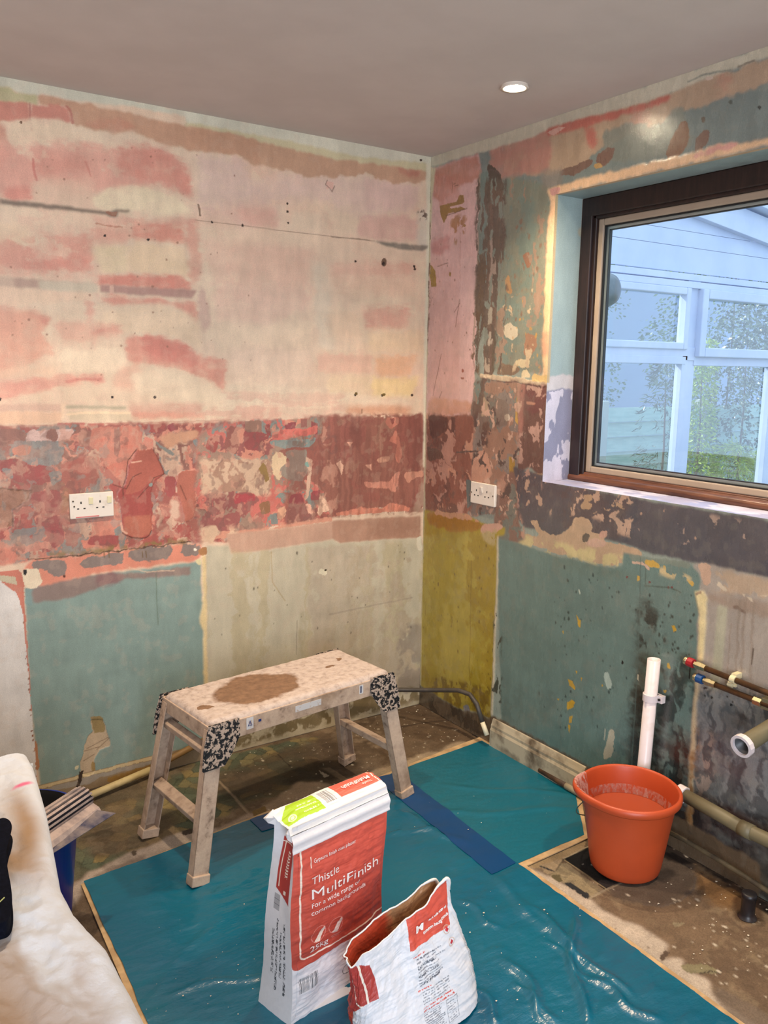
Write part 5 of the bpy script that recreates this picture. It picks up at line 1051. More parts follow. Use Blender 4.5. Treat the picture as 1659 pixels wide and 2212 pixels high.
# folded-over top with its labels
nx, ny = 300, 90; x, y = np.meshgrid(np.linspace(-.006, BW+.003, nx), np.linspace(0, 1, ny)); C = np.zeros(x.shape+(3,))+lin((222, 220, 218))
yy = y*.094
wob = noise1(x*40, y*4, 5)*.006
g = (x > .0+.035*ss(.5, 1, y)-.0) & (x < .108+wob-.0*y) & (yy > .020+wob+.0) & (yy < .090); C[g] = LIME
cg = np.hypot(x-.022, (yy-.036)) ; C[g & (cg < .0105)] = lin((226, 240, 190)); C[g & (np.abs(cg-.006) < .001)] = LIME
for (x0, x1, yc) in ((.055, .098, .036), (.040, .100, .052), (.052, .092, .064)): C[g & (x > x0) & (x < x1) & (np.abs(yy-yc) < .0024) & (noise1(x*520, yy*300, 2) > -.04)] = lin((232, 242, 208))
bc = (x > .118) & (x < .150) & (yy > .030) & (yy < .084); C[bc] = lin((226, 226, 228)); C[bc & ((np.sin(x*3300)+np.sin(x*2100+2)) > .1)] = INK
rd = (x > .162-.05*0) & (x < .300) & (yy > .030) & (yy < .093); C[rd] = lin((214, 92, 74)); C[rd & ((np.abs(x-.283) < .0012))] = CREAM
for yc, x0, x1, w__ in ((.060, .185, .268, .006), (.044, .225, .268, .003)): pass
Xo = x; Yo = -.004+y*.080+noise1(x*16, y*5, 4)*.004; Zo = .500+.010*np.sin(np.pi*np.clip(y, 0, 1))+noise1(x*14, y*8, 7)*.006-.016*ss(.12, 0, y)*1.0+.010*ss(.3, 1, y)
Zo = Zo-.006*ss(.04, .0, x)*np.sin(np.pi*y)*2.0; X, Y, Z = twist(Xo, Yo, Zo); TOPF = (Xo, Yo, Zo)
grid_mesh('folded_top', X, Y, Z, C, M_bag, bag)
# front lip of the fold
x, s_ = np.meshgrid(np.linspace(-.006, BW+.003, nx), np.linspace(0, 1, 30)); C = np.zeros(x.shape+(3,))+lin((222, 220, 222))
Zo = .484-.044*s_+noise1(x*14, 0*x, 7)*.004+noise1(x*50, s_*3, 3)*.002; Yo = -.004-.006*np.sin(np.pi*s_)-.002+.0010*np.sin(s_*12)-.004*ss(.8, 1, s_); X, Y, Z = twist(x, Yo, Zo); grid_mesh('fold_lip', X, Y, Z, C, M_bag, bag, flip=True)
M_paper = simple('white_paper', (216, 214, 214), .7, bs=.2)
b = MB()  # crumpled ears at the left end of the fold
R = random.Random(4)
def tw(p): q = twist(np.array(p[0]), np.array(p[1]), np.array(p[2])); return tuple(float(v) for v in q)
for (y0, y1, dx, zt) in ((.060, .082, -.024, .512), (.0, .018, -.010, .494)):
    b = MB(); b.add([tw(p) for p in ((.0, y0, zt-.012), (.0, y1, zt-.010), (dx, y1-.006, zt-.010), (dx-.002, y0+.004, zt-.004), (.0, (y0+y1)/2, zt+.006), (.0, y0, zt-.030), (dx*.6, (y0+y1)/2, zt-.024))], [(0,4,3), (4,1,2), (4,2,3), (0,3,6), (3,2,6), (0,6,5), (1,6,2)]); b.build('folded_ear', M_paper, bag)

b = MB().box((.01, .006, .0), (BW-.01, .06, .002)).build('base', M_paper, bag)
def letter(parent, surf, body, size, x0, z0, bold=0.0, mat=None, name='lettering', off=.0018, space=1.0, w=None, slope=0.0, flip=False, heavy=0):
    vs, fs = text_verts(body, size, bold, space); mx = max(v[0] for v in vs); k = (w/mx if w else 1.0)
    if flip: vs = [(mx*1.0-v[0], size*.7-v[1], 0) for v in vs]
    b = MB()
    for hx, hz in (((0, 0),) if not heavy else ((-heavy, 0), (heavy, 0), (0, heavy), (0, -heavy))): b.add([surf(x0+hx+v[0]*k, z0+hz+v[1]+slope*v[0]*k, off) for v in vs], fs); return b.build(name, mat or M_print, parent)
def s_front(x, z, off):
    X, Y, Z = bag_point(x, 0, z); return tuple(float(q) for q in twist(X, Y-off-.0006, Z))
for body, size, x0, z0, bold, w_ in (('Gypsum finish coat plaster', .013, .054, .396, 0, .128), ('Thistle', .028, .047, .342, 0, .082), ('MultiFinish', .036, .047, .304, .0, .208), ('For a wide range of', .0165, .047, .283, .0, .145), ('common backgrounds', .0165, .047, .264, .0, .166), ('25kg', .021, .046, .1665, .0, .053)):
    letter(bag, s_front, body, size, x0, z0, bold, w=w_, heavy=0 if body in ('Thistle', 'Gypsum finish coat plaster') else size*.022)
def s_top(x, y, off):
    y = np.clip(y, 0, 1); Yo = -.004+y*.080+noise1(x*16, y*5, 4)*.004; Zo = .500+.010*np.sin(np.pi*y)+noise1(x*14, y*8, 7)*.006-.016*ss(.12, 0, y)+.010*ss(.3, 1, y); return tuple(float(q) for q in twist(np.array(x, float), Yo, Zo+off+.0006))
def s_topt(x, z, off): return s_top(x, z/.080, off)
letter(bag, s_topt, 'MultiFinish', .017, .184, .044, .0003, w=.086, flip=True); letter(bag, s_topt, 'Thistle', .010, .236, .032, 0, w=.030, flip=True)

bag.scale = (1, 1, .975)
# ---- opened bag
bag2 = thing('plaster_bag', (-1.108, -1.500, .010), 'torn-open half empty sack of finish plaster, slumped in front of the full one', 'bag')
nA, nH = 1100, 260; a, t = np.meshgrid(np.linspace(0, 1, nA), np.linspace(0, 1, nH))
def bag2_point(a, t):
    q = a*2*math.pi+math.pi/2     # seam at the back
    ca, sa = np.cos(q), np.sin(q)   # a=0: front (y-)
    rr0 = (np.abs(ca)**3.2+np.abs(sa)**3.2)**(-1/3.2); x0 = ca*rr0; y0 = sa*rr0
    right = .5+.5*x0; rim = .228+.076*ss(.05, .95, right)+.005*np.sin(a*2*math.pi*5)+.003*np.sin(a*2*math.pi*8+1)-.030*ss(.93, 1, right); back = ss(-.2, .6, y0); rim = rim+back*(.016*(1-right))-.012*back*right-.020*ss(.12, 0, right)
    rim = rim+.012*ss(.70, .9, right)*(1-back)
    z = t*rim
    hw = .158-.014*ss(0, 1, t)+.006*np.sin(t*6); hd = .080-.052*t+.004*np.sin(t*5+1)
    x = x0*hw-.050*t**1.3; y = y0*hd+.012*t
    n = noise1(ca*3.6+7, sa*3.6+t*4+9, 3)*.018*ss(.02, .5, t)+noise1(ca*8+9, sa*8+t*14+9, 7)*.005+noise1(ca*1.5+7, sa*1.5+t*24+9, 5)*.005
    x = x+ca*n; y = y+sa*n
    return x, y, z, right, back, x0, y0
TH2 = math.radians(2)
def rot2(x, y): return x*math.cos(TH2)-y*math.sin(TH2), x*math.sin(TH2)+y*math.cos(TH2)
x, y, z, right, back, x0, y0 = bag2_point(a, t); C = np.zeros(x.shape+(3,))+lin((216, 216, 220)); fr = y0 < 0
C[(back > .3)] = lin((190, 66, 40)); 
# red label on the left end, with its white rounded line
Lm = (x0 < -.80) & (y0 < .45) & (t > .34-.2*(y0+.5)) & (t < 1.0) & (x0 < -.8)
lx = y0; Lm = (x0 < -.72) & (lx > -.86) & (lx < .4) & (z > .085+.05*lx*-1) & (z < .205); C[Lm] = lin((170, 60, 52)); C[Lm & ((np.abs(lx+.70) < .022) | (np.abs(lx+.20) < .03) | (np.abs(z-.112) < .002)) & (z > .110) & (lx < -.2)] = CREAM
# red panel top right of the front
xp = x+.0; rp = fr & (xp > -.045) & (z > .205+.33*(xp-.0)*.42) & (z > .195) & (xp < .075); C[rp] = lin((206, 84, 66))
txt = fr & ~rp
def textlines(mask, u, v, v0, v1, pitch, u0, u1, colr, seed=0, fill=-.05, duty=.45):
    k = ((v-v0) % pitch) < pitch*duty; ragged = u1-(.35*(u1-u0))*_rt[3][(np.floor((v-v0)/pitch).astype(int)*7+seed) & 255, 5]
    mk = mask & k & (v > v0) & (v < v1) & (u > u0) & (u < ragged) & (noise1(u*420, v*260, seed) > fill); C[mk] = colr
dk = lin((92, 94, 104)); md = lin((140, 142, 150)); rdd = lin((206, 92, 84)); sl = z-.10*(xp+.02)
textlines(txt, xp, sl, .182, .188, .006, -.040, .0, rdd, 1); textlines(txt, xp, sl, .118, .180, .0062, -.032, .052, md, 2); textlines(txt, xp, sl, .120, .178, .0186, -.032, .040, dk, 9, duty=.18)
textlines(txt, xp, sl, .108, .114, .006, -.036, .0, rdd, 3); textlines(txt, xp, sl, .078, .106, .0058, -.028, .062, md, 4); textlines(txt, xp, sl, .062, .076, .0078, -.030, .068, rdd, 5)
textlines(txt, xp, sl, .004, .058, .0044, -.030, .030, md, 6, -.1, .55); textlines(txt, xp, sl, .012, .054, .0052, .036, .064, md, 7); bx = txt & (xp > .033) & (xp < .067) & (sl > .008) & (sl < .058) & ((np.abs(xp-.034) < .0007) | (np.abs(xp-.066) < .0007) | (np.abs(sl-.009) < .0007) | (np.abs(sl-.057) < .0007)); C[bx] = md
textlines(txt | True, y0, z, .070, .170, .0056, -.80, -.1, md, 8) if False else None
rs_ = (x0 > .86) & (y0 < .2); 
k = rs_ & (((z-.06) % .006) < .0028) & (z > .06) & (z < .165) & (y0 > -.72) & (noise1(y0*60, z*300, 3) > -.08); C[k] = md
k = rs_ & (z > .035) & (z < .075) & (y0 > -.35) & (y0 < -.05); C[k] = md
k = (x0 < -.2) & fr & (xp > -.108) & (xp < -.096) & (z > .004) & (z < .04) & (np.sin(z*2600) > -.2); C[k] = dk
for cx0, cz0 in ((.062, .210), (.072, .178)):
    rr_ = np.hypot(xp-cx0, z-cz0); C[fr & (np.abs(rr_-.009) < .0008)] = lin((200, 170, 150)); C[fr & (rr_ < .0055) & (np.abs(xp-cx0)+np.abs(z-cz0) < .006)] = lin((190, 50, 60))
k = rs_ & (np.hypot((y0+.45)*.05, z-.235) < .010); C[k] = lin((186, 44, 56)); k = rs_ & (np.hypot((y0+.25)*.05, z-.195) < .008); C[k] = lin((186, 44, 56))
X, Y = rot2(x, y); grid_mesh('sack_body', X, Y, z, C, M_bag, bag2)
# brown inside, set a little inside the wall, and the rolled rim
x2, y2, z2, *_ = bag2_point(a, np.clip(t, 0, 1)*.995+.005); X2, Y2_ = rot2(x2*.975, y2*.94); Ci = np.zeros(x.shape+(3,))+lin((176, 132, 92)); kk = (ss(.50, .42, right+.15*noise1(a*20, t*6, 4))*back)[..., None]; Ci = Ci*(1-kk)+lin((176, 62, 36))*kk; o = grid_mesh('sack_lining', X2, Y2_, z2-.001, Ci, M_bag, bag2, flip=True); tag(o, 'brown paper inside of the sack')
aa = np.linspace(0, 1, 200)[:-1]; xr, yr, zr, rt_, *_ = bag2_point(aa, np.ones_like(aa)); 
xr2, yr2 = rot2(xr*.987, yr*.97); pts = [(xr2[i], yr2[i], zr[i]+.0005) for i in range(199)]; pts.append(pts[0])
MB().tube(pts, .0022, 8, False, rs=[.0018+.0035*max(0, (rt_[i % 199]-.8)*5)for i in range(200)]).build('rolled_rim', M_paper, bag2, smooth=True)
rr_ = np.linspace(0, 1, 40); A_, Rr = np.meshgrid(np.linspace(0, 1, 120), rr_); xx, yy_, zz, *_ = bag2_point(A_, 0*A_+.45); X3, Y3 = rot2(xx*Rr*.97, yy_*Rr*.93); Z3 = .110+.025*noise1(X3*20+3, Y3*20, 4)+.0*Rr; M_powder = simple('plaster_powder', (206, 170, 150), .95, bs=.4, bscale=40); o = grid_mesh('plaster_powder', X3, Y3, Z3, None, M_powder, bag2)
def s_b2(u, v, off):   # u metres across the front from its middle, v height
    x_ = (u+.050*min(1, v/.25)**1.3)/.150; x_ = max(-.99, min(.99, x_)); a_ = (math.atan2(x_, (1-abs(x_)**3.2)**(1/3.2))/(2*math.pi)+.5) % 1.0; xq, yq, zq, rt2, bk, *_ = bag2_point(np.array([[a_]]), np.array([[1.0]])); tt = v/float(zq[0, 0]); xq, yq, zq, *_ = bag2_point(np.array([[a_]]), np.array([[min(tt, .99)]])); X_, Y_ = rot2(xq*1.0, yq); X_, Y_ = float(X_[0, 0]), float(Y_[0, 0]); return (X_, Y_-off-.0015, float(zq[0, 0]))
for body, size, u0, v0, w_, sp in (('M', .024, -.030, .232, .026, 0), ('for a wide range of', .008, .012, .246, .054, .25), ('common backgrounds', .010, -.006, .222, .074, .25)):
    letter(bag2, s_b2, body, size, u0, v0, .0003, w=w_, slope=sp)

# =================== orange bucket ===================
M_orange = simple('orange_plastic', (184, 74, 36), .42, c2=(176, 70, 34), scale=6, bs=.06, bscale=80); p = M_orange.node_tree.nodes['Principled BSDF']; p.inputs['Subsurface Weight'].default_value = 0
BX, BY, BHT = -.213, -1.360, .262
bk = thing('bucket', (BX, BY, .002), 'orange plastic builders bucket with pouring lip, part filled with cloudy water', 'bucket')
SP = math.radians(100+45)   # direction of the spout
def spout(p_, q, zref=BHT):
    x, y, z = p_; d = math.cos(q-SP); k = max(0, (d-.80)/.20)**1.5*ss(.17, .262, z); r = math.hypot(x, y); s = 1+.12*k
    return (x*s, y*s, z+.006*k)
oP = [(.0, .006), (.088, .006), (.098, .003), (.104, .010), (.108, .03), (.118, .10), (.129, .18), (.138, .236), (.139, .238), (.1405, .236), (.149, .237), (.152, .241), (.1535, .250), (.152, .259), (.147, .263), (.143, .262), (.141, .256), (.138, .24), (.126, .17), (.115, .10), (.104, .03), (.100, .012), (.0, .012)]
MB().lathe(oP, 96, f=lambda p_, q: spout(p_, q)).build('bucket_body', M_orange, bk, smooth=True)
m_, nt, p = _mat('cloudy_water'); p.inputs['Base Color'].default_value = (*L((164, 76, 50)), 1); p.inputs['Roughness'].default_value = .12; nz = noise(nt, 14, 2, .4); bump(nt, p, nz.outputs[0], .08, .003)
MB().lathe([(.0, .175), (.06, .175), (.1262, .1752)], 96).build('water', m_, bk, smooth=True)
m_, nt, p = _mat('dried_plaster_splash'); nt.nodes.remove(p); o_ = [n for n in nt.nodes if n.type == 'OUTPUT_MATERIAL'][0]; df = nt.nodes.new('ShaderNodeBsdfDiffuse'); df.inputs[0].default_value = (*L((214, 170, 160)), 1); tr = nt.nodes.new('ShaderNodeBsdfTransparent'); mx = nt.nodes.new('ShaderNodeMixShader')
nz = noise(nt, 70, 5, .7, sc3=(1, 1, .5)); rr__ = ramp(nt, nz.outputs[0], [(.42, (0, 0, 0)), (.64, (.62, .62, .62))]); nt.links.new(rr__.outputs[0], mx.inputs[0]); nt.links.new(tr.outputs[0], mx.inputs[1]); nt.links.new(df.outputs[0], mx.inputs[2]); nt.links.new(mx.outputs[0], o_.inputs[0]); M_spl = m_
MB().lathe([(.1262, .1765), (.1308, .205)], 96).build('plaster_tide_line', M_spl, bk, smooth=True)
b = MB(); qs = [math.radians(108)+math.radians(62)*i/14 for i in range(15)]
b.add([spout((r_*math.cos(q), r_*math.sin(q), z_), q) for z_, r_ in ((.178, .1262), (.215, .1322), (.250, .1382), (.2628, .1425), (.2646, .148)) for q in qs], [(j*15+i, j*15+i+1, (j+1)*15+i+1, (j+1)*15+i) for j in range(4) for i in range(14)])
m2 = M_spl.copy(); m2.name = 'thick_plaster_splash'; r_ = [n for n in m2.node_tree.nodes if n.type == 'VALTORGB'][0]; r_.color_ramp.elements[0].position = .40; r_.color_ramp.elements[1].position = .52; b.build('plaster_splash', m2, bk, smooth=True)
M_wire = simple('steel_wire', (120, 116, 110), .35, .9); pts = []
for i in range(25):
    q = math.pi*i/24; pts.append((.155*math.cos(q), -.155*math.sin(q)*.96, .243-.150*math.sin(q)))
b = MB().tube([tuple(Matrix.Rotation(math.radians(165), 3, 'Z') @ Vector(v)) for v in pts], .0016, 8); b.build('wire_handle', M_wire, bk, smooth=True)

# =================== sockets ===================
M_plate = simple('white_socket_plastic', (222, 212, 200), .35, c2=(206, 194, 180), scale=30, thr=(.55, .75)); M_rock = simple('cream_rocker', (226, 216, 176), .35); M_dark = simple('dark_slot', (26, 22, 22), .8); M_brass = simple('dull_screw', (110, 100, 84), .4, .8); M_pink = simple('pink_tape_scrap', (200, 120, 116), .6)
def socket(loc, rz, label, rocker_x, screws, smear=False):
    t = thing('double_socket', loc, label, 'socket', rz=rz, group=None)
    MB().box((-.073, -.010, -.043), (.073, .0, .043)).build('face_plate', M_plate, t, bevel=.003, seg=3)
    MB().box((-.071, -.0005, -.041), (.071, .012, .041)).build('back_box', M_plate, t)
    for x_ in (-.036, .027):
        b = MB(); y_ = -.0104; b.box((x_-.0022, y_, .007), (x_+.0022, y_+.001, .015)); b.box((x_-.014, y_, -.011), (x_-.007, y_+.001, -.007)); b.box((x_+.007, y_, -.011), (x_+.014, y_+.001, -.007)); b.build('pin_holes', M_dark, t)
    for x_ in rocker_x: 
        b = MB(); b.add([(x_-.007, -.010, .004), (x_+.007, -.010, .004), (x_+.007, -.0105, .028), (x_-.007, -.0105, .028), (x_-.007, -.0125, .004), (x_+.007, -.0125, .004), (x_+.007, -.0165, .027), (x_-.007, -.0165, .027)], [(0,1,2,3), (7,6,5,4), (0,4,5,1), (1,5,6,2), (2,6,7,3), (3,7,4,0)]); b.build('rocker_switch', M_rock if smear else M_plate, t, bevel=.001)
    for x_, z_ in screws: MB().lathe([(0, .0), (.0026, 0), (.003, .001)], 16, f=lambda p_, q: (p_[0], -p_[2]-.0100, p_[1]), c=(x_, -.0008, z_)).build('fixing_screw', M_brass, t)
    if smear: MB().box((-.055, -.0108, -.040), (.022, -.0100, -.036)).build('paint_smear', M_pink, t)
    return t
socket((-1.4124, -.002, 1.0299), 0, 'white double socket with cream rockers on the pink and maroon left wall', (-.004, .058), ((-.062, .018), (-.059, 0), (.060, .008)), True)
socket((-.002, -.4015, 1.0181), -math.pi/2, 'white double socket beside the corner on the window wall', (-.006,), ((-.064, 0), (.064, 0)))

# =================== pipes on the window wall ===================
M_pvc = simple('white_plastic_pipe', (214, 204, 206), .35, c2=(190, 172, 158), scale=9, thr=(.55, .8)); M_pvin = simple('shadowed_pipe_bore', (150, 138, 126), .7)
t = thing('waste_standpipe', (-.034, -1.262, 0), 'white vertical plastic waste pipe clipped to the wall behind the bucket', 'pipe')
top = on(0, -.034, 1413, 1424); zt = top[2]; yt = top[1]+1.262; r = .0205
MB().lathe([(r, .03), (r, zt), (r-.003, zt), (r-.003, zt-.10), (.0, zt-.10)], 40, f=lambda p_, q: (p_[0], p_[1]+yt*(p_[2]/zt), p_[2])).build('pipe_body', M_pvc, t, smooth=True)
zc = on(0, -.034, 1403, 1505)[2]; b = MB().lathe([(r, zc-.012), (r+.004, zc-.012), (r+.004, zc+.012), (r, zc+.012)], 32, c=(0, yt*zc/zt, 0)); b.box((-.004+.010, -.052, zc-.012), (.014+.010, -.02, zc+.012)); b.build('pipe_clip', M_pvc, t, bevel=.001)
MB().tube([(.006, -.043, zc), (.002, -.043, zc)], .004, 12).build('clip_screw', M_dark, t)
M_cop = simple('tarnished_copper', (120, 88, 62), .38, .75, c2=(84, 66, 50), scale=14, bs=.1); M_chrome = simple('brass_compression_fitting', (190, 178, 140), .28, .9); M_redv = simple('red_valve_plastic', (150, 22, 32), .45); M_bluev = simple('blue_valve_plastic', (16, 66, 120), .45); M_clipw = simple('pale_pipe_clip', (206, 196, 160), .5)
def wall_pipe(name, label, y0, z0, y1, z1, x, r, valve, vy):
    t = thing(name, (x, y0, z0), label, 'pipe'); d = Vector((0, y1-y0, z1-z0)); dn = d.normalized()
    MB().tube([dn*.06, d], r, 20).build('copper_tube', M_cop, t, smooth=True)
    MB().tube([dn*.026, dn*.034, dn*.0345, dn*.050, dn*.052, dn*.066], .012, 6, rs=[.009, .009, .0125, .0125, .0115, .0115]).build('compression_nut', M_chrome, t, bevel=.0008)
    MB().tube([dn*-.010, dn*-.006, dn*.0, dn*.006], .011, 12, rs=[.007, .012, .012, .008]).build('end_cap', M_chrome, t)
    MB().tube([dn*.004, dn*.024], .0145, 10).build('valve_collar', valve, t, bevel=.001)
    return t, dn
a = on(0, -.028, 1484, 1428); e_ = on(0, -.028, 1659, 1497); sl_ = (e_[2]-a[2])/(e_[1]-a[1]); t, dn = wall_pipe('water_pipe', 'upper copper water pipe ending in a red isolating valve', a[1], a[2], -2.1, a[2]+sl_*(-2.1-a[1]), -.028, .0085, M_redv, 0)
MB().tube([dn*.150, dn*.166], .012, 16).box((.0, -.166, -.006), (.028, -.150, .010)).build('pipe_clip', M_clipw, t)
a = on(0, -.028, 1504, 1463); e_ = on(0, -.028, 1640, 1516); sl_ = (e_[2]-a[2])/(e_[1]-a[1]); t, dn = wall_pipe('water_pipe', 'lower copper water pipe ending in a blue isolating valve', a[1], a[2], -2.1, a[2]+sl_*(-2.1-a[1]), -.028, .0085, M_bluev, 0)
MB().tube([dn*.190, dn*.215], .013, 6).box((-.006, -.245, -.02), (.02, -.215, .012)).build('pipe_coupling', M_chrome, t, bevel=.001)
P_ = on(0, -.012, 1578, 1479); t = thing('pipe_clip', tuple(P_), 'empty pale pipe clip screwed between the two copper pipes', 'pipe clip'); MB().tube([(0, .008, 0), (0, -.008, 0)], .008, 12).box((0, -.016, -.004), (.010, -.006, .004)).build('clip_ring', M_clipw, t, bevel=.001)
# big cut waste stub with white nut, turned towards the room
M_olive = simple('grimy_grey_waste_pipe', (112, 104, 78), .5, c2=(92, 85, 66), scale=6, thr=(.35, .7), bs=.1)
t = thing('waste_pipe_stub', (-.16, -1.70, .455), 'olive-grey waste elbow with a white screw collar pointing into the room', 'pipe')
A = Vector(on(0, -.200, 1602, 1612)); B_ = Vector(on(0, -.055, 1676, 1566)); loc = Vector(t.location); dA = (A-B_).normalized()
MB().tube([A+dA*-.006-loc, B_-loc, B_+Vector((.05, -.10, .02))-loc], .024, 32, False).build('pipe_body', M_olive, t, smooth=True)
MB().tube([A+dA*.004-loc, A-dA*.012-loc], .031, 14, False).build('screw_collar', M_pvc, t, bevel=.0015)
b = MB(); u_ = dA.orthogonal().normalized(); v_ = dA.cross(u_); n = 32
ringp = lambda r_, s_: [A+dA*s_-loc+(u_*math.cos(2*math.pi*k/n)+v_*math.sin(2*math.pi*k/n))*r_ for k in range(n)]
b.add(ringp(.031, .004)+ringp(.0235, .0045)+ringp(.0235, -.004), [(i*n+k, i*n+(k+1) % n, (i+1)*n+(k+1) % n, (i+1)*n+k) for i in range(2) for k in range(n)]); b.build('collar_face', M_pvc, t)
b = MB(); b.add(ringp(.0235, -.003)+ringp(.021, -.003)+ringp(.021, -.05)+ringp(.002, -.055), [(i*n+k, i*n+(k+1) % n, (i+1)*n+(k+1) % n, (i+1)*n+k) for i in range(3) for k in range(n)]); b.build('pipe_bore', simple('dark_pipe_bore', (70, 72, 76), .4), t, smooth=True)
MB().tube([B_+Vector((.02, -.0, .03))-loc, B_+Vector((.09, -.02, .05))-loc], .030, 24).build('wall_boss', simple('brown_sealant', (126, 96, 52), .8), t)
# horizontal waste run near the floor
t = thing('waste_pipe', (-.055, -1.40, .24), 'thick olive-grey waste pipe running low along the damp wall from the bucket', 'pipe'); loc = Vector(t.location)
pts = [Vector(on(0, -.055, *q))-loc for q in ((1472, 1714), (1560, 1763), (1600, 1787), (1659, 1815), (1760, 1852))]; MB().tube(pts, .0200, 28).build('pipe_body', M_olive, t, smooth=True)
MB().tube([pts[2]-(pts[3]-pts[1])*.0-Vector((0, .02, 0))*0, pts[2]+(pts[3]-pts[2])*.45], .0225, 28).build('pipe_socket', M_olive, t, smooth=True)
dn = (pts[1]-pts[0]).normalized(); MB().tube([pts[0]-dn*.012, pts[0]+dn*.014], .0265, 10).build('screw_collar', M_pvc, t, bevel=.002)
M_dpipe = simple('dirty_brown_pipe', (104, 92, 66), .6, c2=(70, 60, 46), scale=12, bs=.2)
t = thing('floor_pipe', (-.035, -1.40, .06), 'thin dirty pipe lying along the foot of the damp wall', 'pipe'); loc = Vector(t.location)
MB().tube([Vector(on(0, -.035, *q))-loc for q in ((1440, 1795), (1480, 1815), (1560, 1862), (1659, 1925), (1760, 1990))], .0075, 14).build('pipe_body', M_dpipe, t, smooth=True)
x_, y_ = fl(1614, 1980); t = thing('pipe_stub', (x_, y_, 0), 'short black capped pipe stub standing up from the floor by the damp wall', 'pipe'); M_blk = simple('black_plastic', (24, 22, 26), .4, c2=(44, 36, 36), scale=20)
MB().lathe([(.026, .0), (.021, .006), (.019, .012), (.019, .058), (.0205, .060), (.0205, .072), (.017, .074), (.0, .074)], 28).build('stub_body', M_blk, t, smooth=True, bevel=0)
# brown pipe end and dirt by the skirting, just left of the bucket
t = thing('floor_pipe', (-.03, -.80, .018), 'rusty brown pipe end on the floor between skirting and bucket', 'pipe'); loc = Vector(t.location); M_rust = simple('rusty_pipe', (92, 62, 38), .6, c2=(60, 42, 30), scale=30, bs=.3)
pts = [Vector((*fl(1175, 1660, .018), .018))-loc, Vector((*fl(1245, 1702, .018), .018))-loc]; pts = [p_+Vector((-.02, 0, 0)) for p_ in pts]; MB().tube(pts, .011, 14).build('pipe_body', M_rust, t, smooth=True); dn = (pts[1]-pts[0]).normalized(); MB().tube([pts[0]+dn*.14, pts[0]+dn*.30], .0125, 14).build('pale_sleeve', M_skirt, t, smooth=True)
# black pipe crossing the corner
t = thing('conduit_pipe', (-.20, -.05, .12), 'dark grey pipe crossing the corner behind the hop-up and bending to the floor', 'pipe'); loc = Vector(t.location); M_cond = simple('dark_grey_pipe', (74, 68, 62), .5, c2=(60, 54, 48), scale=10)
P1 = Vector(on(1, -.045, 700, 1484)); P1b = Vector(on(1, -.045, 840, 1490)); P2 = Vector(on(0, -.055, 990, 1491)); P2b = Vector(on(0, -.050, 1015, 1500)); P2c = Vector(on(0, -.046, 1030, 1521)); P3 = Vector(on(0, -.040, 1042, 1560)); P4 = Vector(on(0, -.036, 1052, 1588))
MB().tube([p_-loc for p_ in (P1, P1b, P2, P2b, P2c, P3)], .0095, 18).build('pipe_body', M_cond, t, smooth=True); MB().tube([P3-loc, P4-loc], .0098, 18).build('pale_sleeve', simple('cream_sleeve', (216, 206, 176), .5), t, smooth=True)
# pale batten on the floor at the left
t = thing('floor_pipe', (-1.25, -.08, .02), 'cream painted pipe lying along the foot of the left wall', 'pipe'); loc = Vector(t.location); M_cream = simple('cream_painted_pipe', (196, 176, 126), .5, c2=(150, 124, 74), scale=8, thr=(.5, .7))
a0 = Vector((*fl(186, 1722, .02), .02)); a1 = Vector((*fl(322, 1660, .03), .03)); a2 = a0+(a1-a0)*1.62; a2.y = min(a2.y, -.02); a1.y = min(a1.y, -.03); MB().tube([a0-loc, a1-loc], .0125, 16).build('pipe_body', M_cream, t, smooth=True)
a2 = Vector(on(1, -.016, 440, 1600)); MB().tube([a1-loc, a2-loc], .012, 16).build('stained_length', simple('stained_brown_pipe', (128, 96, 52), .6), t, smooth=True)

# =================== blue bucket with plastering spatula ===================
M_blue = simple('scuffed_blue_plastic', (10, 34, 150), .35, c2=(40, 62, 160), scale=26, thr=(.62, .66), sc3=(1, 1, .25)); M_bin = simple('black_bucket_inside', (12, 12, 16), .6)
bb = thing('bucket', (-1.805, -.640, .002), 'blue plastic bucket half hidden by the draped dust sheet', 'bucket')
MB().lathe([(.0, .003), (.118, .003), (.122, .01), (.150, .285), (.158, .287), (.160, .300), (.152, .302)], 64).build('bucket_body', M_blue, bb, smooth=True)
MB().lathe([(.152, .301), (.146, .285), (.118, .012), (.0, .012)], 64).build('bucket_inside', M_bin, bb, smooth=True)
M_bl = simple('smeared_steel_blade', (150, 146, 146), .32, .5, c2=(66, 76, 108), scale=14, thr=(.40, .60)); M_rib = simple('plaster_smeared_aluminium', (190, 172, 164), .45, .25, c2=(120, 112, 116), scale=16, thr=(.45, .7))
sp = thing('plastering_spatula', (-1.7, -.64, .315), 'wide plastering spatula with ribbed metal handle resting across the blue bucket', 'plastering tool'); loc = Vector(sp.location)
zz = .312; A0 = Vector((*fl(250, 1757, zz), zz)); A1 = Vector((*fl(118, 1842, zz+.012), zz+.012)); A1 = A0+(A1-A0)*1.5
H0 = Vector((*fl(178, 1722, .345), .345)); H1 = Vector((*fl(100, 1775, .357), .357)); H1 = H0+(H1-H0)*2.2
b = MB(); hb0 = H0+Vector((.004, -.004, -.012)); hb1 = H1+Vector((.004, -.004, -.012))
mid0 = Vector((*fl(196, 1748, .326), .326)); mid1 = mid0+(A1-A0)
vs = [A0, A1, mid1, mid0]; vs2 = [v+Vector((0, 0, .0012)) for v in vs]; b.add([tuple(v-loc) for v in vs+vs2], [(0,1,2,3), (7,6,5,4), (0,4,5,1), (1,5,6,2), (2,6,7,3), (3,7,4,0)])
n_ = 6
b.build('blade', M_bl, sp)
ax_ = (H1-H0).normalized(); up_ = (Vector((0, 0, 1))-ax_*ax_.z).normalized(); sd_ = ax_.cross(up_); b = MB(); prof = []
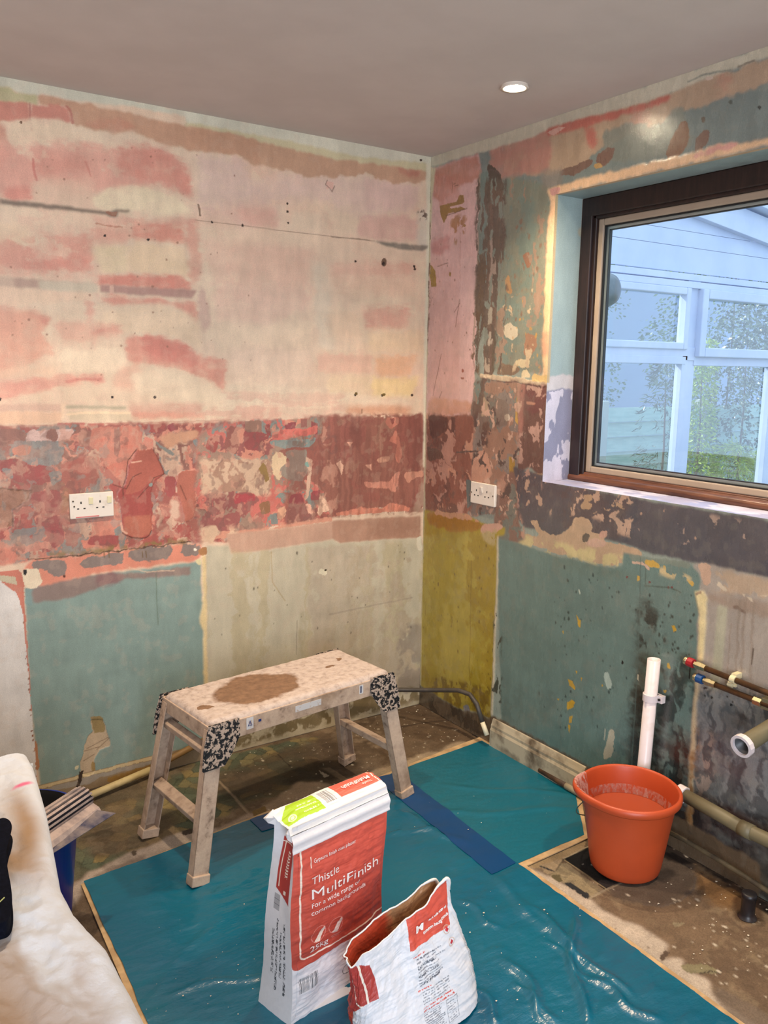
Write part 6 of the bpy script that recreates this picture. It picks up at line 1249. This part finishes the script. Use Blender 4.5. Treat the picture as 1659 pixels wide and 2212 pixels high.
if (mid0-H0).dot(sd_) < 0: sd_ = -sd_
for k in range(97):
    q = math.radians(-20+220*k/96); r_ = .028+(.0024 if (k % 10) < 6 else -.0034); prof.append((-math.cos(q)*r_*1.15, math.sin(q)*r_))
prof += [(.052, -.020), (.060, -.032), (.058, -.034), (.02, -.012), (-.02, -.010)]
n = len(prof); vs = [H0+sd_*x_+up_*y_-loc for x_, y_ in prof]+[H1+sd_*x_+up_*y_-loc for x_, y_ in prof]
b.add(vs, [(i, (i+1) % n, n+(i+1) % n, n+i) for i in range(n)]+[tuple(range(n))[::-1], tuple(range(n, 2*n))]); b.build('ribbed_handle', M_rib, sp)
hd_ = sp.children[-1].data; hd_.materials.append(simple('groove_shade', (26, 26, 40), .7))  # shade between the ribs put into the colour of the groove faces
for p_ in hd_.polygons:
    if p_.index < 96 and (p_.index % 10) >= 6: p_.material_index = 1

# =================== draped dust sheet over the worktop ===================
m_, nt, p = _mat('stained_cotton'); at = nt.nodes.new('ShaderNodeAttribute'); at.attribute_name = 'paint'; n1 = noise(nt, 700, 3, .6); nt.links.new(at.outputs['Color'], p.inputs['Base Color']); p.inputs['Roughness'].default_value = .95; p.inputs['Specular IOR Level'].default_value = .1; bump(nt, p, n1.outputs[0], .25, .0006); n2 = noise(nt, 14, 5, .6); bump(nt, p, n2.outputs[0], .5, .012); n3 = noise(nt, 45, 4, .6, sc3=(1, .5, 1)); bump(nt, p, n3.outputs[0], .4, .004); M_cloth = m_
EDGE = [(-1.869, -1.265), (-1.877, -1.36), (-1.886, -1.46), (-1.902, -1.585), (-1.916, -1.692), (-1.914, -1.764), (-1.907, -1.811), (-1.896, -1.862), (-1.894, -1.955), (-1.895, -2.036), (-1.897, -2.3)]
ey_ = np.array([q[1] for q in EDGE])[::-1]; ex_ = np.array([q[0] for q in EDGE])[::-1]
U, V = np.meshgrid(np.linspace(0, 1, 420), np.linspace(0, 1, 420)); Yt = -2.55+V*(2.55-1.215); sU = U*1.45   # sU: distance from far left, drop begins at the edge
W_ = .75; xe = np.interp(Yt, ey_, ex_); rd_ = .022; s = sU-W_
X = np.where(s < -rd_, xe+s, np.where(s < rd_*.57, xe-rd_+rd_*np.sin(np.clip((s+rd_)/rd_, 0, 1.57)), xe)); X = np.where(s < -rd_, xe+s, X)
Z = np.where(s < -rd_, .750, np.where(s < rd_*.57, .750-rd_+rd_*np.cos(np.clip((s+rd_)/rd_, 0, 1.57)), .728-(s-rd_*.57)))
drop_ = np.clip(s-.02, 0, 1); X = X-.06*ss(0, .25, drop_)*0+(-.045)*ss(0, .3, drop_)+.010*np.sin(Yt*26+1)*ss(.05, .5, drop_)
far = ss(.10, 0, -1.215-Yt)
Ye = -1.265-.049*(X+1.869)/.05*1.0; wr = (fbm(X*6+2, Yt*4, 3, 3)-.5)*.020-(np.abs(fbm(X*16+Yt*5, Yt*10-X*6, 4, 8)-.5))*.034+(np.abs(fbm(X*34, Yt*26, 3, 4)-.5))*.006
Z = Z+wr*ss(.06, -.08, s)*ss(0, .05, W_-0*U)*.9; X = X+ss(.0, .1, drop_)*(fbm(Z*6, Yt*9, 3, 2)-.5)*.03
Z = np.maximum(Z, .03)
C = np.zeros(X.shape+(3,))+lin((208, 211, 216)); st = fbm(X*4+1, Yt*2.2, 4, 5); wht = ss(.05, .16, ((X+1.90)+.10*0)+.10*ss(-1.75, -2.1, Yt)+.05)
k = (ss(.30, .50, st)*ss(-1.90, -1.94, X+.04*(fbm(X*0, Yt*6, 2, 3)-.5))*ss(-1.30, -1.42, Yt)*ss(-2.5, -2.1, Yt))[..., None]*.95; C = C*(1-k)+lin((158, 126, 92))*k
k = (ss(.50, .62, fbm(X*9+4, Yt*5, 5, 9))*.6)[..., None]*ss(-1.91, -1.96, X)[..., None]; C = C*(1-k)+lin((160, 132, 104))*k
k = ss(.012, .004, np.hypot((X+1.905)*.5, (Yt+1.36)*1.3-(X+1.905)*.2))[..., None]; C = C*(1-k)+lin((216, 110, 140))*k
tb = thing('dust_sheet', (-2.25, -1.8, 0), 'white cotton dust sheet with beige stains draped over a worktop in the left foreground', 'dust sheet')
cl = grid_mesh('cloth', X+2.25, Yt+1.8, Z, C.astype(np.float32), M_cloth, tb)
# far hanging side
U, V = np.meshgrid(np.linspace(0, 1, 200), np.linspace(0, 1, 140)); Xf = -1.869-.75*(1-U); Zf = .742-V*.70; Yf = -1.215-.0*V+.012*np.sin(Xf*30)*ss(0, .5, V)-.05*ss(-1.92, -1.869, Xf)+.02*V*0
Xf = Xf-.05*ss(0, .5, V)*U
grid_mesh('hanging_side', Xf+2.25, Yf+1.8, Zf, np.zeros(Xf.shape+(3,))+lin((214, 206, 192)), M_cloth, tb)
wt = MB().box((-2.75, -2.5, .70), (-1.935, -1.25, .727)).build('worktop', simple('pale_laminate', (180, 170, 150), .5), bevel=.002); tag(wt, 'worktop hidden under the white dust sheet in the left foreground', 'worktop')
b = MB().box((-2.72, -2.45, .0), (-1.985, -1.30, .70)).build('base_cabinet', simple('white_melamine', (200, 196, 190), .5), bevel=.002); tag(b, 'base cabinet hidden beneath the sheet-covered worktop', 'cabinet')
# dark padded strap on the sheet
M_navy = simple('dark_navy_fabric', (6, 8, 18), .95, c2=(12, 14, 26), scale=200, bs=.3); 
A = Vector((*fl(2, 1775, .765), .765)); B_ = Vector((*fl(4, 1982, .765), .765)); t = thing('padded_strap', ((A.x+B_.x)/2, (A.y+B_.y)/2, .765), 'dark navy padded strap lying on the dust sheet at the left edge', 'strap'); loc = Vector(t.location)
pr = [(x_, y_) for x_, y_ in ((0, 1768), (14, 1770), (22, 1782), (20, 1800), (10, 1830), (8, 1850), (12, 1880), (20, 1920), (22, 1960), (16, 1985), (0, 1992))]
top = [Vector((*fl(u, v, .778), .778)) for u, v in pr]; top += [Vector((top[-1].x-.10, top[-1].y+.02, .778)), Vector((top[0].x-.10, top[0].y-.02, .778))]; 
for _ in range(2): top = [q_ for i in range(len(top)) for q_ in (top[i].lerp(top[(i+1) % len(top)], .25), top[i].lerp(top[(i+1) % len(top)], .75))]
n = len(top)
M_navy.node_tree.nodes['Principled BSDF'].inputs['Specular IOR Level'].default_value = .1
b = MB(); b.add([v-loc for v in top]+[v-loc-Vector((0, 0, .024)) for v in top], [tuple(range(n)), tuple(range(n, 2*n))[::-1]]+[(i, (i+1) % n, n+(i+1) % n, n+i) for i in range(n)]); o = b.build('strap_pad', M_navy, t, bevel=.006, seg=4)
P_ = Vector((*fl(4, 1944, .7785), .7785))-loc; MB().bar(P_+Vector((-.003, -.003, 0)), P_+Vector((.004, .004, 0)), .0012, .0012).build('yellow_thread', simple('yellow_thread', (190, 190, 120), .7), t)
# =================== outside the window: white conservatory, fence, shrubs ===================
YE = 1.5
def ex(u, v, y=YE): P = on(1, y, u, v); return P[0], P[2]
M_upvc = simple('white_upvc', (206, 214, 232), .35, c2=(196, 206, 228), scale=3); M_clad = simple('white_cladding', (200, 210, 230), .4, c2=(190, 202, 226), scale=2); M_cg = glassmat('conservatory_glass', (.90, .97, 1.0), .26)
t = thing('conservatory', (3.5, YE, 0), 'white plastic framed conservatory with boarded gable seen through the window', 'conservatory'); ox = 3.5
def px(name, mat, rects, bev=.004, y0=-.03, y1=.04):
    b = MB()
    for x0, z0, x1, z1 in rects: b.box((min(x0, x1)-ox, y0, min(z0, z1)), (max(x0, x1)-ox, y1, max(z0, z1)))
    return b.build(name, mat, t, bevel=bev)
xL = 2.2; xR = 7.2
zf = ex(1500, 594)[1]; xm0, xm1 = ex(1479, 700)[0], ex(1499, 700)[0]; zt0, zt1 = ex(1380, 762)[1], ex(1380, 738)[1]; zlt = ex(1380, 782)[1]
xl1 = ex(1462, 850)[0]; xrm0, xrm1 = ex(1646, 950)[0], ex(1666, 950)[0]
# boarded gable above the head, individual boards
zb = [zf+.02, ex(1400, 520)[1], ex(1400, 484)[1], ex(1400, 484)[1]+.26, ex(1400, 484)[1]+.52, ex(1400, 484)[1]+.80]
M_roofb = M_clad
rx0, rz0 = ex(1500, 472); rx1, rz1 = ex(1659, 533); slope = (rz1-rz0)/(rx1-rx0)
def rz(x): return rz0+slope*(x-rx0)
for i in range(5):
    z0, z1 = zb[i], zb[i+1]-.012; xe_ = min(xR, rx0+((z0-rz0)/slope)) if z1 > rz(xR) else xR
    b = MB(); pts = [(xL, z0), (xe_, z0)]
    xt = min(xR, rx0+((z1-rz0)/slope)); pts += [(xe_, min(z1, rz(xe_))) if xe_ == xR and rz(xR) < z1 else (xt, z1)] ; pts += ([(xt, z1)] if pts[-1] != (xt, z1) else [])+[(xL, z1)]
    if xe_ <= xL: continue
    n = len(pts); b.add([(x_-ox, y_, z_) for y_ in (0, .03) for x_, z_ in pts], [tuple(range(n)), tuple(range(n, 2*n))[::-1]]+[(j, (j+1) % n, n+(j+1) % n, n+j) for j in range(n)]); b.build('cladding_board', M_clad, t, bevel=.004)
# sloping barge board and roof edge
def sloped(name, mat, off0, off1, y0, y1):
    b = MB(); xa, xb = xL-.5, xR; b.add([(x_-ox, y_, rz(x_)+o_) for y_ in (y0, y1) for x_, o_ in ((xa, off0), (xb, off0), (xb, off1), (xa, off1))], [(3,2,1,0), (4,5,6,7), (0,1,5,4), (1,2,6,5), (2,3,7,6), (3,0,4,7)]); return b.build(name, mat, t, bevel=.004)
sloped('barge_board', M_upvc, .0, .20, -.06, .02); sloped('roof_edge', M_upvc, .22, .32, -.16, .05); 
px('head_rail', M_upvc, [(xL, zf-.05, xR, zf)]); px('head_rail', M_upvc, [(xL, zf-.11, xR, zf-.06)], y0=-.045)
px('mullion', M_upvc, [(xm0-.01, .1, xm1+.02, zf-.05)], y0=-.02)
px('transom', M_upvc, [(xL, zlt+.02, xm1, zt1-.03)]); px('transom', M_upvc, [(xm1, zt0-.09, xR, zt0-.01)])
def sash(name, x0, z0, x1, z1, w_, y0=-.05):
    return px(name, M_upvc, [(x0, z0, x0+w_, z1), (x1-w_, z0, x1, z1), (x0+w_, z0, x1-w_, z0+w_), (x0+w_, z1-w_, x1-w_, z1)], .008, y0, .03)
zh = zf-.11
sash('fixed_light', xL, zt1-.05, xm0, zh, .055); sash('opening_light', xm1, zt0-.02, xm1+1.55, zh, .075, -.075); sash('opening_light', xm1+1.62, zt0-.02, xR, zh, .075, -.075)
px('jamb', M_upvc, [(xl1, .1, xm0+.03, zlt+.06)]); px('jamb', M_upvc, [(xrm0, .1, xrm1+.04, zt0-.09)], y0=-.04)
px('lower_rail', M_upvc, [(xL, zlt-.01, xl1+.04, zlt+.05)], y0=-.035); px('sill_rail', M_upvc, [(xL, .0, xR, .12)])
g = MB().add([(xL-ox, .008, .1), (xR-ox, .008, .1), (xR-ox, .008, zf-.06), (xL-ox, .008, zf-.06)], [(0, 1, 2, 3)]).build('glazing', M_cg, t)
# round lamp on the conservatory post
M_dome = simple('grey_glass_dome', (128, 134, 136), .25, .3, c2=(100, 108, 112), scale=4)
cx0, cz0 = ex(1300, 627, 1.0); t = thing('wall_lamp', (cx0, .98, cz0), 'round grey dome lamp on a bracket outside, cut off by the window frame', 'lamp')
MB().lathe([(.0, -.09), (.06, -.085), (.095, -.06), (.112, -.02), (.114, .0), (.118, .004), (.116, .014), (.11, .02), (.0, .03)], 48, f=lambda p_, q: (p_[0], p_[2], p_[1])).build('lamp_dome', M_dome, t, smooth=True)
MB().lathe([(.114, -.01), (.121, .0), (.121, .014), (.112, .018)], 48, f=lambda p_, q: (p_[0], p_[2], p_[1])).build('rim_highlight', M_upvc, t, smooth=True); MB().box((-.03, .0, -.14), (.03, .05, -.11)).box((-.02, .02, -.12), (.02, .55, .02)).build('lamp_bracket', M_dome, t, bevel=.004)  # white ring stands for the highlight along the dome's rim
# fence with horizontal boards behind
M_fence = simple('grey_green_fence_board', (160, 190, 178), .6, c2=(142, 174, 164), scale=4, sc3=(1, 1, 8)); M_post = simple('concrete_post', (160, 168, 160), .8)
YF = 3.6; fx, fz = on(1, YF, 1360, 880)[[0, 2]]
t = thing('garden_fence', (fx, YF, 0), 'green-grey horizontal board fence behind the conservatory glass', 'fence')
for i in range(9): MB().add([(-4, .02, fz-.17*i-.165), (9, .02, fz-.17*i-.165), (9, -.022, fz-.17*i-.160), (-4, -.022, fz-.17*i-.160), (-4, .02, fz-.17*i), (9, .02, fz-.17*i), (9, .012, fz-.17*i), (-4, .012, fz-.17*i)], [(3,2,1,0), (4,5,6,7), (0,1,5,4), (1,2,6,5), (2,3,7,6), (3,0,4,7)]).build('fence_board', M_fence, t)
for x_ in (-.5, 1.3, 3.1, 4.9): MB().box((x_, -.05, -.3), (x_+.1, .07, fz+.08)).build('fence_post', M_post, t, bevel=.01)
# shrubs: leaves as real small blades on a stem
def shrub(name, x, y, z0, h, r, label, cols, n, seed, lw=.012, ll=.06, narrow=False, droop=.3):
    t = thing(name, (x, y, z0), label, 'shrub'); R = random.Random(seed); MB().tube([(0, 0, 0), (.02, 0, h*.5), (0, .02, h*.9)], .02, 8, rs=[.016, .011, .004]).build('stem', M_bark, t)
    b = MB(); cl_ = []
    for _ in range(n):
        if not narrow and _ % 16: q0, r0, z0_ = cl_[-1]
        else: q0, r0, z0_ = R.uniform(0, 6.283), R.random()**.5, R.random(); cl_.append((q0, r0, z0_))
        q = q0+R.gauss(0, .12); w_ = min(1, r0+R.gauss(0, .06)); zz = min(1, max(0, z0_+R.gauss(0, .03))); rr = r*w_*(1-.55*zz if narrow else math.sin(math.pi*(.15+.8*zz))**.6); p_ = Vector((rr*math.cos(q), rr*math.sin(q)*.7, h*(.06+.94*zz)))
        d = Vector((math.cos(q)+R.uniform(-1, 1), math.sin(q)+R.uniform(-1, 1), R.uniform(-1, .9)-droop)).normalized(); s_ = d.cross(Vector((R.uniform(-1, 1), R.uniform(-1, 1), R.uniform(-1, 1)))).normalized(); l_ = ll*R.uniform(.6, 1.3)
        b.add([p_, p_+d*l_*.5+s_*lw, p_+d*l_, p_+d*l_*.5-s_*lw], [(0, 1, 2, 3)])
    b.build('foliage', cols, t); return t
M_bark = simple('bark', (90, 76, 60), .9); M_leaf = simple('glossy_green_leaf', (70, 96, 62), .28, c2=(110, 130, 80), scale=5); M_lime_ = simple('lime_leaf', (150, 172, 50), .5, c2=(120, 150, 50), scale=5); M_dkleaf = simple('dark_leaf', (50, 66, 52), .25, c2=(92, 110, 84), scale=5)
for (u, v, y, h, r, lab, mt, n, sd, nr, lw, ll) in (
    (1590, 1050, 3.2, 2.6, .75, 'large glossy evergreen shrub behind the right conservatory pane', M_dkleaf, 4200, 2, False, .016, .055),
    (1500, 1050, 2.5, 1.9, .30, 'lime green conifer standing in front of the fence', M_lime_, 2600, 3, True, .010, .055),
    (1425, 1060, 2.9, 1.75, .34, 'narrow-leaved bush overhanging the fence behind the left pane', M_dkleaf, 1500, 4, False, .006, .085),
    (1590, 1075, 2.2, .95, .40, 'low yellow-green grassy plant at the foot of the right pane', M_lime_, 1600, 5, False, .006, .12)):
    P = on(1, y, u, v); zb_ = min(P[2], .6)-.4; shrub('garden_shrub', P[0], y, zb_, h, r, lab, mt, n, sd, lw, ll, nr)
for (u, y, dx, h, r, n, sd, lab) in ((1560, 4.6, .3, 3.4, 1.5, 6500, 8, 'tree canopy above the fence behind the right upper pane'), (1360, 6.4, -.9, 3.6, .8, 2600, 9, 'thinner tree above the fence behind the left upper pane')):
    P = on(1, y, u, 640); shrub('garden_tree', P[0]+dx, y, P[2]-2.1, h, r, lab, M_leaf, n, sd, .016, .065)
hx, hz = on(1, 8.0, 1400, 640)[[0, 2]]; t = thing('house_backdrop', (hx, 8.0, 0), 'made-up pale blue-grey house wall with low roof, screening the bright sky behind the panes', 'house')  # added backdrop so the panes show smooth blue instead of bright sky
MB().box((-6, 0, -.3), (16, .3, 3.9)).build('wall', simple('pale_render', (150, 166, 190), .9), t); MB().add([(-6.5, -.5, 3.85), (16.5, -.5, 3.85), (16.5, 2.6, 5.6), (-6.5, 2.6, 5.6), (-6.5, -.5, 3.95), (16.5, -.5, 3.95), (16.5, 2.6, 5.7), (-6.5, 2.6, 5.7)], [(0,3,2,1), (4,5,6,7), (0,1,5,4), (1,2,6,5), (2,3,7,6), (3,0,4,7)]).build('roof', simple('slate_grey_roof', (110, 116, 124), .8), t)
g = MB().box((OD+.15, -6, -.35), (14, 12, -.25)).build('garden_ground', simple('garden_paving', (150, 150, 140), .9, c2=(110, 120, 96), scale=2)); tag(g, kind='structure')
